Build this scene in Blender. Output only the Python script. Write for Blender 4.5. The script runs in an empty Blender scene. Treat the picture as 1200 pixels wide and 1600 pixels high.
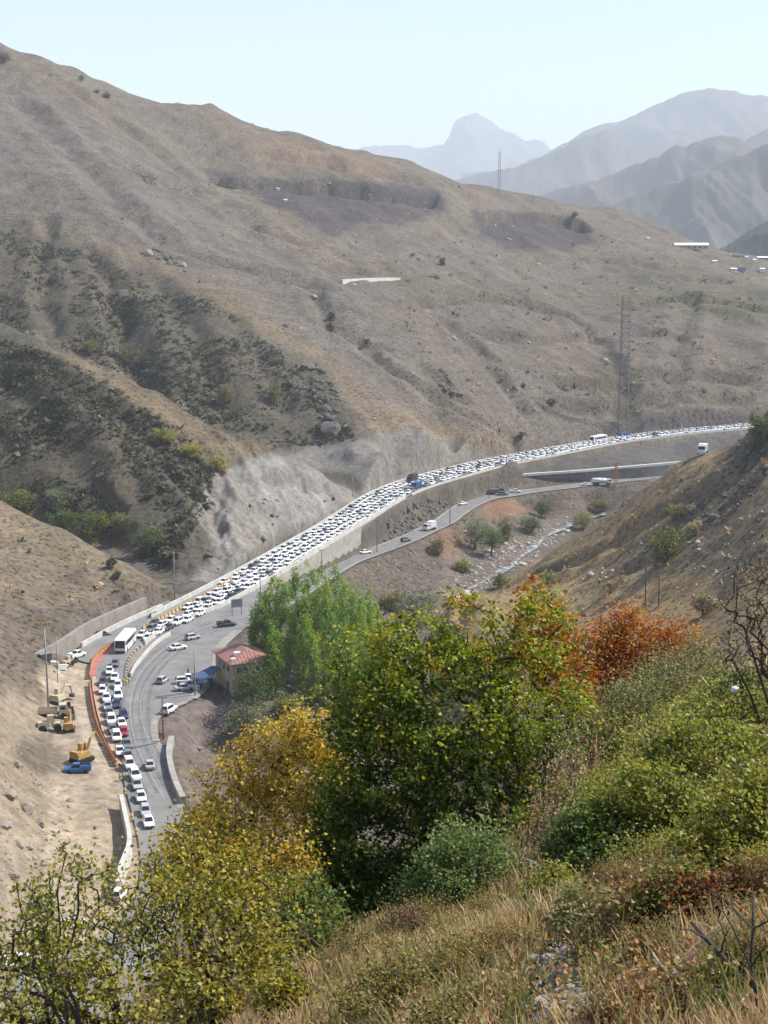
import bpy, bmesh, math, random, time
import numpy as np
from mathutils import Vector, Matrix
T0 = time.time()
random.seed(7)
RNG = np.random.default_rng(7)
SC = bpy.context.scene
COL = SC.collection

# ------------------------------------------------------------------ camera, sky, sun, exposure
CAM_Z = 90.0
PITCH = math.atan(400 / 2400)
cam = bpy.data.cameras.new('camera')
cam_o = bpy.data.objects.new('camera', cam)
COL.objects.link(cam_o)
cam.sensor_fit = 'VERTICAL'
cam.sensor_height = 36.0
cam.sensor_width = 27.0
cam.lens = 36.0 * 2400 / 1600
cam.clip_start = 0.3
cam.clip_end = 60000
cam_o.location = (0, 0, CAM_Z)
cam_o.rotation_euler = (math.pi / 2 - PITCH, 0, 0)
SC.camera = cam_o

SUN_EL, SUN_AZ = 48.0, 72.0           # azimuth clockwise from +Y (the view direction)
W = bpy.data.worlds.new('World')
SC.world = W
W.use_nodes = True
nt = W.node_tree
bg = nt.nodes['Background']
sky = nt.nodes.new('ShaderNodeTexSky')
sky.sky_type = 'NISHITA'
sky.sun_disc = False
sky.sun_elevation = math.radians(SUN_EL)
sky.sun_rotation = math.radians(SUN_AZ)
sky.air_density = 1.0
sky.dust_density = 2.0
sky.ozone_density = 1.6
sky.altitude = 1500
nt.links.new(sky.outputs[0], bg.inputs[0])
bg.inputs[1].default_value = 0.15
sd = bpy.data.lights.new('sun', 'SUN')
sd.energy = 5.0
sd.angle = math.radians(0.5)
sd.color = (1.0, 0.95, 0.87)
so = bpy.data.objects.new('sun', sd)
COL.objects.link(so)
_d = Vector((math.sin(math.radians(SUN_AZ)) * math.cos(math.radians(SUN_EL)),
             math.cos(math.radians(SUN_AZ)) * math.cos(math.radians(SUN_EL)),
             math.sin(math.radians(SUN_EL))))
so.rotation_euler = _d.to_track_quat('Z', 'Y').to_euler()
so.location = (0, 0, 200)
SC.view_settings.view_transform = 'Standard'
SC.view_settings.look = 'None'
SC.view_settings.gamma = 1
SC.view_settings.use_curve_mapping = False
SC.view_settings.exposure = 0.62
SC.cycles.max_bounces = 6
SC.cycles.diffuse_bounces = 3
SC.cycles.glossy_bounces = 2
SC.cycles.transmission_bounces = 3
SC.cycles.volume_bounces = 1
SC.cycles.transparent_max_bounces = 6

# ------------------------------------------------------------------ helpers
def dirv(u, v):
    a = (u - 600) / 2400.0
    b = (800 - v) / 2400.0
    return a, math.cos(PITCH) + b * math.sin(PITCH), -math.sin(PITCH) + b * math.cos(PITCH)

def PD(u, v, D):
    """world point seen at (u,v) at ground distance y = D"""
    a, dy, dz = dirv(u, v)
    k = D / dy
    return (a * k, D, CAM_Z + dz * k)

def PZ(u, v, z):
    """world point seen at (u,v) at height z"""
    a, dy, dz = dirv(u, v)
    k = (z - CAM_Z) / dz
    return (a * k, dy * k, z)

def proj(x, y, z):
    cp, sp = math.cos(PITCH), math.sin(PITCH)
    zz = z - CAM_Z
    dep = y * cp - zz * sp
    up = y * sp + zz * cp
    return 600 + 2400 * x / dep, 800 - 2400 * up / dep

def tag(o, label=None, cat=None, group=None, kind=None):
    if label: o['label'] = label
    if cat: o['category'] = cat
    if group: o['group'] = group
    if kind: o['kind'] = kind
    return o

def link(name, me, mats, parent=None, smooth=False):
    for m in (mats if isinstance(mats, (list, tuple)) else [mats]):
        me.materials.append(m)
    if smooth:
        me.polygons.foreach_set('use_smooth', np.ones(len(me.polygons), dtype=bool))
    o = bpy.data.objects.new(name, me)
    COL.objects.link(o)
    if parent: o.parent = parent
    return o

def empty(name, loc, rz=0, label=None, cat=None, group=None):
    o = bpy.data.objects.new(name, None)
    COL.objects.link(o)
    o.location = loc
    o.rotation_euler = (0, 0, rz)
    o.empty_display_size = 0.2
    return tag(o, label, cat, group)

class MB:
    """collects simple shapes, then makes one mesh object of them"""
    def __init__(s):
        s.v = []; s.f = []; s.m = []
    def add(s, verts, faces, mi=0):
        n = len(s.v)
        s.v += [tuple(p) for p in verts]
        s.f += [tuple(i + n for i in f) for f in faces]
        s.m += [mi] * len(faces)
        return s
    def box(s, c, d, mi=0, rz=0.0, taper=1.0, M=None):
        x, y, z = d[0] / 2, d[1] / 2, d[2] / 2
        vs = []
        for k, t in ((-1, 1.0), (1, taper)):
            for sx, sy in ((-1, -1), (1, -1), (1, 1), (-1, 1)):
                vs.append(Vector((sx * x * t, sy * y * t, k * z)))
        if M is None:
            M = Matrix.Rotation(rz, 3, 'Z')
        vs = [M @ p + Vector(c) for p in vs]
        return s.add(vs, [(3, 2, 1, 0), (4, 5, 6, 7), (0, 1, 5, 4), (1, 2, 6, 5), (2, 3, 7, 6), (3, 0, 4, 7)], mi)
    def tube(s, pts, rad, n=6, mi=0, cap=True):
        pts = [Vector(p) for p in pts]
        rs = rad if isinstance(rad, (list, tuple)) else [rad] * len(pts)
        vs = []; fs = []
        prev = None
        for i, p in enumerate(pts):
            t = (pts[min(i + 1, len(pts) - 1)] - pts[max(i - 1, 0)])
            if t.length < 1e-6: t = Vector((0, 0, 1))
            t.normalize()
            if prev is None:
                ref = Vector((0, 0, 1)) if abs(t.z) < 0.9 else Vector((1, 0, 0))
                a = t.cross(ref).normalized()
            else:
                a = (prev - t * prev.dot(t))
                a = a.normalized() if a.length > 1e-6 else t.orthogonal().normalized()
            prev = a
            b = t.cross(a)
            for k in range(n):
                q = 2 * math.pi * k / n
                vs.append(p + (a * math.cos(q) + b * math.sin(q)) * rs[i])
        for i in range(len(pts) - 1):
            for k in range(n):
                k2 = (k + 1) % n
                fs.append((i * n + k, i * n + k2, (i + 1) * n + k2, (i + 1) * n + k))
        if cap:
            fs.append(tuple(range(n - 1, -1, -1)))
            fs.append(tuple((len(pts) - 1) * n + k for k in range(n)))
        return s.add(vs, fs, mi)
    def lathe(s, prof, c=(0, 0, 0), n=10, mi=0):
        vs = []; fs = []
        for r, z in prof:
            for k in range(n):
                q = 2 * math.pi * k / n
                vs.append((c[0] + r * math.cos(q), c[1] + r * math.sin(q), c[2] + z))
        for i in range(len(prof) - 1):
            for k in range(n):
                k2 = (k + 1) % n
                fs.append((i * n + k, i * n + k2, (i + 1) * n + k2, (i + 1) * n + k))
        fs.append(tuple(range(n - 1, -1, -1)))
        fs.append(tuple((len(prof) - 1) * n + k for k in range(n)))
        return s.add(vs, fs, mi)
    def prism(s, poly, axis_pts, mi=0):
        """poly: list of 3D points of one side, other = +axis vector"""
        n = len(poly)
        a = [Vector(p) for p in poly]
        b = [p + Vector(axis_pts) for p in a]
        fs = [tuple(range(n - 1, -1, -1)), tuple(n + i for i in range(n))]
        for i in range(n):
            j = (i + 1) % n
            fs.append((i, j, n + j, n + i))
        return s.add(a + b, fs, mi)
    def wheel(s, c, r, w, n=12, mi=0, axis='y'):
        vs = []
        for k2 in (-1, 1):
            for k in range(n):
                q = 2 * math.pi * k / n
                if axis == 'y':
                    vs.append((c[0] + r * math.cos(q), c[1] + k2 * w / 2, c[2] + r * math.sin(q)))
                else:
                    vs.append((c[0] + k2 * w / 2, c[1] + r * math.cos(q), c[2] + r * math.sin(q)))
        fs = [tuple(range(n)), tuple(range(2 * n - 1, n - 1, -1))]
        for k in range(n):
            j = (k + 1) % n
            fs.append((k, n + k, n + j, j))
        return s.add(vs, fs, mi)
    def mesh(s, name):
        me = bpy.data.meshes.new(name)
        me.from_pydata([tuple(p) for p in s.v], [], s.f)
        me.polygons.foreach_set('material_index', s.m)
        me.update()
        return me
    def build(s, name, mats, parent=None, smooth=False):
        return link(name, s.mesh(name), mats, parent, smooth)

def np_mesh(name, V, F, attr=None):
    """V (n,3), F (m,k) all the same k"""
    me = bpy.data.meshes.new(name)
    V = np.asarray(V, dtype=np.float32); F = np.asarray(F, dtype=np.int32)
    me.vertices.add(len(V)); me.vertices.foreach_set('co', V.ravel())
    k = F.shape[1]
    me.loops.add(F.size); me.loops.foreach_set('vertex_index', F.ravel())
    me.polygons.add(len(F))
    me.polygons.foreach_set('loop_start', np.arange(0, F.size, k, dtype=np.int32))
    me.polygons.foreach_set('loop_total', np.full(len(F), k, dtype=np.int32))
    if attr is not None:
        for an, (kind, data) in attr.items():
            a = me.attributes.new(an, kind, 'POINT')
            key = 'color' if 'COLOR' in kind else 'value'
            a.data.foreach_set(key, np.asarray(data, dtype=np.float32).ravel())
    me.update(calc_edges=True)
    return me

# ------------------------------------------------------------------ materials
def mat(name, color, rough=0.8, metal=0.0, var=0.12, scale=3.0, spec=0.3, bump=0.0, bscale=20.0, attr=None, detail=4):
    """principled material whose colour is broken up by object-space noise"""
    m = bpy.data.materials.new(name)
    m.use_nodes = True
    t = m.node_tree
    p = t.nodes['Principled BSDF']
    p.inputs['Roughness'].default_value = rough
    p.inputs['Metallic'].default_value = metal
    p.inputs['Specular IOR Level'].default_value = spec
    tc = t.nodes.new('ShaderNodeTexCoord')
    nz = t.nodes.new('ShaderNodeTexNoise')
    nz.inputs['Scale'].default_value = scale
    nz.inputs['Detail'].default_value = detail
    t.links.new(tc.outputs['Object'], nz.inputs['Vector'])
    mr = t.nodes.new('ShaderNodeMapRange')
    mr.inputs[1].default_value = 0.25; mr.inputs[2].default_value = 0.75
    mr.inputs[3].default_value = 1 - var; mr.inputs[4].default_value = 1 + var
    t.links.new(nz.outputs[0], mr.inputs[0])
    mx = t.nodes.new('ShaderNodeVectorMath'); mx.operation = 'SCALE'
    if attr:
        at = t.nodes.new('ShaderNodeAttribute'); at.attribute_name = attr
        t.links.new(at.outputs['Color'], mx.inputs[0])
    else:
        mx.inputs[0].default_value = color[:3]
    t.links.new(mr.outputs[0], mx.inputs['Scale'])
    t.links.new(mx.outputs[0], p.inputs['Base Color'])
    if bump:
        n2 = t.nodes.new('ShaderNodeTexNoise'); n2.inputs['Scale'].default_value = bscale; n2.inputs['Detail'].default_value = 5
        t.links.new(tc.outputs['Object'], n2.inputs['Vector'])
        bp = t.nodes.new('ShaderNodeBump'); bp.inputs['Distance'].default_value = bump; bp.inputs['Strength'].default_value = 1
        t.links.new(n2.outputs[0], bp.inputs['Height'])
        t.links.new(bp.outputs[0], p.inputs['Normal'])
    return m

# ------------------------------------------------------------------ noise
def _hash(ix, iy, seed):
    h = (ix.astype(np.int64) * 374761393 + iy.astype(np.int64) * 668265263 + seed * 974634777) & 0xffffffff
    h = ((h ^ (h >> 13)) * 1274126177) & 0xffffffff
    h = h ^ (h >> 16)
    return h
_G = np.array([[math.cos(a), math.sin(a)] for a in np.linspace(0, 2 * math.pi, 64, endpoint=False)], dtype=np.float32)
def pnoise(x, y, seed=0):
    x = np.asarray(x, dtype=np.float64); y = np.asarray(y, dtype=np.float64)
    ix = np.floor(x).astype(np.int64); iy = np.floor(y).astype(np.int64)
    fx = (x - ix).astype(np.float32); fy = (y - iy).astype(np.float32)
    w = fx * fx * fx * (fx * (fx * 6 - 15) + 10); q = fy * fy * fy * (fy * (fy * 6 - 15) + 10)
    def g(dx, dy):
        k = _hash(ix + dx, iy + dy, seed) & 63
        v = _G[k]
        return v[..., 0] * (fx - dx) + v[..., 1] * (fy - dy)
    a = g(0, 0); b = g(1, 0); c = g(0, 1); d = g(1, 1)
    return 1.5 * ((a + (b - a) * w) + ((c + (d - c) * w) - (a + (b - a) * w)) * q)
def fbm(x, y, s, octv=4, seed=0, gain=0.5):
    o = 0; amp = 1; f = 1.0 / s
    for i in range(octv):
        o = o + amp * pnoise(x * f, y * f, seed + i * 17)
        amp *= gain; f *= 2.03
    return o
def ridged(x, y, s, octv=4, seed=0):
    o = 0; amp = 1; f = 1.0 / s
    for i in range(octv):
        o = o + amp * (1 - 2 * np.abs(pnoise(x * f, y * f, seed + i * 17)))
        amp *= 0.5; f *= 2.03
    return o
def sstep(a, b, x):
    t = np.clip((x - a) / (b - a), 0, 1)
    return t * t * (3 - 2 * t)
# ------------------------------------------------------------------ terrain layers
KL = 3.2
class Layer:
    def __init__(s, pts):
        """pts: ('D',u,v,D) | ('Z',u,v,z) | ('T',u,D,z)"""
        P = []
        for p in pts:
            if p[0] == 'D': x, y, z = PD(*p[1:])
            elif p[0] == 'Z': x, y, z = PZ(*p[1:])
            else:
                y = p[2]; x = (p[1] - 600) / 2400 * y; z = p[3]
            P.append((x / y * 6.0, math.log(y) * KL, z))
        P = np.array(P)
        s.c = P[:, :2]
        n = len(P)
        r = np.linalg.norm(s.c[:, None] - s.c[None], axis=2)
        A = np.zeros((n + 3, n + 3)); A[:n, :n] = s.k(r) + np.eye(n) * 1e-3
        A[:n, n] = 1; A[:n, n + 1:] = s.c; A[n, :n] = 1; A[n + 1:, :n] = s.c.T
        b = np.zeros(n + 3); b[:n] = P[:, 2]
        s.w = np.linalg.solve(A, b)
    def k(s, r):
        return -r + 0.0
    def __call__(s, x, y):
        a = x / y * 6.0; l = np.log(y) * KL
        o = s.w[-3] + s.w[-2] * a + s.w[-1] * l
        for i in range(len(s.c)):
            o = o + s.w[i] * s.k(np.sqrt((a - s.c[i, 0]) ** 2 + (l - s.c[i, 1]) ** 2))
        return o

ROAD_C = [(1330, 655), (1260, 660), (1200, 665), (1160, 668), (1100, 673), (1030, 680), (960, 689), (900, 700), (850, 709.5), (800, 719), (760, 727), (702, 742), (650, 757),
          (617, 770), (590, 784), (560, 803), (520, 828), (479, 852), (430, 881), (390, 904), (340, 931), (300, 952), (262, 974)]
ROAD_W = [12, 12, 12, 12, 12, 12, 12.5, 13, 13.5, 14, 14.5, 15.5, 15.5, 15, 14.5, 13.5, 12.5, 12.5, 12.5, 12.5, 12.5, 12.5, 12.5]
LOW_C = [(1330, 722, -9), (1200, 731, -9), (1110, 738, -9), (1040, 744, -9), (1000, 747, -9.2), (940, 754, -9.5), (880, 761, -9.7), (830, 767, -9.8), (790, 773, -9.8), (758, 778, -9.8),
         (735, 787, -9.7), (712, 801, -9.6), (695, 814, -9.5), (668, 827, -9.4), (634, 843, -9.2), (600, 856, -8.9), (565, 868, -8.4), (535, 879, -7.6), (500, 898, -5.6),
         (465, 918, -3.2), (430, 938, -1.2), (395, 955, -0.15), (350, 975, 0)]
LOW_W = [9, 9, 9, 9, 9, 9, 9, 9, 10, 10, 9.5, 9, 9, 8.5, 8.5, 8.5, 9, 10, 11, 12, 13, 14, 14]
SOUTH = [(262, 938), (200, 968), (127, 1008), (116, 1022), (124, 1032), (140, 1036), (144, 1052), (147, 1075), (153, 1105), (162, 1140), (176, 1170), (189, 1196), (197, 1235), (208, 1275), (216, 1310), (221, 1350), (214, 1400),
         (190, 1440), (130, 1480), (-20, 1540), (-20, 1640), (150, 1640), (260, 1500), (300, 1400), (290, 1300), (285, 1255), (270, 1205), (264, 1168), (247, 1160), (243, 1130), (256, 1112),
         (300, 1094), (328, 1070), (345, 1040), (352, 1010), (378, 985), (408, 962), (402, 924), (350, 936), (300, 945)]

def resample(P, W=None, step=4.0):
    P = np.array(P, dtype=float)
    # Catmull-Rom then even spacing
    Q = []; WW = []
    n = len(P)
    W = np.array(W if W is not None else [1] * n, dtype=float)
    for i in range(n - 1):
        p0, p1, p2, p3 = P[max(i - 1, 0)], P[i], P[i + 1], P[min(i + 2, n - 1)]
        for t in np.linspace(0, 1, 8, endpoint=False):
            Q.append(0.5 * ((2 * p1) + (-p0 + p2) * t + (2 * p0 - 5 * p1 + 4 * p2 - p3) * t * t + (-p0 + 3 * p1 - 3 * p2 + p3) * t ** 3))
            WW.append(W[i] + (W[i + 1] - W[i]) * t)
    Q.append(P[-1]); WW.append(W[-1])
    Q = np.array(Q); WW = np.array(WW)
    for _ in range(3):
        Q[1:-1] = (Q[:-2] + 2 * Q[1:-1] + Q[2:]) / 4
    s = np.r_[0, np.cumsum(np.linalg.norm(np.diff(Q[:, :2], axis=0), axis=1))]
    m = max(2, int(s[-1] / step))
    t = np.linspace(0, s[-1], m)
    R = np.stack([np.interp(t, s, Q[:, k]) for k in range(Q.shape[1])], axis=1)
    return R, np.interp(t, s, WW)

UP, UPW = resample([PZ(u, v, 0) for u, v in ROAD_C], ROAD_W, 4.0)
LO, LOW = resample([PZ(u, v, z) for u, v, z in LOW_C], LOW_W, 4.0)
SOUTH_XY = np.array([PZ(u, v, 0)[:2] for u, v in SOUTH])

def poly_dist(px, py, poly):
    """signed distance (positive inside) of points to a closed polygon"""
    inside = np.zeros(px.shape, bool); d = np.full(px.shape, 1e18)
    n = len(poly)
    for i in range(n):
        x1, y1 = poly[i]; x2, y2 = poly[(i + 1) % n]
        if y1 != y2:
            c = ((y1 > py) != (y2 > py)) & (px < (x2 - x1) * (py - y1) / (y2 - y1) + x1)
            inside ^= c
        ex, ey = x2 - x1, y2 - y1
        L = ex * ex + ey * ey + 1e-12
        t = np.clip(((px - x1) * ex + (py - y1) * ey) / L, 0, 1)
        d = np.minimum(d, (px - x1 - t * ex) ** 2 + (py - y1 - t * ey) ** 2)
    d = np.sqrt(d)
    return np.where(inside, d, -d)

def line_dist(px, py, L, W):
    """distance past the edge of a corridor, and its height there"""
    best = np.full(px.shape, 1e9); zz = np.zeros(px.shape)
    for i in range(len(L) - 1):
        x1, y1, z1 = L[i]; x2, y2, z2 = L[i + 1]
        ex, ey = x2 - x1, y2 - y1
        t = np.clip(((px - x1) * ex + (py - y1) * ey) / (ex * ex + ey * ey + 1e-9), 0, 1)
        d = np.sqrt((px - x1 - t * ex) ** 2 + (py - y1 - t * ey) ** 2) - (W[i] + (W[i + 1] - W[i]) * t) / 2
        m = d < best
        best = np.where(m, d, best); zz = np.where(m, z1 + (z2 - z1) * t, zz)
    return best, zz

# valley floor
PB = [('Z', 60, 1080, 0.5), ('Z', 120, 1100, 0.2), ('Z', 60, 1160, .6), ('Z', 120, 1250, 0), ('Z', 150, 1400, 0), ('Z', 100, 1600, 0), ('Z', 0, 1600, 0.5), ('Z', 300, 1600, -3),
      ('Z', 200, 1300, 0), ('Z', 240, 1200, 0), ('Z', 200, 1100, 0), ('Z', 300, 1000, 0), ('Z', 350, 970, 0), ('Z', 390, 1095, -0.3), ('Z', 320, 1060, 0), ('Z', 440, 1085, -1.5),
      ('Z', 127, 1005, 0), ('Z', 200, 965, 0), ('Z', 267, 935, 0), ('Z', 373, 888, 0), ('Z', 479, 826, 0), ('Z', 560, 774, 0), ('Z', 617, 752, 0), ('Z', 702, 724, 0), ('Z', 801, 706, 0),
      ('Z', 900, 691, 0), ('Z', 1030, 673, 0), ('Z', 1160, 662, 0), ('Z', 1400, 650, 0),
      ('Z', 290, 1130, -1), ('Z', 300, 1160, -4), ('Z', 330, 1170, -7), ('Z', 310, 1220, -8), ('Z', 330, 1260, -9), ('Z', 400, 1200, -9), ('Z', 400, 1400, -12), ('Z', 260, 1130, -0.3),
      ('Z', 275, 1180, -1), ('Z', 290, 1240, -2),
      ('Z', 470, 1060, -3), ('Z', 520, 1070, -7), ('Z', 560, 1060, -9), ('Z', 560, 1000, -11), ('Z', 560, 950, -12), ('Z', 540, 910, -9.5), ('Z', 600, 905, -12), ('Z', 640, 930, -17),
      ('Z', 600, 980, -14), ('Z', 640, 1050, -14), ('Z', 700, 870, -15.5), ('Z', 640, 875, -12), ('Z', 690, 900, -17), ('Z', 720, 890, -18.5),
      ('Z', 750, 912, -20), ('Z', 795, 885, -20), ('Z', 830, 850, -20), ('Z', 870, 826, -20), ('Z', 930, 800, -20), ('Z', 690, 950, -20), ('Z', 650, 985, -20), ('Z', 1100, 770, -21), ('Z', 1300, 760, -21),
      ('Z', 735, 820, -13), ('Z', 765, 845, -17.5), ('Z', 800, 800, -13), ('Z', 840, 800, -17.5), ('Z', 880, 780, -13.0), ('Z', 930, 775, -13.5), ('Z', 820, 840, -19),
      ('Z', 690, 850, -14), ('Z', 720, 850, -16),
      ('Z', 770, 746, -4.6), ('Z', 825, 741, -4.6), ('Z', 900, 736, -4.5), ('Z', 960, 731, -4.3), ('Z', 1030, 725, -4), ('Z', 1150, 715, -4),
      ('Z', 720, 762, -6), ('Z', 690, 780, -6), ('Z', 650, 800, -5.5), ('Z', 610, 822, -4.5), ('Z', 580, 845, -6.5), ('Z', 640, 825, -8.3), ('Z', 700, 790, -9)]
for u in (-600, -200, 200, 600, 1000, 1400, 1900):
    PB += [('T', u, 1000, -5), ('T', u, 2200, -60), ('T', u, 5000, -120), ('T', u, 16000, -150), ('T', u, 100, -20), ('T', u, 20, -40)]
PB += [('T', -600, 300, 0), ('T', 1900, 400, -10)]
# hill at the near left, with its eroded bank
P2 = [('Z', -600, 640, 70), ('D', -200, 700, 470), ('D', 0, 785, 430), ('D', 100, 830, 420), ('D', 200, 880, 410), ('D', 270, 917, 402),
      ('T', -200, 560, 10), ('T', 0, 490, 3), ('T', 100, 470, -3), ('T', 200, 450, -8), ('T', 280, 425, -8), ('T', 330, 400, -12), ('T', 330, 330, -12),
      ('Z', 0, 850, 15), ('Z', 0, 950, 9), ('Z', 0, 1000, 8), ('Z', 0, 1050, 7), ('Z', 100, 900, 8.2), ('Z', 200, 928, 4.2), ('Z', 100, 950, 5.5), ('Z', 150, 962, 4.2), ('Z', 60, 1020, 5), ('Z', 240, 938, 2.2),
      ('Z', 0, 1100, 8), ('Z', 0, 1200, 7.5), ('Z', 0, 1300, 6.5), ('Z', 0, 1400, 4), ('Z', 0, 1500, 1), ('Z', -20, 1600, -1), ('Z', 50, 1060, 3.8), ('Z', 60, 1110, 2.5), ('Z', 62, 1170, 2.2), ('Z', 80, 1180, 0),
      ('Z', 50, 1200, 3.5), ('Z', 85, 1240, 0.8), ('Z', 50, 1330, 2.4), ('Z', 110, 1300, 0), ('Z', 60, 1420, 0.8), ('Z', 100, 1090, -0.5), ('Z', 130, 1040, -1.5), ('Z', 150, 1200, -1.5), ('Z', 200, 970, -1.5), ('Z', 140, 1350, -1.5),
      ('Z', 250, 1100, -6), ('Z', 250, 1300, -6), ('Z', 280, 960, -6), ('Z', 120, 1550, -4), ('Z', -200, 1100, 26), ('Z', -200, 1400, 20), ('Z', -200, 850, 36), ('Z', -600, 1000, 60), ('Z', -600, 1400, 60),
      ('T', 600, 300, -60), ('T', 600, 450, -60), ('T', 1200, 400, -150), ('T', 0, 120, -25), ('T', 300, 100, -40), ('T', 0, 700, -30), ('T', 400, 700, -60)]
# spur with the big cut face
P3 = [('D', -600, 300, 720), ('D', -200, 420, 660), ('D', 0, 500, 620), ('D', 60, 528, 600), ('D', 130, 560, 575), ('D', 190, 592, 560), ('D', 240, 620, 547), ('D', 290, 655, 537), ('D', 330, 680, 530), ('D', 370, 690, 532),
      ('D', 400, 697, 535), ('D', 440, 712, 545), ('D', 500, 740, 556), ('D', 545, 764, 572),
      ('T', -200, 760, 70), ('T', 0, 690, 44), ('T', 130, 650, 26), ('T', 240, 620, 14), ('T', 330, 600, 8), ('T', 440, 605, 0), ('T', 500, 610, -4), ('T', 560, 600, -6), ('T', 600, 560, -12), ('T', 700, 600, -30),
      ('Z', 267, 936, -0.5), ('Z', 373, 890, 0), ('Z', 479, 829, 0), ('Z', 545, 788, -0.5), ('T', 0, 470, 3), ('T', 150, 455, -2), ('T', 250, 418, -4), ('T', -200, 540, 20), ('T', -600, 600, 60),
      ('D', 0, 640, 540), ('D', 0, 720, 500), ('D', 100, 700, 500), ('D', 200, 720, 490), ('D', 200, 800, 462), ('D', 300, 760, 487), ('D', 300, 850, 445), ('D', 400, 755, 508), ('D', 400, 820, 478),
      ('D', 480, 780, 520), ('D', 350, 800, 475), ('D', 270, 870, 432), ('D', 330, 880, 434), ('D', 430, 800, 494), ('D', 360, 730, 508), ('D', 450, 745, 530),
      ('T', 300, 380, -12), ('T', 500, 450, -12), ('T', 0, 400, -10), ('T', 600, 500, -25), ('T', 1200, 700, -200), ('T', 1200, 400, -200), ('T', 300, 800, -40), ('T', 0, 900, 0)]
# main mountain
P4 = [('Z', 540, 772, 0), ('Z', 617, 750, 0.5), ('Z', 702, 721, 1.5), ('Z', 801, 703, 2), ('Z', 900, 688, 2), ('Z', 1030, 669, 3), ('Z', 1160, 655, 4), ('Z', 1400, 645, 4),
      ('D', 900, 600, 800), ('D', 900, 500, 960), ('D', 900, 430, 1120), ('D', 900, 380, 1260),
      ('D', 1200, 640, 835), ('D', 1200, 560, 900), ('D', 1200, 480, 1050), ('D', 1200, 430, 1220), ('D', 1050, 620, 810), ('D', 1050, 520, 930), ('D', 1050, 430, 1150),
      ('D', 600, 640, 645), ('D', 600, 700, 607), ('D', 600, 740, 592), ('D', 480, 545, 695), ('D', 400, 485, 730), ('D', 330, 440, 765), ('D', 230, 400, 805), ('D', 140, 355, 830), ('D', 60, 320, 855), ('D', 0, 290, 880), ('D', -200, 180, 950), ('D', -600, -60, 1050),
      ('D', 0, 400, 790), ('D', 0, 450, 735), ('T', -200, 760, 68), ('T', 0, 690, 55), ('D', 200, 480, 725), ('D', 200, 570, 665), ('D', 100, 480, 710), ('D', 350, 560, 665), ('D', 350, 660, 625), ('D', 450, 650, 632), ('D', 450, 590, 662), ('D', 500, 700, 612), ('D', 550, 700, 605), ('D', 540, 620, 655),
      ('D', 660, 670, 640), ('D', 720, 680, 650), ('D', 650, 560, 735), ('D', 700, 640, 690), ('D', 790, 690, 668), ('D', 740, 620, 715), ('D', 560, 480, 800), ('D', 560, 540, 750), ('D', 400, 400, 880), ('D', 250, 300, 960), ('D', 100, 200, 1060), ('D', 0, 150, 1130),
      ('D', 800, 560, 800), ('D', 800, 480, 930), ('D', 700, 500, 850), ('D', 700, 430, 980), ('D', 800, 400, 1120), ('D', 600, 420, 930), ('D', 560, 385, 1010), ('D', 680, 385, 1060),
      ('D', 330, 275, 1130), ('D', 430, 290, 1130), ('D', 430, 330, 1010), ('D', 600, 300, 1160), ('D', 600, 355, 1050), ('D', 710, 315, 1220), ('D', 740, 335, 1230), ('D', 820, 332, 1290), ('D', 830, 390, 1160), ('D', 740, 380, 1130),
      ('D', 330, 262, 1160), ('D', 600, 285, 1210), ('D', 200, 180, 1180), ('D', 300, 210, 1200),
      ('D', -600, -150, 1350), ('D', -200, 0, 1280), ('D', 0, 68, 1250), ('D', 120, 104, 1270), ('D', 190, 137, 1280), ('D', 330, 160, 1300), ('D', 450, 203, 1320), ('D', 570, 232, 1350), ('D', 640, 255, 1380), ('D', 700, 284, 1400), ('D', 780, 304, 1430),
      ('D', 850, 319, 1450), ('D', 940, 334, 1480), ('D', 1000, 346, 1480), ('D', 1060, 367, 1450), ('D', 1130, 393, 1400), ('D', 1200, 405, 1380), ('D', 1400, 430, 1350), ('D', 1800, 440, 1350),
      ('T', -600, 1900, 200), ('T', 0, 1600, 150), ('T', 330, 1600, 90), ('T', 700, 1700, 40), ('T', 940, 1750, 0), ('T', 1200, 1700, -10), ('T', 1800, 1700, 0),
      ('T', 640, 560, -16), ('T', 700, 590, -22), ('T', 770, 620, -24), ('T', 830, 645, -24), ('T', 900, 690, -16), ('T', 1030, 740, -14), ('T', 760, 560, -30), ('T', 900, 600, -35),
      ('T', 0, 550, 5), ('T', 400, 530, -15), ('T', 600, 540, -15), ('T', 900, 660, -15), ('T', 1200, 760, -10), ('T', 900, 400, -60), ('T', 0, 300, -60), ('T', 300, 2400, -40), ('T', 1200, 2400, -80)]
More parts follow.
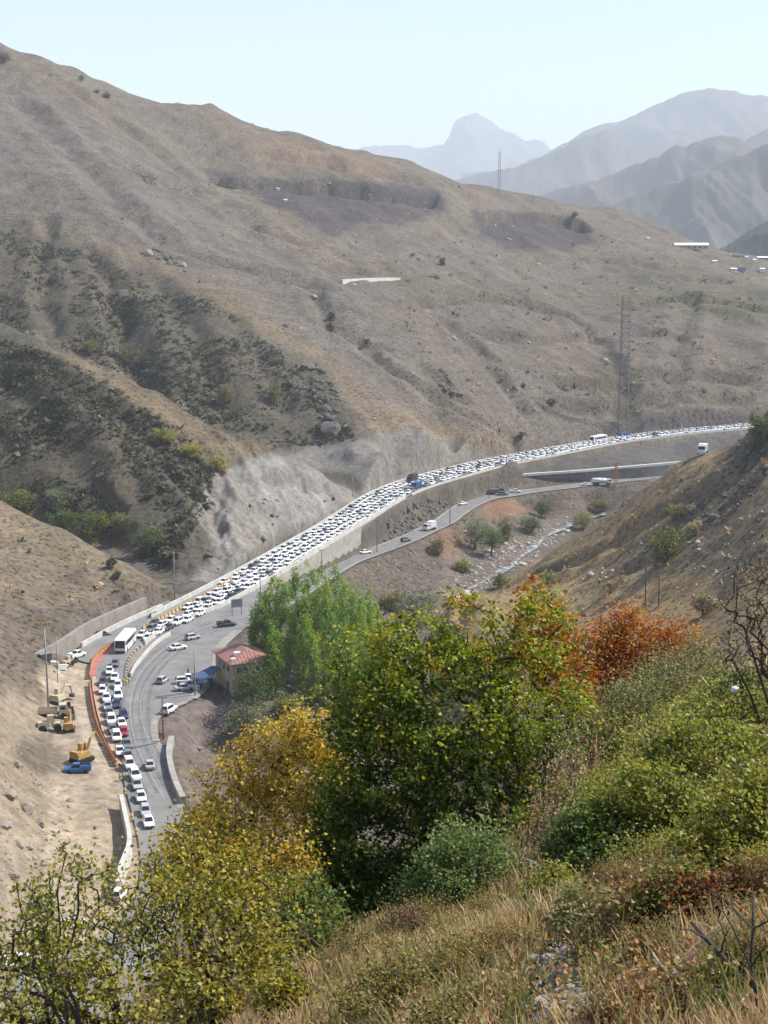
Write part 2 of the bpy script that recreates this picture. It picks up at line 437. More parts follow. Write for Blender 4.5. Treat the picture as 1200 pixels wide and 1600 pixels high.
# spur on the camera's side of the river
P5 = [('D', 1400, 560, 400), ('D', 1230, 610, 405), ('D', 1200, 640, 410), ('D', 1160, 690, 425), ('D', 1130, 703, 430), ('D', 1060, 720, 445), ('D', 1000, 766, 468), ('D', 940, 810, 490), ('D', 880, 850, 508), ('D', 820, 893, 515), ('D', 790, 908, 508),
      ('T', 1400, 530, 20), ('T', 1200, 520, 12), ('T', 1130, 530, 8), ('T', 1060, 550, -4), ('T', 1000, 570, -16), ('T', 940, 575, -22), ('T', 880, 575, -26), ('T', 820, 560, -28), ('T', 760, 540, -28),
      ('D', 1100, 830, 368), ('D', 1000, 880, 382), ('D', 1150, 760, 385), ('D', 1200, 720, 378), ('D', 1050, 790, 408), ('D', 960, 850, 430), ('D', 900, 905, 420), ('D', 850, 925, 420), ('D', 705, 942, 432), ('D', 750, 960, 400),
      ('D', 900, 960, 375), ('D', 1000, 950, 350), ('D', 1100, 950, 315), ('D', 1200, 850, 315), ('D', 800, 940, 410), ('T', 690, 450, -22), ('T', 670, 420, -22), ('T', 660, 390, -20), ('D', 720, 1000, 375),
      ('T', 640, 350, -20), ('D', 750, 1050, 330), ('D', 900, 1100, 285), ('D', 1200, 1050, 250), ('D', 1400, 1000, 250), ('D', 1700, 900, 280), ('D', 1700, 600, 400),
      ('T', 550, 400, -40), ('T', 500, 300, -40), ('T', 200, 350, -80), ('T', 760, 480, -24), ('T', 720, 470, -24), ('T', 900, 200, -10), ('T', 400, 200, -60), ('T', 1200, 800, -60), ('T', 600, 700, -80), ('T', 0, 500, -150)]
# the slope under the camera
P6 = []
for D, zs in ((.4, (88.3, 88.4, 88.4, 88.5, 88.5)), (1, (88.2, 88.3, 88.4, 88.5, 88.5)), (3.5, (86.6, 87.2, 87.4, 87.6, 87.7)), (2, (88.0, 88.1, 88.1, 88.2, 88.2)), (6, (84.6, 85.6, 86.1, 86.7, 86.95)), (12, (81.5, 83.2, 84.1, 84.7, 85.3)), (20, (76.5, 79, 80.9, 82.5, 83.6)), (30, (71, 74, 76.8, 80, 81.6)), (45, (61, 64, 68, 75.5, 77.4)),
              (70, (46, 48, 54, 63, 68)), (110, (22, 25, 32, 42, 50)), (180, (-8, -4, 6, 18, 28)), (260, (-30, -25, -14, -2, 12)), (420, (-70, -70, -60, -50, -40)), (900, (-200,) * 5)):
    for u, z in zip((-300, 150, 600, 900, 1200), zs):
        P6.append(('T', u, D, z))
P6 += [('T', 1700, 3.5, 87.9), ('T', 1700, 12, 86.4), ('T', 1700, 30, 83.6), ('T', 1700, 70, 73), ('T', 1700, 150, 50), ('T', 1700, 300, 25), ('T', -900, 30, 66), ('T', -900, 110, 10)]
LAY = [Layer(P) for P in (PB, P2, P3, P4, P5, P6)]

def smax(a, b, k):
    h = np.maximum(k - np.abs(a - b), 0) / k
    return np.maximum(a, b) + h * h * k * 0.25

def height(x, y):
    x = np.asarray(x, dtype=float); y = np.asarray(y, dtype=float)
    Z = [L(x, y) for L in LAY]
    RG = [(120, 1e9), (150, 640), (400, 900), (520, 1e9), (230, 640), (0, 420)]
    for i, (a, b) in enumerate(RG):
        Z[i] = Z[i] - 300 * sstep(a + .01, a * .6, y) * (a > 0) - 300 * sstep(b, b * 1.5, y)
        if i in (1, 4):
            Z[i] = np.minimum(Z[i], 70)
    Z[0] = np.minimum(Z[0], 3)
    Z[1] = Z[1] + 0.55 * fbm(x, y, 14, 4, 1) + 0.9 * fbm(x, y, 45, 2, 5) + 0.5 * (ridged(x, y, 9, 3, 8) - 1) * sstep(60, -40, x + 0.0 * y) * (y < 330)
    g3 = ridged(x * 0.9 + y * 0.5 + 6 * fbm(x, y, 30, 2, 22), x * 0.45 - y * 0.3, 24, 5, 21)
    Z[2] = Z[2] + 1.0 * (g3 - 1.0) * sstep(400, 470, y) + 0.8 * fbm(x, y, 30, 4, 3)
    cutm = sstep(-85, -60, x) * sstep(-4, -12, x) * sstep(560, 540, y)
    Z[2] = Z[2] + cutm * 1.5 * (ridged(x * .9 + y * .45, (y - x) * .10, 13, 3, 25) - 1.0) + cutm * .7 * fbm(x, y, 7, 3, 27) + cutm * .45 * ridged(x, y, 3.4, 2, 29)
    g4 = ridged(x + 0.45 * y, 0.16 * y, 120, 4, 31)
    Z[3] = Z[3] + (g4 - 1.0) * 2.8 * sstep(640, 900, y) + 3.0 * fbm(x, y, 120, 5, 33) * sstep(600, 950, y) + 0.9 * fbm(x, y, 25, 3, 35)
    # benches worn into the right half of the mountain
    te = sstep(60, 220, x) * sstep(680, 800, y) * sstep(1350, 1150, y)
    q = (Z[3] + 5 * fbm(x, y, 160, 2, 36)) / 11.0
    fr = q - np.floor(q)
    Z[3] = Z[3] + te * 11.0 * 0.5 * (sstep(0.15, 0.85, fr) - fr)
    Z[4] = Z[4] + 0.9 * fbm(x, y, 28, 5, 41) + 0.4 * (ridged(x, y, 18, 3, 43) - 1)
    near = sstep(60, 8, y)
    Z[5] = Z[5] + (1 - near) * 1.5 * fbm(x, y, 20, 4, 51) + near * 0.15 * fbm(x, y, 2.5, 4, 53) * sstep(1.5, 7, y)
    Z[0] = Z[0] + 0.35 * fbm(x, y, 18, 4, 61)
    z = Z[0]
    for i in range(1, 6):
        z = smax(z, Z[i], 1.6)
    lay = np.argmax(np.stack(Z), axis=0)
    # scoops and the quarry step on the main mountain
    # grading for roads
    m = (y > 150) & (y < 900)
    flat = np.zeros(x.shape)
    if m.any():
        xm, ym, zm = x[m], y[m], z[m].copy()
        dl, zl = line_dist(xm, ym, LO, LOW)
        w = 1 - sstep(1.2, 6.0, dl)
        zm = zm + (zl - 0.35 - zm) * w
        fl = 1 - sstep(0.0, 2.0, dl)
        du, zu = line_dist(xm, ym, UP, UPW)
        tight = (dl < 14) & (ym < 512)          # the stretch held by the retaining wall
        w = np.where(tight, 1 - sstep(0.1, 1.0, du), 1 - sstep(.8, 2.4 + 1.8 * sstep(12, 40, dl), du))
        zm = np.where(tight & (du > .3), np.minimum(zm, zl - 0.35 + 0.12 * np.maximum(dl, 0)), zm)
        zm = zm + (zu - 0.35 - zm) * w
        ds = poly_dist(xm, ym, SOUTH_XY)
        w = sstep(-5.0, -1.0, ds)
        zm = zm + (-0.35 - zm) * w
        z = z.copy(); z[m] = zm
        fl = np.maximum(fl, np.maximum(1 - sstep(0, 2, du), sstep(-2, 0, ds)))
        flat[m] = fl
    return z, lay, flat

# ---- colour zones of the ground: (polygon in photo pixels on the ground it covers, distance range, albedo, softness)
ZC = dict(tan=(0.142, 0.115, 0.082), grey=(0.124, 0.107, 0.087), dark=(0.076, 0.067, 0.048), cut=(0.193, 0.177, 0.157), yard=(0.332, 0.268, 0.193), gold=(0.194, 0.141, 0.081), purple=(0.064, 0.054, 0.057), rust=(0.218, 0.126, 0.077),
          brown=(0.109, 0.091, 0.074), soil=(0.100, 0.071, 0.038), bank=(0.264, 0.212, 0.152), bench=(0.256, 0.184, 0.096), emb=(0.085, 0.078, 0.072), olive=(0.077, 0.079, 0.035), pale=(0.255, 0.233, 0.203), rub=(0.142, 0.115, 0.096))
BASE = [ZC['brown'], ZC['tan'], ZC['dark'], ZC['grey'], tuple(.5 * a + .5 * b for a, b in zip(ZC['bench'], ZC['tan'])), ZC['soil']]
ZONES = [
    # main mountain
    ('tan', 600, 2200, .5, 30, [(0, 60), (150, 100), (600, 230), (900, 320), (1200, 400), (1200, 640), (1000, 660), (800, 640), (640, 520), (520, 420), (380, 330), (250, 240), (100, 150), (0, 130)]),
    ('brown', 600, 2200, .6, 30, [(450, 400), (700, 390), (1000, 430), (1200, 470), (1200, 650), (900, 680), (760, 600), (600, 490)]),
    ('olive', 600, 2200, .32, 30, [(620, 420), (900, 400), (1200, 430), (1200, 500), (900, 470), (640, 460)]),
    ('gold', 600, 1000, .6, 18, [(60, 340), (130, 370), (235, 405), (335, 450), (420, 500), (490, 545), (600, 630), (700, 670), (790, 690), (690, 690), (600, 685), (540, 625), (470, 560), (400, 520), (330, 475), (250, 425), (150, 385), (40, 355)]),
    ('dark', 600, 1000, .85, 26, [(0, 360), (60, 350), (150, 395), (235, 415), (330, 465), (400, 520), (470, 565), (540, 640), (570, 690), (540, 700), (440, 715), (300, 660), (130, 560), (0, 510)]),
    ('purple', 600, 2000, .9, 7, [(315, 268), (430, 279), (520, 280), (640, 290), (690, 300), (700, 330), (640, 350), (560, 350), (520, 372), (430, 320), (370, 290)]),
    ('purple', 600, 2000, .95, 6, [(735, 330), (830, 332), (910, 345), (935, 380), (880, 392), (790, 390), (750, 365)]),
    ('grey', 600, 2000, .8, 12, [(520, 380), (640, 360), (760, 395), (900, 400), (1000, 410), (960, 460), (700, 440)]),
    ('rust', 600, 2000, .3, 14, [(350, 195), (500, 225), (640, 265), (600, 280), (450, 250)]),
    ('dark', 600, 1500, .75, 10, [(930, 560), (985, 550), (1010, 600), (1000, 660), (960, 655)]),
    ('purple', 600, 1500, .8, 6, [(940, 672), (1000, 652), (1110, 640), (1170, 650), (1160, 662), (1000, 676)]),
    ('dark', 600, 1500, .7, 8, [(655, 565), (700, 580), (725, 620), (690, 615)]),
    ('dark', 560, 1500, .75, 8, [(470, 560), (505, 570), (545, 640), (545, 680), (490, 660)]),
    ('cut', 560, 1000, .95, 10, [(455, 712), (540, 688), (640, 670), (710, 688), (775, 706), (710, 732), (610, 765), (560, 778), (520, 740)]),
    ('dark', 560, 700, .8, 6, [(500, 728), (560, 735), (575, 765), (550, 780), (525, 755)]),
    ('dark', 600, 1500, .45, 4, [(640, 468), (760, 457), (850, 474), (905, 490), (905, 504), (850, 486), (760, 472), (640, 482)]),
    ('dark', 600, 1500, .35, 4, [(740, 513), (900, 518), (1080, 516), (1080, 528), (900, 531), (740, 524)]),
    ('dark', 600, 1500, .45, 4, [(840, 580), (900, 590), (1000, 577), (1185, 587), (1185, 600), (1000, 592), (850, 600)]),
    ('dark', 600, 1500, .35, 4, [(850, 620), (1000, 622), (1180, 612), (1180, 624), (1000, 636), (850, 632)]),
    ('olive', 600, 1500, .6, 8, [(980, 470), (1060, 463), (1200, 478), (1200, 498), (1060, 482), (990, 484)]),
    ('dark', 700, 1500, .4, 6, [(940, 400), (1010, 402), (1060, 425), (1000, 450), (950, 430)]),
    ('dark', 700, 1500, .35, 5, [(480, 402), (590, 424), (590, 436), (500, 420)]),
    # spur
    ('gold', 500, 700, .55, 16, [(60, 525), (130, 555), (240, 612), (330, 672), (420, 700), (380, 720), (320, 705), (260, 665), (190, 620), (110, 570)]),
    ('cut', 420, 640, .95, 9, [(300, 800), (330, 740), (385, 715), (440, 706), (500, 735), (556, 768), (560, 785), (479, 838), (370, 900), (275, 940), (262, 915), (330, 880), (320, 830)]),
    ('pale', 420, 640, .5, 14, [(400, 745), (480, 760), (540, 775), (440, 840), (350, 870), (340, 800)]),
    ('dark', 420, 640, .6, 8, [(250, 850), (310, 850), (320, 900), (285, 935), (255, 915)]),
    # near left hill, bank and yard
    ('gold', 300, 480, .5, 20, [(-100, 740), (0, 785), (200, 880), (260, 920), (150, 900), (0, 850)]),
    ('brown', 300, 480, .7, 10, [(0, 960), (100, 940), (200, 925), (260, 920), (240, 950), (100, 1010), (40, 1060), (0, 1060)]),
    ('bank', 150, 340, .8, 16, [(-200, 1060), (30, 1080), (90, 1100), (110, 1200), (100, 1450), (60, 1700), (-400, 1700)]),
    ('yard', 150, 370, .95, 6, [(60, 1050), (115, 1030), (150, 1000), (160, 1060), (200, 1200), (225, 1300), (215, 1420), (150, 1480), (60, 1500), (70, 1400), (85, 1240), (75, 1180), (85, 1120)]),
    ('brown', 150, 370, .7, 10, [(40, 1150), (95, 1170), (110, 1200), (70, 1210), (20, 1180)]),
    ('rub', 150, 400, .9, 8, [(243, 1125), (300, 1095), (400, 1100), (420, 1300), (300, 1300), (262, 1165)]),
    # valley
    ('emb', 500, 900, .95, 5, [(552, 830), (620, 790), (720, 755), (860, 722), (960, 705), (1100, 686), (1180, 680), (1180, 720), (1030, 725), (860, 741), (760, 752), (690, 785), (600, 850)]),
    ('brown', 400, 900, .75, 8, [(600, 800), (680, 775), (720, 765), (690, 790), (650, 830), (580, 855)]),
    ('brown', 350, 700, .7, 16, [(540, 880), (640, 850), (720, 820), (740, 900), (700, 950), (600, 1000), (540, 960)]),
    ('rust', 400, 700, .8, 6, [(745, 785), (800, 780), (830, 795), (800, 815), (765, 812)]),
    ('rust', 400, 700, .55, 8, [(690, 825), (725, 835), (735, 860), (700, 880), (680, 850)]),
    ('rub', 400, 700, .8, 10, [(700, 870), (760, 850), (880, 800), (900, 820), (820, 880), (740, 930), (690, 920)]),
    # far side spur
    ('bench', 280, 560, .85, 20, [(820, 900), (1000, 770), (1080, 715), (1130, 705), (1000, 850), (900, 920)]),
    ('brown', 280, 560, .4, 16, [(1000, 800), (1130, 710), (1200, 720), (1200, 900), (1080, 880)]),
    ('dark', 280, 560, .75, 9, [(1130, 700), (1165, 680), (1210, 620), (1230, 720), (1150, 725)]),
    ('dark', 280, 560, .6, 7, [(820, 905), (880, 870), (900, 880), (850, 905)]),
    ('bench', 250, 560, .9, 14, [(690, 935), (850, 912), (1000, 900), (1100, 890), (1150, 950), (1000, 985), (800, 985), (690, 965)]),
]

def ground_color(x, y, z, lay, flat):
    u, v = proj(x, y, z)
    veg = np.ones(len(x))
    c = np.array(BASE)[lay]
    wx = 9 * fbm(x, y, 40, 4, 71); wy = 7 * fbm(x, y, 30, 4, 77)
    uu = u + wx; vv = v + wy * 0.7
    for nm, d0, d1, st, soft, poly in ZONES:
        P = np.array(poly, float)
        m = (y > d0) & (y < d1) & (uu > P[:, 0].min() - soft * 2) & (uu < P[:, 0].max() + soft * 2) & (vv > P[:, 1].min() - soft * 2) & (vv < P[:, 1].max() + soft * 2)
        if not m.any(): continue
        d = poly_dist(uu[m], vv[m], P)
        w = (sstep(-soft, soft, d) * st)[:, None]
        c[m] = c[m] * (1 - w) + np.array(ZC[nm]) * w
        if nm in ('yard', 'cut', 'pale', 'bank', 'emb', 'rub', 'rust'): veg[m] *= 1 - w[:, 0]
    # patchiness: dry grass against bare soil
    n1 = fbm(x, y, 60, 5, 81, .6); n2 = fbm(x, y, 7, 4, 85, .65)
    k = 1 + 0.09 * n1 + 0.17 * n2
    c = c * np.clip(k, .5, 1.6)[:, None]
    warm = np.clip(0.5 + 0.8 * fbm(x, y, 90, 3, 91), 0, 1)[:, None]
    c = c * (warm * np.array([1.03, .995, .95]) + (1 - warm) * np.array([.98, 1.0, 1.03]))
    return np.c_[np.clip(c, 0.01, .8), veg * (1 - flat)]

# creases (gullies) and scarps (small steps), each a line of photo pixels on the slope it cuts: (depth, half width in m, dmin, line)
CREASE = [
    (5.0, 9, 620, [(200, 255), (235, 288), (300, 297), (350, 324), (415, 362), (480, 384)]),
    (4.0, 10, 620, [(100, 128), (220, 216), (330, 300), (400, 345)]),
    (4.5, 12, 620, [(30, 160), (130, 258), (200, 330), (285, 388), (380, 420), (470, 445)]),
    (3.0, 6, 600, [(690, 500), (727, 532), (768, 577), (800, 620), (830, 655)]),
    (3.2, 5, 580, [(560, 545), (620, 585), (692, 623), (745, 655), (797, 684)]),
    (3.0, 7, 600, [(500, 470), (520, 510), (575, 545)]),
    (2.6, 6, 560, [(75, 345), (66, 400), (70, 460), (82, 520)]),
    (2.2, 6, 560, [(150, 395), (172, 450), (180, 520)]),
    (5.0, 8, 560, [(185, 480), (205, 545), (222, 600), (260, 640)]),
    (1.8, 6, 560, [(250, 440), (300, 520), (330, 590), (360, 650)]),
    (1.6, 6, 560, [(360, 500), (410, 570), (440, 640)]),
    (3.0, 7, 600, [(905, 500), (950, 560), (975, 610), (985, 660)]),
    (2.5, 7, 600, [(1080, 470), (1060, 540), (1050, 610)]),
    (4.0, 12, 800, [(420, 240), (520, 262), (640, 285)]),
    (2.2, 6, 430, [(60, 560), (130, 610), (200, 655), (250, 720), (300, 770)]),
    (2.0, 6, 430, [(20, 600), (90, 680), (150, 760)]),
    (2.0, 5, 430, [(180, 690), (230, 760), (262, 830)]),
    (3.0, 5, 420, [(318, 745), (335, 800), (330, 860)]),
    (2.4, 4, 420, [(500, 752), (520, 775), (530, 798)]),
    (2.2, 5, 280, [(1195, 700), (1120, 760), (1040, 800), (960, 850)]),
    (2.0, 4, 280, [(1180, 760), (1120, 800), (1060, 850), (1000, 880)]),
    (2.4, 4, 280, [(920, 872), (870, 890), (820, 908)]),
    (1.8, 3, 280, [(690, 938), (698, 950), (730, 962)]),
]
SCARP = [
    (14, 30, 700, [(312, 270), (380, 277), (430, 281), (520, 283), (600, 291), (690, 302)]),
    (12, 24, 900, [(736, 331), (790, 331), (850, 334), (905, 343), (930, 358)]),
    (6.5, 20, 700, [(640, 472), (700, 464), (760, 457), (850, 474), (905, 494)]),
    (5.0, 18, 700, [(740, 512), (820, 520), (900, 518), (1000, 513), (1080, 520)]),
    (5.5, 16, 650, [(840, 578), (900, 590), (1000, 576), (1100, 580), (1185, 586)]),
    (4.5, 14, 650, [(850, 618), (930, 628), (1000, 622), (1100, 610), (1180, 612)]),
    (5.0, 18, 700, [(980, 470), (1060, 462), (1130, 470), (1200, 478)]),
    (3.0, 16, 800, [(760, 400), (850, 396), (960, 405), (1040, 420)]),
    (2.5, 14, 800, [(1010, 430), (1100, 436), (1190, 448)]),
    (3.0, 14, 650, [(630, 600), (700, 612), (760, 640)]),
    (3.0, 16, 800, [(480, 402), (540, 414), (590, 424)]),
    (1.6, 14, 560, [(455, 712), (520, 706), (560, 712), (620, 706)]),
    (3.5, 8, 430, [(372, 742), (420, 738), (470, 752), (520, 770)]),
    (2.6, 6, 430, [(330, 800), (390, 792), (450, 800), (500, 800)]),
    (2.2, 6, 430, [(320, 838), (370, 832), (430, 826)]),
    (2.2, 7, 300, [(30, 1010), (70, 990), (130, 960), (200, 935)]),
    (3.0, 5, 640, [(1000, 654), (1060, 650), (1160, 651)]),
    (2.5, 4, 600, [(702, 716), (801, 698), (900, 684), (1000, 670)]),
    (1.6, 4, 150, [(10, 1130), (50, 1140), (90, 1170), (112, 1192)]),
    (1.5, 4, 150, [(0, 1200), (40, 1205), (80, 1225)]),
]
def detail(x, y, z):
    z = z.copy(); shade = np.zeros(len(z)); 
    for dep, wd, dm, line in CREASE:
        L = resample([tuple(G(u, v, dm)) for u, v in line], None, 6)[0]
        m = (x > L[:, 0].min() - 40) & (x < L[:, 0].max() + 40) & (y > L[:, 1].min() - 60) & (y < L[:, 1].max() + 60)
        if not m.any(): continue
        wob = 5 * fbm(x[m], y[m], 22, 3, 201)
        d, _ = line_dist(x[m] + wob, y[m] - wob, L, np.zeros(len(L)))
        q = np.abs(d) / wd
        z[m] -= dep * (np.exp(-(q * 1.3) ** 2) - .35 * np.exp(-((q - 1.6) * 1.5) ** 2)) * (1 + .3 * fbm(x[m], y[m], 12, 2, 205))
    for h, ln, dm, line in SCARP:
        L = resample([tuple(G(u, v, dm)) for u, v in line], None, 6)[0]
        m = (x > L[:, 0].min() - 10) & (x < L[:, 0].max() + 10) & (y > L[:, 1].min() - ln * 2) & (y < L[:, 1].max() + 12)
        if not m.any(): continue
        xm, ym = x[m], y[m]
        o = np.argsort(L[:, 0]); yl = np.interp(xm, L[o, 0], L[o, 1]) + 3.5 * fbm(xm, ym * 0, 26, 4, 211) * min(1, ln / 12)
        e = sstep(L[:, 0].min(), L[:, 0].min() + 14, xm) * sstep(L[:, 0].max(), L[:, 0].max() - 14, xm)
        s_ = (yl - ym) / ln                       # positive on the near, downhill side
        z[m] -= h * e * np.where(s_ > 0, sstep(0, .16, s_) * (1 - sstep(.2, 1.6, s_)), 0)
    return z

def zg(x, y):
    """height of the built ground at x, y"""
    t = x / y
    j = min(max(int(np.searchsorted(GT, t)) - 1, 0), len(GT) - 2); i = min(max(int(np.searchsorted(GD, y)) - 1, 0), len(GD) - 2)
    a = min(max((t - GT[j]) / (GT[j + 1] - GT[j]), 0), 1); b = min(max((y - GD[i]) / (GD[i + 1] - GD[i]), 0), 1)
    return float((GZ[i, j] * (1 - a) + GZ[i, j + 1] * a) * (1 - b) + (GZ[i + 1, j] * (1 - a) + GZ[i + 1, j + 1] * a) * b)

def G(u, v, dmin=3.0, dmax=2500.0):
    """the ground point seen at photo pixel (u,v) beyond dmin"""
    a, dy, dz = dirv(u, v)
    t = a / dy
    j = min(max(int(np.searchsorted(GT, t)) - 1, 0), len(GT) - 2); f = (t - GT[j]) / (GT[j + 1] - GT[j])
    zc = GZ[:, j] * (1 - f) + GZ[:, j + 1] * f
    h = zc - (CAM_Z + GD * dz / dy)
    ok = np.where((GD > dmin) & (GD < dmax) & (h >= 0))[0]
    if len(ok) == 0:
        k = np.argmin(np.where((GD > dmin) & (GD < dmax), np.abs(h), 1e9)); D = GD[k]
    else:
        k = ok[0]
        D = GD[k] if k == 0 or h[k - 1] >= 0 else GD[k - 1] + (GD[k] - GD[k - 1]) * (-h[k - 1]) / (h[k] - h[k - 1])
    return Vector((t * D, D, zg(t * D, D)))

def build_terrain():
    us = np.r_[np.arange(-900, -40, 22), np.arange(-40, 1241, 2.7), np.arange(1250, 1900, 22)]
    ds = np.exp(np.r_[np.linspace(math.log(1.2), math.log(60), 170, endpoint=False), np.linspace(math.log(60), math.log(215), 60, endpoint=False),
                      np.linspace(math.log(215), math.log(900), 470, endpoint=False), np.linspace(math.log(900), math.log(1560), 150, endpoint=False),
                      np.linspace(math.log(1560), math.log(20000), 26)])
    t = (us - 600) / 2400 * 1.01
    Y, Tt = np.meshgrid(ds, t, indexing='ij')
    X = Tt * Y
    x = X.ravel(); y = Y.ravel()
    z, lay, flat = height(x, y)
    c = ground_color(x, y, z, lay, flat)
    nr, nc = Y.shape
    global GT, GD, GZ
    GT, GD, GZ = t, ds, z.reshape(nr, nc)
    z = detail(x, y, z) * (1 - flat) + z * flat
    GZ = z.reshape(nr, nc)
    i = np.arange(nr * nc).reshape(nr, nc)
    F = np.stack([i[:-1, :-1], i[:-1, 1:], i[1:, 1:], i[1:, :-1]], axis=-1).reshape(-1, 4)
    rgba = c
    me = np_mesh('ground', np.c_[x, y, z], F, {'zone': ('FLOAT_COLOR', rgba)})
    return me

def ground_material():
    m = bpy.data.materials.new('dry_hillside')
    m.use_nodes = True
    t = m.node_tree; N = t.nodes; L = t.links
    p = N['Principled BSDF']; p.inputs['Roughness'].default_value = 0.95; p.inputs['Specular IOR Level'].default_value = 0.1
    tc = N.new('ShaderNodeTexCoord')
    at = N.new('ShaderNodeAttribute'); at.attribute_name = 'zone'
    def noise(s, d=6, r=0.6):
        n = N.new('ShaderNodeTexNoise'); n.inputs['Scale'].default_value = s; n.inputs['Detail'].default_value = d; n.inputs['Roughness'].default_value = r
        L.new(tc.outputs['Object'], n.inputs['Vector']); return n
    def rng(o, a, b, c, d):
        r = N.new('ShaderNodeMapRange'); r.inputs[1].default_value = a; r.inputs[2].default_value = b; r.inputs[3].default_value = c; r.inputs[4].default_value = d
        L.new(o, r.inputs[0]); return r.outputs[0]
    def mul(a, b):
        r = N.new('ShaderNodeMath'); r.operation = 'MULTIPLY'; L.new(a, r.inputs[0]); L.new(b, r.inputs[1]); return r.outputs[0]
    n1 = noise(0.5, 8, 0.72); n2 = noise(0.06, 6); n3 = noise(2.5, 6, .7)
    # tufts: small dark plants between bare ground
    v = N.new('ShaderNodeTexVoronoi'); v.inputs['Scale'].default_value = 0.55; v.feature = 'F1'
    L.new(tc.outputs['Object'], v.inputs['Vector'])
    tf = rng(v.outputs['Distance'], 0.20, 0.44, 0.50, 1.06)
    mt = N.new('ShaderNodeMix'); mt.data_type = 'FLOAT'; mt.inputs[2].default_value = 1.0
    L.new(at.outputs['Alpha'], mt.inputs[0]); L.new(tf, mt.inputs[3]); tuft = mt.outputs[0]
    f = mul(mul(rng(n1.outputs[0], .3, .7, .56, 1.44), rng(n2.outputs[0], .35, .65, .86, 1.14)), mul(rng(n3.outputs[0], .3, .7, .82, 1.18), tuft))
    sc = N.new('ShaderNodeVectorMath'); sc.operation = 'SCALE'
    L.new(at.outputs['Color'], sc.inputs[0]); L.new(f, sc.inputs['Scale'])
    L.new(sc.outputs[0], p.inputs['Base Color'])
    ad = N.new('ShaderNodeMath'); ad.operation = 'ADD'
    L.new(n1.outputs[0], ad.inputs[0]); L.new(rng(n3.outputs[0], 0, 1, 0, .15), ad.inputs[1])
    bp = N.new('ShaderNodeBump'); bp.inputs['Distance'].default_value = 0.45; bp.inputs['Strength'].default_value = 0.8
    L.new(ad.outputs[0], bp.inputs['Height']); L.new(bp.outputs[0], p.inputs['Normal'])
    return m

ground = link('ground', build_terrain(), ground_material(), smooth=True)
tag(ground, kind='structure')
print('terrain', time.time() - T0)

# ------------------------------------------------------------------ far mountain ranges
def far_range(name, crest, D, depth, col, seed, amp, label=None):
    """crest: (u,v) along the skyline of this range at distance D; slopes fall both ways"""
    cu = np.array([c[0] for c in crest], float); cv = np.array([c[1] for c in crest], float)
    us = np.arange(max(cu.min(), 480), min(cu.max(), 1420) + 1, 3.0)
    vv = np.interp(us, cu, cv) + 2.2 * fbm(us, us * 0, 26, 5, seed, .6)
    ys = np.concatenate([np.linspace(D - depth, D, 95), np.linspace(D, D + depth * .7, 12)[1:]])
    V = []
    zc = np.array([PD(u, v, D)[2] for u, v in zip(us, vv)])
    Y, U = np.meshgrid(ys, us, indexing='ij')
    X = (U - 600) / 2400 * Y
    Zc = np.interp(U, us, zc)
    q = np.abs(Y - D) / depth
    base = -160
    prof = np.where(q < 1, (1 - q) ** 1.25, 0)
    g = ridged(X + .25 * Y, Y * .3 + X * .1, depth * .22, 7, seed)
    Z = base + (Zc - base) * prof + amp * 1.15 * (g - 1.1) * sstep(0.0, .10, q) * sstep(1.3, .8, q) + amp * .08 * fbm(X, Y, depth * .05, 3, seed + 5)
    nr, nc = Y.shape
    i = np.arange(nr * nc).reshape(nr, nc)
    F = np.stack([i[:-1, :-1], i[:-1, 1:], i[1:, 1:], i[1:, :-1]], axis=-1).reshape(-1, 4)
    n = fbm(X, Y, depth * .2, 4, seed + 9)
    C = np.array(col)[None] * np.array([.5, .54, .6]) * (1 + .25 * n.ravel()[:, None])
    me = np_mesh(name, np.c_[X.ravel(), Y.ravel(), Z.ravel()], F, {'zone': ('FLOAT_COLOR', np.c_[C, np.ones(len(C))])})
    return tag(link(name, me, FARM, smooth=True), kind='structure')
FARM = mat('far_rock', (0, 0, 0), rough=1, var=.2, scale=.01, attr='zone', spec=.05)
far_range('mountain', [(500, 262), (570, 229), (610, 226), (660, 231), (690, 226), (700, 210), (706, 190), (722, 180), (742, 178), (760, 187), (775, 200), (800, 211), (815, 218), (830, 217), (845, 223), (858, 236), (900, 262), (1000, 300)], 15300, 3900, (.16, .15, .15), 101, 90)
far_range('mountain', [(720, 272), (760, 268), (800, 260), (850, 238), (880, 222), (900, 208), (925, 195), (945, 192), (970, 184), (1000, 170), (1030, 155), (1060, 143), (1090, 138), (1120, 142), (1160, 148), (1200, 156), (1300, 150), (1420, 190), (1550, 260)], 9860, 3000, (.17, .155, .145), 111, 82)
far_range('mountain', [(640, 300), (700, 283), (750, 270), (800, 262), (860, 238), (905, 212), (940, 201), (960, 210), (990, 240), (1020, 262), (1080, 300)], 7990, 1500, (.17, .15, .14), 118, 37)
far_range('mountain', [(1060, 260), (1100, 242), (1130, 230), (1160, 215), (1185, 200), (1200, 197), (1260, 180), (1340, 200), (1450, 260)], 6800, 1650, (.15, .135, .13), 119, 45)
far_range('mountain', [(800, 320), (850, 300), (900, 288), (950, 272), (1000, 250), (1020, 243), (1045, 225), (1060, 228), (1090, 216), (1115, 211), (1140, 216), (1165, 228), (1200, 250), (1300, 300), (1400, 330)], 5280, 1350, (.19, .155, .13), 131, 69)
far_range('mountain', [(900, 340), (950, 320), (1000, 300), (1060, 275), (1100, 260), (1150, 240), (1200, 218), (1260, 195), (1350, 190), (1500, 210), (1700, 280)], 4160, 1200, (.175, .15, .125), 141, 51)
far_range('hill', [(1100, 400), (1140, 375), (1170, 355), (1200, 338), (1260, 310), (1340, 300), (1500, 330)], 2357, 720, (.10, .11, .085), 151, 25)

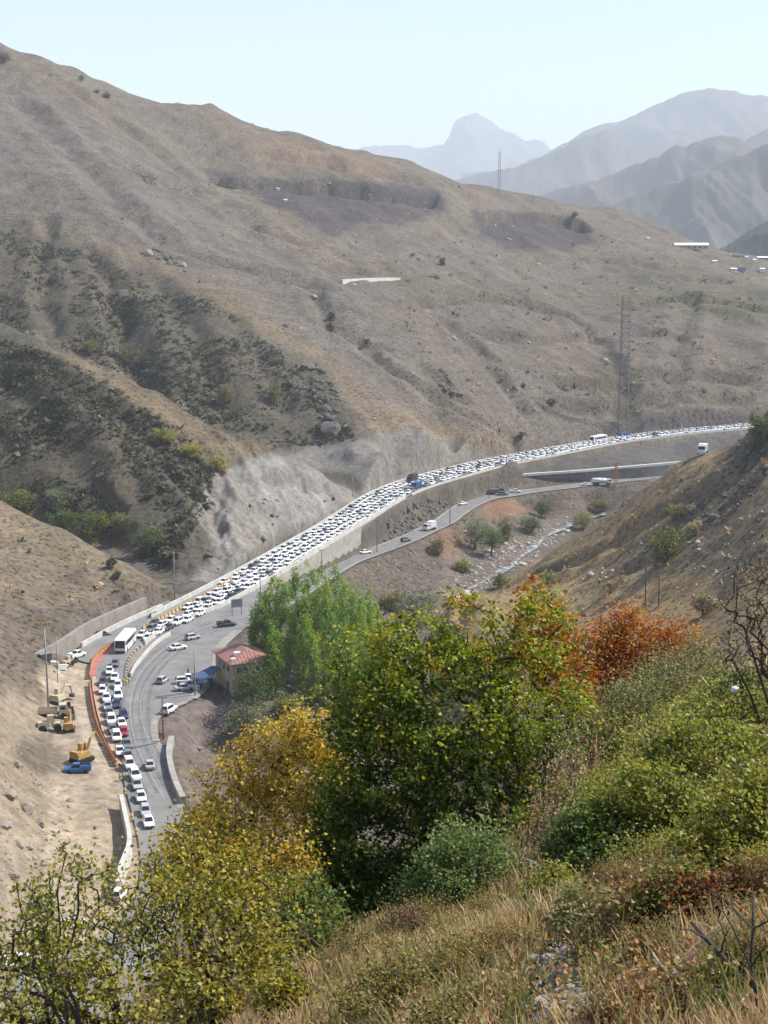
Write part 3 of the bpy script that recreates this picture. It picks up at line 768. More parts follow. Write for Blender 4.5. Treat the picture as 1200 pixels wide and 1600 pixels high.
# ------------------------------------------------------------------ haze: a closed box of air
hz = MB()
hz.box((0, 9900, 765), (16000, 22000, 1930))
m = bpy.data.materials.new('air')
m.use_nodes = True
t = m.node_tree
t.nodes.remove(t.nodes['Principled BSDF'])
pv = t.nodes.new('ShaderNodeVolumePrincipled')
pv.inputs['Color'].default_value = (.90, .955, 1.0, 1)
pv.inputs['Density'].default_value = 0.0001
pv.inputs['Anisotropy'].default_value = 0.0
t.links.new(pv.outputs[0], t.nodes['Material Output'].inputs['Volume'])
haze = hz.build('haze', m)
tag(haze, kind='stuff')
# ------------------------------------------------------------------ materials for built things
M = {}
M['asphalt'] = mat('asphalt', (.20, .195, .186), rough=.9, var=.24, scale=.22, bump=.02, bscale=3)
M['concrete'] = mat('concrete', (.33, .31, .275), rough=.9, var=.26, scale=.5, bump=.01, bscale=4)
M['white_concrete'] = mat('white_concrete', (.50, .485, .445), rough=.85, var=.22, scale=.5)
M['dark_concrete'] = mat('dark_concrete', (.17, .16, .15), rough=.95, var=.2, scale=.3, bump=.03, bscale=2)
M['wall_stone'] = mat('wall_stone', (.25, .225, .195), rough=.95, var=.25, scale=.4, bump=.05, bscale=2)
M['line'] = mat('line_paint', (.30, .30, .29), rough=.8, var=.35, scale=.8)
M['orange'] = mat('orange_plastic', (.42, .17, .08), rough=.75, var=.15, scale=2)
M['yellow'] = mat('yellow_plastic', (.48, .33, .15), rough=.6, var=.15, scale=2)
M['redmat'] = mat('red_paint', (.36, .15, .13), rough=.8, var=.2, scale=.5)
M['glass'] = mat('car_glass', (.02, .025, .03), rough=.12, var=.05, spec=.6)
M['tyre'] = mat('tyre', (.02, .02, .02), rough=.9)
M['rim'] = mat('rim', (.35, .35, .36), rough=.4, metal=.6)
M['lamp'] = mat('lamp_glass', (.6, .6, .58), rough=.2)
M['tail'] = mat('tail_glass', (.35, .02, .02), rough=.3)
M['black'] = mat('black_plastic', (.03, .03, .03), rough=.6)
M['steel'] = mat('galvanised_steel', (.30, .31, .32), rough=.5, metal=.5, var=.2)
M['dark_steel'] = mat('dark_steel', (.10, .11, .12), rough=.6, metal=.4, var=.2)
M['wood'] = mat('weathered_wood', (.16, .12, .09), rough=.95, var=.3, scale=4)
M['rust'] = mat('rusty_steel', (.22, .10, .05), rough=.9, var=.35, scale=3)
for k, c in dict(white=(.78, .78, .77), silver=(.42, .43, .44), grey=(.16, .17, .18), dark=(.05, .055, .06), navy=(.03, .04, .09), red=(.35, .02, .04), beige=(.50, .46, .38), blue=(.03, .12, .32), green=(.05, .12, .1)).items():
    M['paint_' + k] = mat('paint_' + k, c, rough=.35, var=.05, scale=1.5, spec=.5)

# ------------------------------------------------------------------ roads
def ribbon(name, L, Wd, z, m, kind='structure', sub=1):
    t = np.gradient(L[:, :2], axis=0); t /= np.linalg.norm(t, axis=1)[:, None]
    n = np.c_[-t[:, 1], t[:, 0]]
    V = []; k = 5
    for i in range(len(L)):
        for s_ in np.linspace(-.5, .5, k):
            V.append((*(L[i, :2] + n[i] * Wd[i] * s_), L[i, 2] + z))
    F = [(i * k + j, i * k + j + 1, (i + 1) * k + j + 1, (i + 1) * k + j) for i in range(len(L) - 1) for j in range(k - 1)]
    me = bpy.data.meshes.new(name); me.from_pydata(V, [], F); me.update()
    return tag(link(name, me, m), kind=kind)
UP3 = UP.copy(); LO3 = LO.copy()
ribbon('road', UP3, UPW, 0.012, M['asphalt'])
ribbon('road', LO3, LOW, 0.024, M['asphalt'])
bm = bmesh.new()
vs = [bm.verts.new((x, y, 0)) for x, y in SOUTH_XY]
f = bm.faces.new(vs)
bmesh.ops.triangulate(bm, faces=[f])
me = bpy.data.meshes.new('road'); bm.to_mesh(me); bm.free()
tag(link('road', me, M['asphalt']), kind='structure')

def side(L, Wd, sgn, off=0.0, i0=0, i1=None):
    """a line along one edge of a road; sgn +1 is the hill side when walking from far to near"""
    t = np.gradient(L[:, :2], axis=0); t /= np.linalg.norm(t, axis=1)[:, None]
    n = np.c_[t[:, 1], -t[:, 0]] * sgn
    P = np.c_[L[:, :2] + n * (Wd[:, None] / 2 + off), L[:, 2]]
    return P[i0:i1]

def px_line(pts, z=0.0, step=3.0):
    P = [PZ(u, v, (z[i] if isinstance(z, (list, tuple)) else z)) for i, (u, v) in enumerate(pts)]
    return resample(P, None, step)[0]

def wall_along(name, P, h, th, m, label=None, cat='wall', z0=-0.6, parent=None, h0=None, group=None, battered=0.0):
    """a wall of height h following P, standing from z0 below to h above"""
    P = np.asarray(P, float)
    n = len(P)
    t = np.gradient(P[:, :2], axis=0); t /= np.linalg.norm(t, axis=1)[:, None] + 1e-9
    nn = np.c_[t[:, 1], -t[:, 0]]
    H = np.linspace(h if h0 is None else h0, h, n)
    zb = np.broadcast_to(np.asarray(z0, float), (n,))
    V = []
    for i in range(n):
        a = P[i, :2] + nn[i] * th / 2; b = P[i, :2] - nn[i] * th / 2
        a2 = P[i, :2] + nn[i] * (th / 2 + battered); 
        V += [(*a2, P[i, 2] + zb[i]), (*a, P[i, 2] + H[i]), (*b, P[i, 2] + H[i]), (*b, P[i, 2] + zb[i])]
    F = []
    for i in range(n - 1):
        for j in range(4):
            k = (j + 1) % 4
            F.append((i * 4 + j, i * 4 + k, (i + 1) * 4 + k, (i + 1) * 4 + j))
    F += [(3, 2, 1, 0), tuple(range((n - 1) * 4, n * 4))]
    me = bpy.data.meshes.new(name); me.from_pydata(V, [], F); me.update()
    o = link(name, me, m, parent)
    if label: tag(o, label, cat, group)
    return o

def idx_at_u(L, u0):
    uu = np.array([proj(*p)[0] for p in L]); return int(np.argmin(np.abs(uu - u0)))

# hill-side parapet, from the far bend down to the works
iA = idx_at_u(UP, 1165)
hl = side(UP, UPW, +1, 0.1)[iA:]
tail_l = px_line([(262, 945), (232, 959), (200, 973), (160, 993), (127, 1012)])
wall_along('parapet_wall', np.vstack([hl[:-1], tail_l[1:]]), 1.15, .5, M['white_concrete'], 'long low white concrete parapet running along the hill side of the jammed road')
# valley-side parapet
i1 = idx_at_u(UP, 604)
vr = side(UP, UPW, -1, 0.1)
vr_near = vr[i1:-2]
tail_r = px_line([(283, 972), (262, 983), (240, 996), (226, 1008)])
wall_along('parapet_wall', np.vstack([vr_near[:-3], tail_r]), 1.1, .45, M['white_concrete'], 'white concrete parapet along the valley side, on top of the tall retaining wall')
wall_along('guard_kerb', vr[iA:i1 - 1], .55, .3, M['white_concrete'], 'thin pale kerb line along the valley edge of the far jammed road', 'kerb')
# tall retaining wall between the two roads
iw = idx_at_u(UP, 572); iw2 = idx_at_u(UP, 330)
wp = side(UP, UPW, -1, 0.55)[iw:iw2]
zb = np.interp([proj(*p)[0] for p in wp], [340, 400, 470, 540, 572], [-.8, -1.8, -5.5, -10, -12])
wall_along('retaining_wall', wp, -.02, .35, M['concrete'], 'tall pale concrete retaining wall holding the jammed road above the lower road', z0=zb, battered=-.3)
bt = MB()
# vertical joints of the retaining wall, recessed strips
w0 = side(UP, UPW, -1, 0.95)[iw:iw2]
# lower road walls
wall_along('retaining_wall', px_line([(686, 794), (700, 787), (724, 779), (758, 771)], [-9.5, -9.6, -9.7, -9.8]), 2.2, .6, M['concrete'], 'low pale retaining wall on the uphill edge of the lower road bend', h0=4.6, z0=-1)
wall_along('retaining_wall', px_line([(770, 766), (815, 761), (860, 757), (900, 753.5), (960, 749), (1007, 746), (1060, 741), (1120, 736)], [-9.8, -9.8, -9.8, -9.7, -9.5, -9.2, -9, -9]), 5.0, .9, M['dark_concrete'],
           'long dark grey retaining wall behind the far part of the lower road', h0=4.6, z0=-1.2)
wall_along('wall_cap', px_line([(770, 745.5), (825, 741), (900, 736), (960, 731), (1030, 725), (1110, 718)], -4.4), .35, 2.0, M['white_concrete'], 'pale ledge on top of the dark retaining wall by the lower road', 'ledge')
# wall by the pit, wall in the yard, wall by the near hill
wall_along('roadside_wall', px_line([(268, 1160), (264, 1180), (267, 1205), (275, 1232), (286, 1256)]), 1.3, 1.0, M['concrete'], 'short curved concrete wall beside the brown earth pit', z0=-4, battered=0)
wall_along('concrete_wall', px_line([(190, 1262), (197, 1295), (203, 1325), (201, 1345), (190, 1372), (185, 1400)]), 2.3, .7, M['white_concrete'], 'white concrete wall bending through the dusty construction yard', z0=-1)
hw = px_line([(60, 1066), (85, 1050), (118, 1028), (150, 1003), (200, 976), (243, 955)])
wall_along('retaining_wall', hw + np.array([-3.0, 3.0, 0]), 3.0, 1.0, M['wall_stone'], 'weathered concrete retaining wall holding back the tan hill above the yard', h0=4.4, z0=-1)
# median between the carriageways
md = px_line([(266, 992), (250, 1002), (236, 1014), (222, 1030), (211, 1044), (204, 1058)])
wall_along('median_wall', md, .85, .35, M['white_concrete'], 'curved white median wall ending beside the yellow barrels')
ks = px_line([(222, 1010), (210, 1020), (202, 1032), (198, 1046), (197, 1060)], 0, 1.25)
for i in range(len(ks) - 1):
    a, b = Vector(ks[i]), Vector(ks[i + 1]); c = (a + b) / 2
    k = MB().box((0, 0, .3), ((b - a).length * .62, .45, .6), taper=.85).build('kerb_block', M['white_concrete'] if i % 2 == 0 else M['dark_concrete'])
    k.location = c; k.rotation_euler.z = math.atan2((b - a).y, (b - a).x)
    tag(k, ('white' if i % 2 == 0 else 'dark') + ' painted kerb block in the striped row on the median beside the coach', 'kerb block', 'striped kerb blocks on the median')
# verge of earth inside the median
vb = [PZ(u, v, .10) for u, v in [(224, 1012), (262, 992), (232, 1016), (214, 1036), (205, 1052), (200, 1056), (200, 1042), (206, 1024)]]
bmv = bmesh.new(); bf = bmv.faces.new([bmv.verts.new(p) for p in vb]); r = bmesh.ops.extrude_face_region(bmv, geom=[bf])
for e in r['geom']:
    if isinstance(e, bmesh.types.BMVert): e.co.z -= .2
bmesh.ops.recalc_face_normals(bmv, faces=bmv.faces)
me = bpy.data.meshes.new('verge'); bmv.to_mesh(me); bmv.free()
tag(link('verge', me, mat('verge_earth', (.24, .20, .16), rough=1, var=.25, scale=.6)), kind='structure')

# painted lines, thin sheets on the asphalt
def stripe(P, w, z, name='lane_line'):
    P = np.asarray(P, float); t = np.gradient(P[:, :2], axis=0); t /= np.linalg.norm(t, axis=1)[:, None]; n = np.c_[-t[:, 1], t[:, 0]]
    V = []
    for i in range(len(P)):
        V += [(*(P[i, :2] + n[i] * w / 2), P[i, 2] + z), (*(P[i, :2] - n[i] * w / 2), P[i, 2] + z)]
    me = bpy.data.meshes.new(name); me.from_pydata(V, [], [(2 * i, 2 * i + 1, 2 * i + 3, 2 * i + 2) for i in range(len(P) - 1)]); me.update()
    return tag(link(name, me, M['line']), kind='structure')
stripe(px_line([(258, 1250), (232, 1205), (212, 1160), (204, 1120), (205, 1090), (214, 1062), (232, 1036), (262, 1010), (300, 988), (350, 968)]), .18, .008)
stripe(px_line([(246, 1180), (226, 1140), (219, 1100), (228, 1070), (250, 1040), (285, 1012), (330, 988), (370, 974)]), .12, .008)
stripe(side(UP, UPW - 1.6, +1, 0)[iA:], .15, .018)
stripe(side(LO, LOW - 1.0, +1, 0)[20:], .13, .030)
stripe(side(LO, LOW - 1.0, -1, 0)[20:], .13, .030)
# red painted strip beside the coach and the tan strip along the barrier
def sheet(name, px, z, m):
    bm = bmesh.new(); f = bm.faces.new([bm.verts.new(PZ(u, v, z)) for u, v in px]); bmesh.ops.triangulate(bm, faces=[f])
    me = bpy.data.meshes.new(name); bm.to_mesh(me); bm.free(); return tag(link(name, me, m), kind='structure')
sheet('painted_strip', [(178, 1006), (160, 1015), (148, 1028), (143, 1045), (143, 1056), (150, 1056), (152, 1042), (160, 1030), (176, 1018)], .010, M['redmat'])
sheet('dusty_strip', [(143, 1057), (145, 1080), (151, 1110), (160, 1143), (172, 1168), (184, 1192), (190, 1194), (180, 1168), (167, 1140), (158, 1108), (153, 1080), (150, 1057)], .010, mat('dusty_strip', (.42, .30, .2), rough=1, var=.2, scale=.5))
M['worn'] = mat('worn_asphalt', (.155, .152, .147), rough=.85, var=.3, scale=.4)
M['dusty'] = mat('dusty_asphalt', (.27, .25, .225), rough=.95, var=.3, scale=.5)
def band(P, w, m, z):
    o = stripe(P, w, z, 'tyre_track'); o.data.materials.clear(); o.data.materials.append(m)
for k_, off in enumerate((-1.5, .3, 2.0, 3.6)):
    cl = px_line([(244, 1240), (222, 1195), (206, 1150), (203, 1105), (212, 1068), (236, 1034), (280, 1000), (345, 972)])
    t_ = np.gradient(cl[:, :2], axis=0); t_ /= np.linalg.norm(t_, axis=1)[:, None]
    cl2 = cl.copy(); cl2[:, 0] += -t_[:, 1] * off * -1; cl2[:, 1] += t_[:, 0] * off * -1
    band(cl2, .75, M['worn'], .004)
for off in (-2.6, -.9, 1.0, 2.7):
    t_ = np.gradient(LO[:, :2], axis=0); t_ /= np.linalg.norm(t_, axis=1)[:, None]; cl2 = LO.copy(); cl2[:, 0] += -t_[:, 1] * off; cl2[:, 1] += t_[:, 0] * off
    band(cl2[:-8], .7, M['worn'], .028)
band(side(LO, LOW - .9, -1, 0)[:-6], .9, M['dusty'], .0265); band(side(LO, LOW - .9, +1, 0)[:-6], .9, M['dusty'], .0265)
band(px_line([(300, 1091), (322, 1070), (338, 1040), (346, 1008), (372, 985)]), 2.2, M['dusty'], .005)
band(px_line([(283, 1262), (272, 1222), (262, 1180), (246, 1164), (241, 1130), (254, 1113), (290, 1097)]), 1.3, M['dusty'], .005)
# dark strips across the open lanes; the two long ones paint pole shadows
for q in ([(243, 1088), (300, 1081), (300, 1083), (243, 1090.5)], [(204, 1168), (245, 1160), (245, 1162), (204, 1171)], [(246, 1215), (268, 1212), (268, 1213.5), (246, 1217)]):
    sheet('patch', q, .009, M['dark_steel'])

# ------------------------------------------------------------------ barriers in rows
def barrier_mesh(L):
    b = MB()
    prof = [(-.30, 0), (-.28, .25), (-.13, .45), (-.09, .95), (.09, .95), (.13, .45), (.28, .25), (.30, 0)]
    b.prism([(-L / 2, y, z) for y, z in prof], (L, 0, 0))
    b.box((0, 0, .97), (L * .5, .1, .06))
    return b.mesh('plastic_barrier')
def barrier_row(P, m, col, where, group):
    me = barrier_mesh(1.5); me.materials.append(m)
    for i in range(len(P) - 1):
        a, b = Vector(P[i]), Vector(P[i + 1])
        o = bpy.data.objects.new('plastic_barrier', me); COL.objects.link(o)
        o.location = (a + b) / 2 + Vector((0, 0, .01)); o.rotation_euler.z = math.atan2((b - a).y, (b - a).x) + random.uniform(-.06, .06)
        tag(o, col + ' plastic road barrier ' + where, 'barrier', group)
barrier_row(px_line([(177, 1008), (160, 1018), (147, 1031), (142, 1046), (140, 1060)], 0, 1.65), M['orange'], 'orange', 'curving round the red painted strip', 'orange barriers round the red strip')
barrier_row(px_line([(140, 1070), (142, 1090), (147, 1118), (155, 1145), (168, 1172), (181, 1196)], 0, 1.62), M['orange'], 'dark orange', 'in the long row between the yard and the queue', 'orange barriers along the yard')
barrier_row(px_line([(366, 903), (345, 918), (318, 933), (290, 948), (262, 962), (240, 974), (222, 984)], 0, 2.1), M['yellow'], 'yellow', 'dividing the empty lane from the jam on the upper road', 'yellow barriers along the jam')
def barrel(u, v, label, m=M['yellow']):
    p = Vector(PZ(u, v, 0.012))
    t = empty('traffic_barrel', p, 0, label, 'barrel')
    MB().lathe([(.30, 0), (.32, .1), (.27, .12), (.27, .5), (.30, .52), (.27, .56), (.24, .95), (.2, 1.0)], n=12).build('body', m, t, True)
    MB().lathe([(.285, .62), (.28, .74)], n=12).build('band', M['white_concrete'], t)
for u, v, l in [(194, 1068, 'yellow barrel at the tip of the median, nearest the queue'), (198, 1070, 'yellow barrel in the middle of the cluster at the median tip'), (202, 1067, 'yellow barrel touching the end of the white median wall'),
                (197, 1064, 'yellow barrel standing highest in the cluster at the median tip'), (182, 1200, 'yellow barrel closing the end of the orange barrier row'),
                (188, 1217, 'yellow barrel alone between the yard and the queue, above the concrete wall'), (195, 1240, 'yellow barrel at the upper end of the white yard wall'), (206, 1280, 'yellow barrel beside the yard wall, level with the last cars'),
                (213, 1303, 'yellow barrel nearest the autumn treetops by the roadside')]:
    barrel(u, v, l)

# ------------------------------------------------------------------ vehicles
def car_parts(kind):
    """x forward. returns list of (part name, MB, material key or None for paint)"""
    sh = dict(sedan=dict(L=4.35, W=1.70, roof=1.43, c0=-1.45, c1=.95, r0=-.95, r1=.30, bz=.90, tz=.93),
              hatch=dict(L=3.85, W=1.64, roof=1.46, c0=-1.85, c1=.95, r0=-1.45, r1=.35, bz=.90, tz=.93),
              suv=dict(L=4.45, W=1.82, roof=1.70, c0=-2.1, c1=1.0, r0=-1.85, r1=.45, bz=1.02, tz=1.02),
              pickup=dict(L=4.9, W=1.75, roof=1.62, c0=-.65, c1=1.15, r0=-.45, r1=.65, bz=.98, tz=.98))[kind]
    L, Wd, roof = sh['L'], sh['W'], sh['roof']
    h = Wd / 2; out = []
    b = MB()
    xs = [-L / 2, -L / 2 + .12, -L / 2 + .55, sh['c0'], 0, sh['c1'], L / 2 - .5, L / 2 - .1, L / 2]
    ws = [.84, .93, .98, 1, 1, 1, .97, .90, .80]
    zt = [sh['tz'] - .22, sh['tz'] - .06, sh['tz'], sh['bz'], sh['bz'], sh['bz'], sh['bz'] - .10, sh['bz'] - .2, sh['bz'] - .34]
    zb = [.42, .32, .26, .22, .22, .22, .26, .3, .4]
    V = []; F = []
    for x, w, z1, z0 in zip(xs, ws, zt, zb):
        V += [(x, -h * w * .94, z0), (x, -h * w, z0 + .2), (x, -h * w, z1 - .16), (x, -h * w * .86, z1), (x, h * w * .86, z1), (x, h * w, z1 - .16), (x, h * w, z0 + .2), (x, h * w * .94, z0)]
    for i in range(len(xs) - 1):
        for j in range(8):
            k = (j + 1) % 8
            F.append((i * 8 + j, i * 8 + k, (i + 1) * 8 + k, (i + 1) * 8 + j))
    F += [tuple(range(7, -1, -1)), tuple((len(xs) - 1) * 8 + j for j in range(8))]
    b.add(V, F)
    # cabin shell
    c0, c1, r0, r1, bz = sh['c0'], sh['c1'], sh['r0'], sh['r1'], sh['bz'] - .02
    wb, wr = h * .86, h * .70
    C = [(c0, -wb, bz), (c1, -wb, bz), (c1, wb, bz), (c0, wb, bz), (r0, -wr, roof), (r1, -wr, roof), (r1, wr, roof), (r0, wr, roof)]
    b.add(C, [(4, 5, 6, 7), (0, 1, 5, 4), (1, 2, 6, 5), (2, 3, 7, 6), (3, 0, 4, 7)])
    rf = MB(); rf.box(((r0 + r1) / 2, 0, roof + .012), ((r1 - r0) * .98, wr * 1.92, .035), taper=.92)
    if kind == 'pickup':
        x0, x1 = -L / 2 + .08, c0 - .06
        b.box(((x0 + x1) / 2, h * .93, bz + .16), (x1 - x0, .06, .34)); b.box(((x0 + x1) / 2, -h * .93, bz + .16), (x1 - x0, .06, .34)); b.box((x0, 0, bz + .16), (.06, Wd * .9, .34))
    out.append(('body', b, None)); out.append(('roof', rf, None))
    def pane(name, q, inset=.10, lift=.014):
        q = [Vector(p) for p in q]; c = sum(q, Vector()) / 4; n = (q[1] - q[0]).cross(q[3] - q[0]).normalized()
        if n.dot(c - Vector((0, 0, .9))) < 0: n = -n
        q2 = [c + (p - c) * (1 - inset) + n * lift for p in q]; q3 = [p - n * (lift * .8) for p in q2]
        m = MB(); m.add(q2 + q3, [(0, 1, 2, 3), (0, 4, 5, 1), (1, 5, 6, 2), (2, 6, 7, 3), (3, 7, 4, 0)]); out.append((name, m, 'glass'))
    pane('windscreen', [C[1], C[2], C[6], C[5]]); pane('rear_window', [C[3], C[0], C[4], C[7]], .14)
    pane('side_window', [C[0], C[1], C[5], C[4]], .16); pane('side_window', [C[2], C[3], C[7], C[6]], .16)
    for sy in (-1, 1):
        m = MB(); m.box((L / 2 - .05, sy * h * .6, sh['bz'] - .32), (.12, .34, .16)); out.append(('headlight', m, 'lamp'))
        m = MB(); m.box((-L / 2 + .03, sy * h * .68, sh['tz'] - .27), (.1, .24, .2)); out.append(('tail_light', m, 'tail'))
        m = MB(); m.box((c1 - .12, sy * (h + .09), bz + .07), (.12, .2, .13)); out.append(('mirror', m, None))
    m = MB(); m.box((L / 2 - .01, 0, .47), (.1, Wd * .84, .16)); out.append(('bumper', m, 'black'))
    for sx in (-1, 1):
        for sy in (-1, 1):
            m = MB(); m.wheel((sx * L * .29, sy * (h - .1), .31), .31, .21, 12); out.append(('wheel', m, 'tyre'))
    return out
CAR_CACHE = {}
def car(kind, color, loc, rz, label, group=None, name='parked_car', cat='car'):
    key = (kind, color)
    if key not in CAR_CACHE:
        L = []
        for nm, m, mk in car_parts(kind):
            me = m.mesh(nm); me.materials.append(M[mk] if mk else M['paint_' + color]); L.append((nm, me))
        CAR_CACHE[key] = L
    t = empty(name, loc, rz, label, cat, group)
    for nm, me in CAR_CACHE[key]:
        o = bpy.data.objects.new(nm, me); COL.objects.link(o); o.parent = t
    return t
FAR_CACHE = {}
def far_car_mesh(kind, color):
    key = (kind, color)
    if key not in FAR_CACHE:
        mats = [M['paint_' + color], M['glass'], M['tyre'], M['lamp'], M['tail'], M['black']]
        mi = {None: 0, 'glass': 1, 'tyre': 2, 'lamp': 3, 'tail': 4, 'black': 5}
        b = MB()
        for nm, m, mk in car_parts(kind):
            if nm in ('mirror',): continue
            b.add(m.v, m.f, mi[mk])
        me = b.mesh('car')
        for x in mats: me.materials.append(x)
        FAR_CACHE[key] = me
    return FAR_CACHE[key]

# queue of the near stretch; heading follows this line (cars drive towards the camera)
QP = px_line([(236, 1300), (222, 1250), (206, 1205), (193, 1165), (184, 1130), (178, 1095), (175, 1065), (180, 1035), (195, 1008), (225, 986), (262, 968)])
QT = np.gradient(QP[:, :2], axis=0)
def q_heading(x, y):
    i = int(np.argmin((QP[:, 0] - x) ** 2 + (QP[:, 1] - y) ** 2)); t = QT[i]
    return math.atan2(-t[1], -t[0])
QUEUE = [  # (u, v, kind, colour, label)
    (161, 1064, 'hatch', 'dark', 'dark car at the tail of the short file beside the orange barriers'),
    (160, 1077, 'hatch', 'white', 'white hatchback just ahead of the dark car, beside the orange barriers'),
    (166, 1089, 'sedan', 'white', 'white saloon between a white hatchback and a mauve-grey car, beside the orange barriers'),
    (168, 1102, 'sedan', 'silver', 'silver-grey saloon beside the orange barriers, level with the navy saloon'),
    (171, 1112, 'hatch', 'grey', 'dark grey hatchback squeezed between silver and white cars beside the barriers'),
    (174, 1124, 'suv', 'white', 'white estate car beside the barriers, level with the navy hatchback'),
    (176, 1138, 'sedan', 'grey', 'dark grey saloon beside the barriers, level with the red car'),
    (182, 1150, 'suv', 'white', 'white car just below the red car, beside the barrier row'),
    (187, 1172, 'sedan', 'white', 'white saloon opposite the lower end of the orange barrier row'),
    (180, 1035, 'hatch', 'grey', 'small grey car directly in front of the white coach'),
    (171, 1047, 'sedan', 'white', 'white car second in front of the coach, beside the red strip'),
    (179, 1057, 'sedan', 'white', 'white saloon passing the yellow barrels, upper of two'),
    (184, 1069, 'hatch', 'white', 'white hatchback just below the yellow barrels'),
    (184, 1085, 'suv', 'white', 'white car directly behind the navy saloon in the outer file'),
    (182, 1098, 'sedan', 'navy', 'navy saloon in the outer file, level with the silver-grey saloon'),
    (193, 1115, 'hatch', 'navy', 'navy hatchback at the edge of the open lane, behind a white saloon'),
    (190, 1128, 'sedan', 'white', 'white saloon between the navy hatchback and the red car'),
    (193, 1142, 'hatch', 'red', 'dark red hatchback, the only red car in the queue'),
    (198, 1161, 'sedan', 'grey', 'slate grey saloon by the painted pole shadow across the lane'),
    (200, 1179, 'hatch', 'grey', 'grey hatchback below the slate grey saloon'),
    (202, 1193, 'suv', 'white', 'white car level with the lone silver car in the open lane'),
    (211, 1210, 'suv', 'white', 'white van-like car fifth from the head of the queue'),
    (214, 1224, 'sedan', 'silver', 'silver saloon fourth from the head of the queue'),
    (220, 1243, 'sedan', 'white', 'white saloon third from the head of the queue'),
    (227, 1265, 'hatch', 'silver', 'silver-grey hatchback second from the head of the queue'),
    (232, 1282, 'sedan', 'white', 'white saloon at the very head of the queue')]
for u, v, k, c, l in QUEUE:
    x, y, _ = PZ(u, v, .75)
    car(k, c, (x, y, .014), q_heading(x, y) + random.uniform(-.04, .04), l, 'cars queueing in the near stretch', 'queued_car')
for u, v, k, c, l, hd in [(234, 1193, 'sedan', 'silver', 'silver saloon driving alone in the open lane', 100), (254, 1061, 'hatch', 'silver', 'silver hatchback in the open lane above the roadside pole', 75),
                          (278, 1010, 'sedan', 'white', 'white saloon on the wide asphalt behind the median wall', 38), (301, 994, 'hatch', 'silver', 'small silver car farthest up the wide asphalt', 42),
                          (264, 1107, 'suv', 'white', 'white van parked at the roadside next to the wooden pole', 70), (288, 1073, 'sedan', 'silver', 'silver car parked in front of the blue canopy', 20),
                          (287, 1062, 'hatch', 'white', 'white hatchback parked farther left by the blue canopy', 15), (296, 1058, 'sedan', 'white', 'white saloon parked touching the utility pole by the canopy', 10),
                          (354, 974, 'pickup', 'dark', 'dark pickup truck parked near the signboard', 25), (120, 1022, 'pickup', 'white', 'white pickup parked at the end of the hill-side parapet', 60),
                          (187, 1394, 'hatch', 'white', 'white car half hidden by leaves at the end of the yard wall', 80), (112, 1443, 'sedan', 'white', 'white car glimpsed through the lower left treetops, highest of them', 35),
                          (78, 1472, 'hatch', 'white', 'white car glimpsed through leaves between two others at lower left', 35), (30, 1500, 'suv', 'white', 'white car glimpsed through leaves at the left edge', 35),
                          (571, 862, 'sedan', 'white', 'white saloon on the lower road nearest the tall retaining wall', 40), (634, 843, 'hatch', 'dark', 'dark hatchback on the lower road behind the box truck', 40),
                          (723, 786, 'sedan', 'white', 'white saloon on the bend of the lower road', 40), (805, 767, 'pickup', 'white', 'white pickup on the lower road just right of the loader', 5),
                          (786, 771, 'suv', 'grey', 'grey off-road car standing by the orange earth bank', 5), (915, 756, 'sedan', 'white', 'white saloon on the far lower road next to the big white truck', 10)]:
    if v > 900: z = .0
    else:
        p = G(u, v + 2, 250, 900); z = p.z + .37
    x, y, _ = PZ(u, v, z + .75)
    if v <= 900: z = line_dist(np.array([x]), np.array([y]), LO, LOW)[1][0] + .03
    elif v < 1380 or True: z = .02
    car(k, c, (x, y, z), math.radians(hd), l, None, 'car')

# the pack of cars merging behind the coach
for u, v, k, c, l in [(222, 990, 'sedan', 'white', 'white saloon right behind the coach on its hill side'), (231, 995, 'hatch', 'white', 'white hatchback right behind the coach by the median parapet'), (236, 982, 'suv', 'grey', 'grey tall car second behind the coach'),
                      (247, 986, 'sedan', 'white', 'white saloon second behind the coach beside the parapet'), (252, 975, 'hatch', 'white', 'white hatchback third behind the coach'), (262, 979, 'sedan', 'dark', 'black saloon behind the coach beside the parapet'),
                      (267, 967, 'sedan', 'white', 'white saloon fourth behind the coach'), (241, 973, 'hatch', 'dark', 'dark hatchback behind the coach nearest the yellow barriers'), (277, 971, 'suv', 'white', 'white tall car last in the merging pack beside the parapet')]:
    x, y, _ = PZ(u, v, .75)
    car(k, c, (x, y, .02), q_heading(x, y) + random.uniform(-.08, .08), l, 'cars merging behind the coach', 'queued_car')
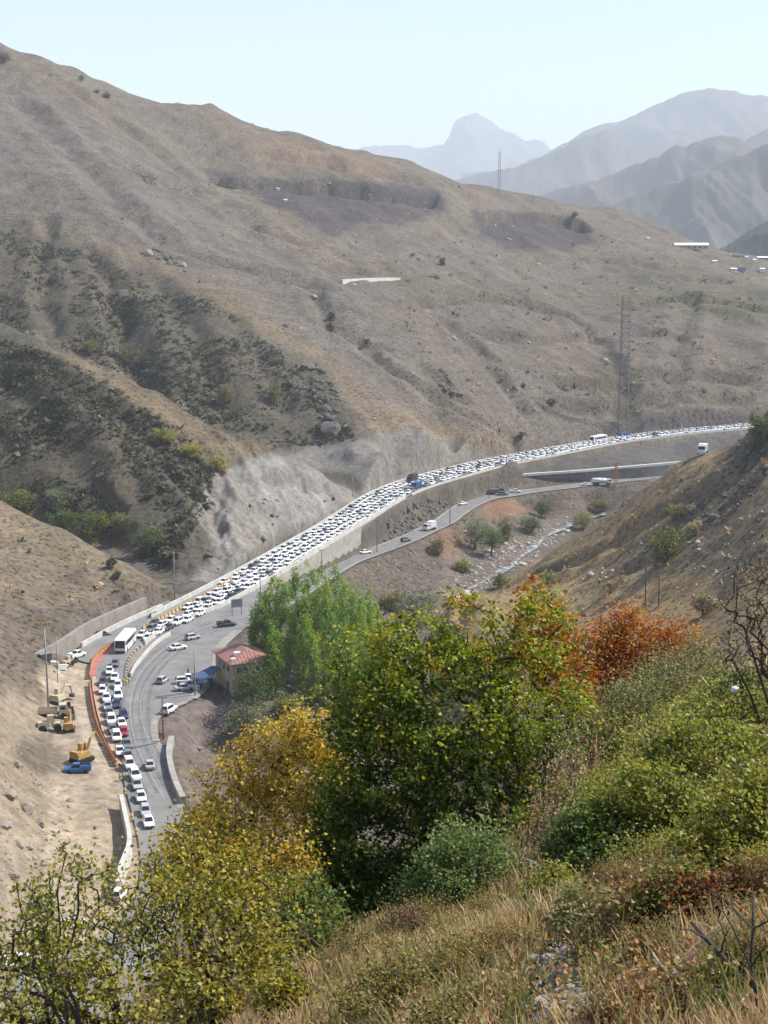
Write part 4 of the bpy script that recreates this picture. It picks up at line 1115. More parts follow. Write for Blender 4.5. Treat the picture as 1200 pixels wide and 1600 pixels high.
# the jam on the upper road
STR = [(262, 380, 'beside the yellow barriers'), (380, 560, 'above the tall retaining wall'), (560, 700, 'below the dusty cut slope'),
       (700, 900, 'on the curve beyond the blue truck'), (900, 1300, 'near the long white bus on the far bend')]
cols = ['white'] * 22 + ['silver', 'silver', 'beige', 'grey', 'dark', 'grey']
kinds = ['sedan'] * 5 + ['hatch'] * 4 + ['suv'] * 2 + ['pickup']
s_ = np.r_[0, np.cumsum(np.linalg.norm(np.diff(UP[:, :2], axis=0), axis=1))]
TUP = np.gradient(UP[:, :2], axis=0); TUP /= np.linalg.norm(TUP, axis=1)[:, None]
jam = []
for lane in range(6):
    s = random.uniform(0, 4)
    while s < s_[-1] - 2:
        x, y = np.interp(s, s_, UP[:, 0]), np.interp(s, s_, UP[:, 1])
        w = np.interp(s, s_, UPW); i = int(np.searchsorted(s_, s)); i = min(i, len(UP) - 1)
        u, v = proj(x, y, 0)
        room = w - 1.5
        n = max(3, int(room / 2.35)); off0 = 0
        if u < 372: room = room - 3.6; n = 4 if u > 300 else 3; off0 = 3.6
        if lane < n:
            o = -w / 2 + .75 + (lane + .5) * room / n + random.uniform(-.3, .3)   # from the valley side
            nx, ny = TUP[i][1], -TUP[i][0]
            px, py = x + nx * o, y + ny * o
            jam.append((px, py, math.atan2(TUP[i][1], TUP[i][0]) + random.uniform(-.05, .05), proj(px, py, 0)[0], o))
        s += random.choice([4.7, 4.9, 5.1, 5.4, 6.2, 7.5]) if u > 380 else random.uniform(5.2, 7.8)
BUS_FAR = Vector(PZ(935, 689, 0)); TRK = Vector(PZ(651, 763, 0)); LOAD = Vector(PZ(644, 753, 0))
jam = [j for j in jam if (Vector((j[0], j[1], 0)) - BUS_FAR).length > 8 and (Vector((j[0], j[1], 0)) - TRK).length > 6 and (Vector((j[0], j[1], 0)) - LOAD).length > 5]
jam = [j for j in jam if not (PZ(212, 985, 0)[1] - 4 > j[1] and j[0] < PZ(230, 985, 0)[0])]
jam = [j for j in jam if not (j[3] < 284)]
jam.sort(key=lambda j: j[0] ** 2 + j[1] ** 2)
far_b = []
for i, (x, y, a, u, o) in enumerate(jam):
    c = random.choice(cols); k = random.choice(kinds)
    me = far_car_mesh(k, c)
    if i < 270:
        w = next((t for lo_, hi_, t in STR if lo_ <= u < hi_), STR[0][2])
        ob = bpy.data.objects.new('jammed_car', me); COL.objects.link(ob)
        ob.location = (x, y, .018); ob.rotation_euler.z = a
        nm = {'sedan': 'saloon', 'hatch': 'hatchback', 'suv': 'tall car', 'pickup': 'pickup'}[k]
        tag(ob, f'{c} {nm} in the jam {w}', 'car', f'{c} {nm} cars in the jam {w}')
    else:
        far_b.append((x, y, a, k, c))
mm = MB(); keys = []
allm = []
for x, y, a, k, c in far_b:
    me = far_car_mesh(k, c); ca, sa = math.cos(a), math.sin(a)
    base = len(allm)
    if c not in keys: keys.append(c)
    off = keys.index(c)
    V = [(x + v.co.x * ca - v.co.y * sa, y + v.co.x * sa + v.co.y * ca, .018 + v.co.z) for v in me.vertices]
    n0 = len(mm.v); mm.v += V
    for p in me.polygons:
        mm.f.append(tuple(q + n0 for q in p.vertices)); mm.m.append((5 + off) if p.material_index == 0 else min(p.material_index - 1, 4))
if far_b:
    dj = mm.build('distant_traffic', [M['glass'], M['tyre'], M['lamp'], M['tail'], M['black']] + [M['paint_' + c] for c in keys])
    tag(dj, 'line of mostly white cars farthest along the jammed road', 'cars', None, 'stuff')
print('cars', len(jam), time.time() - T0)

# ---- buses and trucks
def bus(loc, rz, label, L=12.0, W_=2.5, H=3.3):
    t = empty('coach', loc, rz, label, 'bus')
    b = MB()
    prof = [(-L / 2, .35), (-L / 2, H - .35), (-L / 2 + .3, H - .05), (-L / 2 + 1, H), (L / 2 - .9, H), (L / 2 - .25, H - .25), (L / 2, 1.2), (L / 2, .35)]
    b.prism([(x, -W_ / 2, z) for x, z in prof], (0, W_, 0)); b.build('body', M['paint_white'], t)
    m = MB(); m.box((-.5, 0, H + .12), (L * .62, W_ * .55, .28), taper=.9); m.build('roof_unit', M['paint_white'], t)
    m = MB(); m.prism([(L / 2 - .01, -W_ / 2 + .15, 1.25), (L / 2 - .01, W_ / 2 - .15, 1.25), (L / 2 - .26, W_ / 2 - .2, H - .38), (L / 2 - .26, -W_ / 2 + .2, H - .38)], (.05, 0, .02)); m.build('windscreen', M['glass'], t)
    m = MB(); m.box((-L / 2 - .02, 0, 2.2), (.05, W_ * .8, 1.1)); m.build('rear_window', M['glass'], t)
    for sy in (-1, 1):
        for i in range(7):
            m = MB(); m.box((-L / 2 + 1.3 + i * 1.5, sy * (W_ / 2 + .012), 2.15), (1.36, .04, 1.0)); m.build('side_window', M['glass'], t)
        m = MB(); m.box((0, sy * (W_ / 2 + .01), 1.15), (L * .92, .03, .12)); m.build('stripe', M['paint_grey'], t)
        m = MB(); m.box((L / 2 + .01, sy * W_ * .38, .75), (.06, .35, .2)); m.build('headlight', M['lamp'], t)
        m = MB(); m.tube([(L / 2 - .1, sy * W_ / 2, 2.7), (L / 2 + .25, sy * (W_ / 2 + .15), 2.6), (L / 2 + .28, sy * (W_ / 2 + .18), 2.2)], .06, 5); m.build('mirror', M['black'], t)
        for x in (-L * .28, L * .31):
            m = MB(); m.wheel((x, sy * (W_ / 2 - .12), .48), .48, .3, 14); m.build('wheel', M['tyre'], t)
    m = MB(); m.box((L / 2 + .02, 0, .5), (.1, W_ * .9, .25)); m.build('bumper', M['black'], t)
x, y, _ = PZ(196, 1001, 1.6)
bus((x, y, .014), q_heading(x, y), 'white coach with dark windscreen at the mouth of the near stretch')
ib = int(np.argmin(np.linalg.norm(UP[:, :2] - np.array(BUS_FAR[:2]), axis=1)))
x, y, _ = PZ(935, 685.5, 1.6)
bus((x, y, .02), math.atan2(TUP[ib][1], TUP[ib][0]), 'long white bus in the jam on the far bend')

def truck(loc, rz, label, cabc, boxm, L=7.0, boxh=2.6, boxz=1.0, name='truck', tank=False, flat=False):
    t = empty(name, loc, rz, label, 'truck')
    W_ = 2.35
    m = MB(); m.prism([(x, -W_ / 2 * .96, z) for x, z in [(L / 2 - 1.9, .6), (L / 2 - 1.9, 2.55), (L / 2 - .5, 2.6), (L / 2 - .05, 1.6), (L / 2, .6)]], (0, W_ * .96, 0)); m.build('cab', M['paint_' + cabc], t)
    m = MB(); m.prism([(L / 2 - .06, -W_ * .42, 1.6), (L / 2 - .06, W_ * .42, 1.6), (L / 2 - .47, W_ * .40, 2.45), (L / 2 - .47, -W_ * .40, 2.45)], (.05, 0, .03)); m.build('windscreen', M['glass'], t)
    for sy in (-1, 1):
        m = MB(); m.box((L / 2 - 1.1, sy * (W_ / 2 * .96 + .01), 1.95), (.9, .04, .6)); m.build('side_window', M['glass'], t)
        m = MB(); m.box((L / 2 + .01, sy * .85, .85), (.05, .3, .2)); m.build('headlight', M['lamp'], t)
        for x in (-L * .36, -L * .2, L * .33):
            m = MB(); m.wheel((x, sy * (W_ / 2 - .15), .48), .48, .3, 12); m.build('wheel', M['tyre'], t)
    m = MB(); m.box((-.1, 0, .78), (L * .95, .9, .25)); m.build('chassis', M['dark_steel'], t)
    bl = L - 2.2
    if tank:
        m = MB(); n = 12
        m.tube([(-L / 2, 0, 2.0), (-L / 2 + .4, 0, 2.0), (-L / 2 + bl - .4, 0, 2.1), (-L / 2 + bl, 0, 2.1)], [.6, 1.15, 1.05, .5], n); m.build('drum', boxm, t, True)
    elif flat:
        for sy in (-1, 1): m = MB(); m.box((-L / 2 + bl / 2, sy * W_ / 2, 1.35), (bl, .07, .7)); m.build('side_board', boxm, t)
        m = MB(); m.box((-L / 2 + bl / 2, 0, 1.0), (bl, W_ - .1, .12)); m.build('bed', boxm, t)
    else:
        m = MB(); m.box((-L / 2 + bl / 2, 0, boxz + boxh / 2), (bl, W_, boxh)); m.build('cargo_box', boxm, t)
        for i in range(5):
            for sy in (-1, 1):
                m = MB(); m.box((-L / 2 + .3 + i * (bl - .6) / 4, sy * (W_ / 2 + .03), boxz + boxh / 2), (.08, .05, boxh)); m.build('rib', boxm, t)
    return t
it = int(np.argmin(np.linalg.norm(UP[:, :2] - np.array(TRK[:2]), axis=1))); ta = math.atan2(TUP[it][1], TUP[it][0])
truck((TRK.x, TRK.y, .018), ta, 'bright blue truck standing in the middle of the jam', 'blue', M['paint_blue'], 6.5, 1.5)
truck((LOAD.x, LOAD.y, .018), ta, 'dark lorry right behind the blue truck in the jam', 'dark', M['paint_dark'], 7, 2.2)
def low_at(u, v, zc=1.3):
    p = G(u, v + 3, 250, 900)
    x, y, _ = PZ(u, v, p.z + .37 + zc)
    return (x, y, line_dist(np.array([x]), np.array([y]), LO, LOW)[1][0] + .03)
truck(low_at(671, 823), math.radians(232), 'small white box truck seen from its dark rear on the lower road', 'white', M['paint_white'], 5.5, 2.2)
truck(low_at(940, 751, 1.8), math.radians(8), 'big white mixer truck parked on the far lower road', 'white', M['paint_white'], 9, tank=True)
truck(low_at(776, 764), math.radians(10), 'dark tipper truck parked against the dark retaining wall', 'dark', M['paint_grey'], 6.5, 1.4)
vx = Vector(G(1098, 698, 350, 560))
truck((vx.x, vx.y, vx.z + .05), math.radians(250), 'white box van on the shoulder of the right-hand spur', 'white', M['paint_white'], 5.0, 1.9, name='van')
# ------------------------------------------------------------------ poles, masts and signs
M['red_roof'] = mat('red_sheet_roof', (.33, .16, .13), rough=.6, var=.12, scale=1.2)
M['plaster'] = mat('cream_plaster', (.40, .34, .255), rough=.9, var=.12, scale=1)
M['dark_pane'] = mat('dark_window', (.03, .035, .04), rough=.15)
M['blue_tarp'] = mat('blue_sheet', (.05, .10, .20), rough=.7, var=.2)
M['machine_yellow'] = mat('machine_yellow', (.42, .26, .08), rough=.75, var=.35, scale=2)
M['machine_pale'] = mat('machine_pale', (.50, .42, .30), rough=.7, var=.2, scale=2)
M['white_sheet'] = mat('white_sheet', (.78, .78, .76), rough=.7, var=.06)
M['rock'] = mat('pale_rock', (.27, .23, .185), rough=.95, var=.25, scale=.8, bump=.08, bscale=2)
M['rock_dark'] = mat('dark_rock', (.12, .105, .095), rough=.95, var=.3, scale=.8, bump=.08, bscale=2)
M['river_stone'] = mat('river_stone', (.36, .34, .31), rough=.9, var=.2, scale=.7)

def pole(u, v, vtop, label, m='wood', r=.14, arms=1, dmin=200, z=None, lean=0.0):
    p = G(u, v, dmin) if z is None else Vector(PZ(u, v, z))
    _, dy, dz = dirv(u, vtop)
    h = max(3.0, CAM_Z + p.y * dz / dy - p.z)
    t = empty('utility_pole', p, 0, label, 'pole')
    MB().tube([(0, 0, -.5), (lean * h * .5, 0, h * .5), (lean * h, 0, h)], [r * 1.15, r, r * .75], 8).build('shaft', M[m], t, True)
    for k in range(arms):
        z_ = h - .35 - k * .8
        MB().box((lean * z_, 0, z_), (1.7, .12, .12)).build('crossarm', M[m], t)
        for x in (-.75, 0, .75):
            MB().lathe([(.05, 0), (.07, .06), (.04, .12), (.06, .17)], (lean * z_ + x, 0, z_ + .06), 6).build('insulator', M['dark_steel'], t)
    return p + Vector((lean * h, 0, h - .2)), t
PT = {}
PT['a'], _ = pole(305, 1086, 1015, 'grey concrete pole standing beside the parked cars and blue canopy', 'concrete', .17, 0, z=.02)
PT['b'], _ = pole(255, 1152, 1088, 'dark wooden pole on the verge by the white van', 'wood', .13, 1, z=0)
PT['c'], _ = pole(407, 948, 893, 'thin wooden pole in front of the parapet, left of the poplars', 'wood', .12, 1)
PT['d'], _ = pole(503, 905, 858, 'pole rising above the poplar tops near the retaining wall', 'wood', .12, 1)
PT['e'], _ = pole(589, 864, 812, 'wooden pole beside the lower road, next to a white saloon', 'wood', .13, 1)
PT['f'], _ = pole(703, 822, 770, 'wooden pole on the outer edge of the lower road bend', 'wood', .14, 1)
PT['g'], _ = pole(764, 780, 749, 'short dark pole by the grey off-road car', 'wood', .12, 1)
PT['h'], _ = pole(273, 936, 862, 'thin pole in front of the dark gully at the foot of the cut slope', 'steel', .10, 1)
PT['i'], _ = pole(551, 776, 744, 'short pole where the cut face meets the upper road', 'steel', .11, 1)
PT['j'], _ = pole(1008, 946, 868, 'left wooden pole of the pair behind the red-leaved tree', 'wood', .15, 2)
PT['k'], _ = pole(1029, 946, 880, 'right wooden pole of the pair behind the red-leaved tree', 'wood', .15, 1)
PT['l'], _ = pole(1060, 668, 640, 'thin pole behind the far bend of the road', 'steel', .12, 1, dmin=600)
PT['m'], _ = pole(158, 976, 948, 'short post standing on the retaining wall of the hill', 'steel', .10, 0)
PT['n'], _ = pole(90, 1066, 985, 'thin pole standing just right of the floodlight mast', 'steel', .09, 1)
# wires strung between poles
def wire(a, b, sag, label):
    pts = [a.lerp(b, i / 14) - Vector((0, 0, sag * 4 * (i / 14) * (1 - i / 14))) for i in range(15)]
    o = MB().tube(pts, .018, 3, cap=False).build('power_line', M['dark_steel']); tag(o, label, 'wire')
wire(PT['a'], PT['c'], 1.6, 'power line from the grey pole to the thin pole by the parapet')
wire(PT['b'], PT['a'], 1.0, 'power line between the two roadside poles by the white van')
wire(PT['d'], PT['e'], 1.8, 'power line above the poplars to the lower road pole')
wire(PT['e'], PT['f'], 2.0, 'power line along the outer edge of the lower road')

# floodlight mast
p = Vector(PZ(76, 1113, .5)); _, dy, dz = dirv(72, 976); h = CAM_Z + p.y * dz / dy - p.z
t = empty('floodlight_mast', p, 0, 'tall grey floodlight mast with yellow lamps above the machines', 'lamp mast')
MB().tube([(0, 0, -.5), (-.1, 0, h * .5), (-.25, 0, h)], [.22, .16, .1], 8).build('shaft', M['steel'], t, True)
MB().box((-.25, 0, h), (2.6, .2, .12)).build('crossbar', M['steel'], t)
for x in (-1.1, -.4, .4, 1.1):
    MB().box((-.25 + x, -.15, h + .3), (.55, .3, .5)).build('floodlight', M['yellow'], t)

# lattice masts
def lattice(p, h, w, label, n=18, taper=.5, guys=False):
    t = empty('lattice_mast', p, 0, label, 'mast')
    def c(k, z):
        s = w / 2 * (1 - (1 - taper) * z / h); return Vector(((-s, s, s, -s)[k], (-s, -s, s, s)[k], z))
    for k in range(4):
        MB().tube([c(k, -.5), c(k, h)], .13, 4).build('leg', M['dark_steel' if h > 50 else 'steel'], t)
    b = MB()
    for i in range(n):
        z0, z1 = h * i / n, h * (i + 1) / n
        for k in range(4):
            b.tube([c(k, z0), c((k + 1) % 4, z1)], (.09 if h > 50 else .05), 3, cap=False); b.tube([c(k, z1), c((k + 1) % 4, z1)], (.09 if h > 50 else .05), 3, cap=False)
    b.build('bracing', M['dark_steel' if h > 50 else 'steel'], t)
    if h > 50:
        for z in (h * .55, h * .75, h * .93):
            MB().box((0, 0, z), (w * 1.9, .25, .25)).build('crossarm', M['steel'], t)
        MB().box((0, 0, 1.2), (w * 1.1, w * 1.1, 2.6)).build('base_cabin', M['paint_blue'], t)
    return t
p = G(973, 684, 735); h = CAM_Z + p.y * dirv(973, 462)[2] / dirv(973, 462)[1] - p.z
lattice(p, h, 5.2, 'very tall pale lattice mast with a blue base behind the jam on the far bend', 22, .7)
p = G(780, 306, 1200); h = CAM_Z + p.y * dirv(780, 237)[2] / dirv(780, 237)[1] - p.z
lattice(p, h, 2.4, 'slim mast standing up on the mountain skyline against the far peaks', 14, .55)
p = G(832, 318, 1200); lattice(p, 8, 1.2, 'tiny mast on the skyline right of the slim mast', 5, .6)

# signboard by the wide asphalt
p = Vector(PZ(370, 961, 0)); t = empty('signboard', p, .35, 'grey back of a road signboard on two posts below the parapet', 'sign')
for x in (-1.2, 1.2): MB().tube([(x, 0, 0), (x, 0, 4.2)], .08, 6).build('post', M['dark_steel'], t)
MB().box((0, -.1, 3.1), (2.9, .08, 2.1)).build('panel', M['steel'], t)
p = Vector(PZ(253, 1158, 0)); t = empty('warning_sign', p, -.3, 'small red warning board at the foot of the dark wooden pole', 'sign')
for x in (-.4, .4): MB().tube([(x, 0, 0), (x, 0, 1.6)], .05, 5).build('post', M['dark_steel'], t)
MB().box((0, -.06, 1.2), (1.3, .05, 1.0)).build('panel', M['orange'], t)
# orange derrick by the mixer truck
x, y, z = low_at(962, 762, 0); t = empty('orange_derrick', (x, y, z), .2, 'slim orange derrick standing next to the big white mixer truck', 'derrick')
for sx in (-.6, .6):
    for sy in (-.6, .6): MB().tube([(sx, sy, 0), (sx * .6, sy * .6, 9.5)], .12, 4).build('leg', M['orange'], t)
b = MB()
for i in range(7):
    s = .6 * (1 - .4 * i / 7); zz = 1.2 + i * 1.2; b.tube([(-s, -s, zz), (s, -s, zz + .8)], .06, 3); b.tube([(s, -s, zz), (-s, -s, zz + .8)], .06, 3); b.tube([(-s, s, zz), (s, s, zz)], .06, 3)
b.build('bracing', M['orange'], t); MB().box((0, 0, 9.7), (1.4, 1, .5)).build('head', M['machine_yellow'], t)

# ------------------------------------------------------------------ the roadside house
def house():
    p = Vector(PZ(364, 1086, -.3)); rz = math.radians(24)
    t = empty('roadside_house', p, rz, 'cream two-storey roadside house with a red sheet roof, half hidden by poplars', 'house')
    # local: x along the visible front, y back into the trees
    Lx, Ly, H = 8.6, 11.5, 6.7
    wl = MB(); wl.box((Lx / 2, Ly / 2, H / 2 - .6), (Lx, Ly, H + 1.2)); wl.build('wall', M['plaster'], t)
    rf = MB(); o = .7
    A = [(-o, -o, H), (Lx + o, -o, H), (Lx + o, Ly + o, H), (-o, Ly + o, H), (Lx * .5, Ly * .3, H + 1.9), (Lx * .5, Ly * .75, H + 1.9)]
    rf.add(A + [(a, b, c - .16) for a, b, c in A[:4]], [(0, 1, 4), (1, 2, 5, 4), (2, 3, 5), (3, 0, 4, 5), (0, 6, 7, 1), (1, 7, 8, 2), (2, 8, 9, 3), (3, 9, 6, 0), (6, 9, 8, 7)])
    ro = rf.build('roof', M['red_roof'], t)
    for i in range(12):
        x = -o + .4 + i * .82; zt = H + 1.9 * min((x + o) / (Lx / 2 + o), (Lx + o - x) / (Lx / 2 + o)) ; k = (zt - H) / 1.9
        MB().tube([(x, -o - .02, H + .03), (x, -o + k * (Ly * .3 + o) , H + .05 + k * 1.9)], .04, 4).build('rib', M['red_roof'], ro)
    MB().box((2.2, 3.6, H + 1.0), (1.4, .9, .9)).build('water_tank', M['white_sheet'], ro)
    MB().box((.6, 1.2, H + .55), (1.0, .7, .6)).build('cooler', M['white_sheet'], ro)
    def win(x, z, w, hh, face=0):
        if face == 0: f = MB().box((x, -.05, z), (w + .2, .16, hh + .2)).build('window', M['plaster'], t); MB().box((x, -.15, z), (w, .05, hh)).build('pane', M['dark_pane'], f)
        else: f = MB().box((-.05, x, z), (.16, w + .2, hh + .2)).build('window', M['plaster'], t); MB().box((-.15, x, z), (.05, w, hh)).build('pane', M['dark_pane'], f)
    for x in (1.4, 2.8): win(x, 5.2, .8, .9)
    win(6.2, 5.2, 2.0, 1.1)
    for x in (1.7, 3.4): win(x, 2.0, .9, .8)
    win(6.4, 1.8, 2.0, 1.2)
    for y in (2.5, 5.5, 8.5): win(y, 5.0, 1.2, 1.2, 1)
    MB().box((Lx / 2, -.3, 3.5), (Lx + .4, .9, .18)).build('ledge', M['concrete'], t)
    f = MB().box((-.06, 3.2, 1.1), (.14, 1.3, 2.2)).build('door', M['blue_tarp'], t); MB().box((-.16, 3.7, 1.1), (.06, .06, .2)).build('handle', M['steel'], f)
    return t
house()
p = Vector(PZ(318, 1082, 0)); t = empty('shop_canopy', p, math.radians(62), 'dark blue sheet canopy on posts in front of the cream house', 'canopy')
c = MB(); c.add([(0, 0, 3.0), (8.5, 0, 3.5), (8.5, 3.6, 3.3), (0, 3.6, 2.8), (0, 0, 2.92), (8.5, 0, 3.42), (8.5, 3.6, 3.22), (0, 3.6, 2.72)], [(0, 1, 2, 3), (7, 6, 5, 4), (0, 4, 5, 1), (1, 5, 6, 2), (2, 6, 7, 3), (3, 7, 4, 0)]); c.build('sheet', M['blue_tarp'], t)
for x in (.2, 4.2, 8.2):
    for y in (.2, 3.4): MB().tube([(x, y, 0), (x, y, 2.95)], .06, 6).build('post', M['steel'], t)
for x, zz, cc in ((1.0, .9, 'paint_white'), (2.6, 1.2, 'paint_blue'), (4.4, 1.0, 'paint_silver'), (6.0, 1.4, 'paint_blue')):
    MB().box((x, 2.4, zz / 2), (1.1, .8, zz), taper=.95).build('stall_shelf', M[cc], t)
def person(p, rz, top, label, H=1.72):
    """one continuous standing body"""
    me = bpy.data.meshes.new('body')
    s = H / 1.72
    P = [(0, 0, .95), (0, 0, 1.15), (0, .0, 1.38), (0, .01, 1.50), (0, .02, 1.62), (0, .02, 1.70), (-.09, 0, .88), (-.10, .03, .5), (-.10, -.02, .08), (-.10, .1, .03), (.09, 0, .88), (.11, .08, .5), (.11, .1, .08), (.11, .22, .03),
         (-.19, 0, 1.40), (-.23, -.02, 1.14), (-.22, .08, .92), (.19, 0, 1.40), (.23, -.02, 1.14), (.24, .10, .94)]
    E = [(0, 1), (1, 2), (2, 3), (3, 4), (4, 5), (0, 6), (6, 7), (7, 8), (8, 9), (0, 10), (10, 11), (11, 12), (12, 13), (2, 14), (14, 15), (15, 16), (2, 17), (17, 18), (18, 19)]
    R = [.15, .14, .15, .06, .105, .09, .10, .065, .045, .04, .10, .065, .045, .04, .065, .048, .035, .065, .048, .035]
    me.from_pydata([(a * s, b * s, c * s) for a, b, c in P], E, []); me.update()
    o = bpy.data.objects.new('body', me); COL.objects.link(o)
    md = o.modifiers.new('skin', 'SKIN'); 
    for i, sv in enumerate(me.skin_vertices[0].data): sv.radius = (R[i] * s, R[i] * s * .8); sv.use_root = (i == 0)
    sb = o.modifiers.new('sub', 'SUBSURF'); sb.levels = 1; sb.render_levels = 1
    me.materials.append(M[top])
    t = empty('person', p, rz, label, 'person'); o.parent = t
    MB().lathe([(.05, 1.58 * s), (.115 * s, 1.64 * s), (.11 * s, 1.72 * s), (.04, 1.78 * s)], (0, .01, 0), 8).build('hair', M['black'], t, True)
    return t
person(Vector(PZ(294, 1056, .02)), .4, 'paint_red', 'person in dark red standing beside the parked cars by the canopy')
# white laundry and stacked goods behind the house, seen between the trees
for i, (u, v, w, hh) in enumerate([(412, 1052, 1.6, 1.5), (424, 1040, 1.1, 1.3), (430, 1030, 1.0, 1.2), (420, 1018, 1.0, 1.0), (437, 1014, .9, .8), (440, 1036, .9, 1.6)]):
    p = G(u, v + 18, 230)
    L_ = ['largest white water tank behind the house, lowest in its row', 'white tank second from the largest behind the house', 'small white tank in the middle of the row behind the house', 'small white tank set back among the leaves by the house', 'tiny white tank highest in the row by the poplars', 'narrow white tank at the right end of the row by the poplars'][i]
    tt = empty('water_tank', p, 0, L_, 'tank', 'white tanks behind the house')
    MB().lathe([(w * .48, .0), (w * .5, hh * .1), (w * .5, hh * .85), (w * .35, hh), (w * .12, hh * 1.05)], (0, 0, .9), 12).build('tank_body', M['white_sheet'], tt, True)
    for a, b_ in ((-1, -1), (1, -1), (1, 1), (-1, 1)): MB().box((a * w * .35, b_ * w * .35, .45), (.1, .1, 1.0)).build('leg', M['dark_steel'], tt)

# ------------------------------------------------------------------ construction machines
def excavator(p, rz, label, body='machine_yellow', s=1.0, up=True):
    t = empty('excavator', p, rz, label, 'excavator'); t.scale = (s, s, s)
    for sy in (-1, 1):
        m = MB(); m.prism([(x, sy * 1.1 - .28, z) for x, z in [(-1.7, .1), (-1.9, .45), (-1.6, .85), (1.6, .85), (1.9, .45), (1.7, .1)]], (0, .56, 0)); m.build('track', M['tyre'], t)
    MB().box((-.35, 0, 1.5), (3.0, 2.3, 1.0), taper=.94).build('engine_house', M[body], t)
    MB().box((-1.5, 0, 2.05), (.9, 2.2, .5), taper=.9).build('counterweight', M[body], t)
    c = MB().box((.75, .65, 2.3), (1.3, 1.0, 1.7), taper=.85).build('cab', M[body], t)
    MB().box((1.36, .65, 2.45), (.08, .8, 1.1)).build('pane', M['glass'], c); MB().box((.75, 1.13, 2.45), (.9, .08, .9)).build('pane', M['glass'], c)
    if up: pts = [(.9, -.3, 1.7), (2.0, -.3, 4.0), (3.3, -.3, 4.9)]; arm = [(3.2, -.3, 4.9), (4.6, -.3, 2.6)]; bu = (4.7, -.3, 2.1)
    else: pts = [(.9, -.3, 1.7), (2.4, -.3, 3.5), (4.2, -.3, 3.0)]; arm = [(4.1, -.3, 3.1), (4.9, -.3, .9)]; bu = (4.8, -.3, .6)
    MB().tube(pts, [.3, .34, .2], 4).build('boom', M[body], t)
    MB().tube(arm, [.24, .16], 4).build('arm', M[body], t)
    MB().prism([(bu[0] - .5, bu[1] - .5, bu[2] + .3), (bu[0] - .2, bu[1] - .5, bu[2] - .4), (bu[0] + .5, bu[1] - .5, bu[2] - .3), (bu[0] + .4, bu[1] - .5, bu[2] + .4)], (0, 1, 0)).build('bucket', M['dark_steel'], t)
    return t
def loader(p, rz, label, body='machine_yellow', s=1.0, bucket=True):
    t = empty('loader', p, rz, label, 'loader'); t.scale = (s, s, s)
    for sx in (-1.4, 1.4):
        for sy in (-1.05, 1.05): MB().wheel((sx, sy, .75), .75, .5, 14).build('wheel', M['tyre'], t)
    MB().box((-1.1, 0, 1.5), (2.4, 1.5, 1.0), taper=.9).build('engine_cover', M[body], t)
    MB().box((1.2, 0, 1.2), (1.6, 1.1, .7)).build('front_frame', M[body], t)
    c = MB().box((.2, 0, 2.4), (1.2, 1.3, 1.5), taper=.9).build('cab', M[body], t); MB().box((.82, 0, 2.45), (.06, 1.1, 1.1)).build('pane', M['glass'], c)
    for sy in (-.5, .5): MB().tube([(1.2, sy, 1.6), (2.3, sy, 1.5), (3.0, sy, .7)], .14, 4).build('lift_arm', M[body], t)
    if bucket: MB().prism([(2.9, -1.3, .2), (3.0, -1.3, 1.2), (3.3, -1.3, 1.3), (4.0, -1.3, .2)], (0, 2.6, 0)).build('bucket', M['dark_steel'], t)
    return t
def yard(u, v, z=0.0):
    p = Vector(PZ(u, v, z)); p.z = zg(p.x, p.y); return p
excavator(yard(128, 1196), math.radians(55), 'orange-yellow excavator with raised boom beside the blue pickup', 'machine_yellow', 1.0)
excavator(yard(92, 1103), math.radians(70), 'dusty reddish excavator, uppermost of the machines on the left', 'machine_pale', .95, False)
loader(yard(106, 1122), math.radians(-75), 'ochre wheel loader in the middle of the machine cluster', 'machine_yellow', .95)
excavator(yard(108, 1148), math.radians(100), 'ochre excavator with folded arm at the lower right of the machine cluster', 'machine_yellow', .8, False)
loader(yard(78, 1150), math.radians(20), 'pale dusty roller-like machine lowest in the cluster by the bank', 'machine_pale', 1.0, False)
loader(yard(106, 1046), math.radians(70), 'dark little tractor just below the white pickup', 'machine_pale', .7)
truck(yard(84, 1130), math.radians(10), 'dusty flatbed lorry parked between the machines and the earth bank', 'beige', M['machine_pale'], 6.0, flat=True)
car('pickup', 'blue', yard(121, 1212) + Vector((0, 0, .02)), math.radians(188), 'blue pickup truck in front of the orange-yellow excavator', None, 'pickup_truck', 'pickup truck')
car('hatch', 'dark', yard(160, 966, 4.2) , math.radians(30), 'dark car parked above the hill retaining wall', None, 'car')
# heaps, stacked blocks and debris by the wall end
for i, (u, v, w, l, hh, rz, lab) in enumerate([(95, 1055, 1.3, 2.6, 1.0, .9, 'white block leaning at the foot of the hill retaining wall'), (84, 1056, 1.2, 2.0, .8, .5, 'small white slab lying left of the leaning block'), (88, 1064, .9, 1.8, .7, 1.2, 'white slab lying below the leaning block'), (102, 1050, .8, 1.5, .6, .3, 'white slab nearest the dark little tractor')]):
    o = MB().box((0, 0, hh / 2), (l, w, hh), taper=.9).build('concrete_block', M['white_concrete']); o.location = yard(u, v); o.rotation_euler = (.15 * (i % 2), .2, rz); tag(o, lab, 'block', 'loose blocks by the hill wall')
for u, v, lab in ((70, 1024, 'dark steel container on top of the hill retaining wall, left end'), (120, 994, 'small dark container on the hill retaining wall, middle')):
    p = G(u, v + 6, 280); t = empty('site_container', p - Vector((0, 0, .25)), .7, lab, 'container'); MB().box((0, 0, .7), (2.6, 1.5, 1.6)).build('box', M['dark_steel'], t)
    for i in range(5): MB().box((-1.0 + i * .5, -.77, .7), (.12, .06, 1.4)).build('rib', M['dark_steel'], t)
    MB().box((0, 0, 1.55), (2.7, 1.6, .12)).build('lid', M['steel'], t)

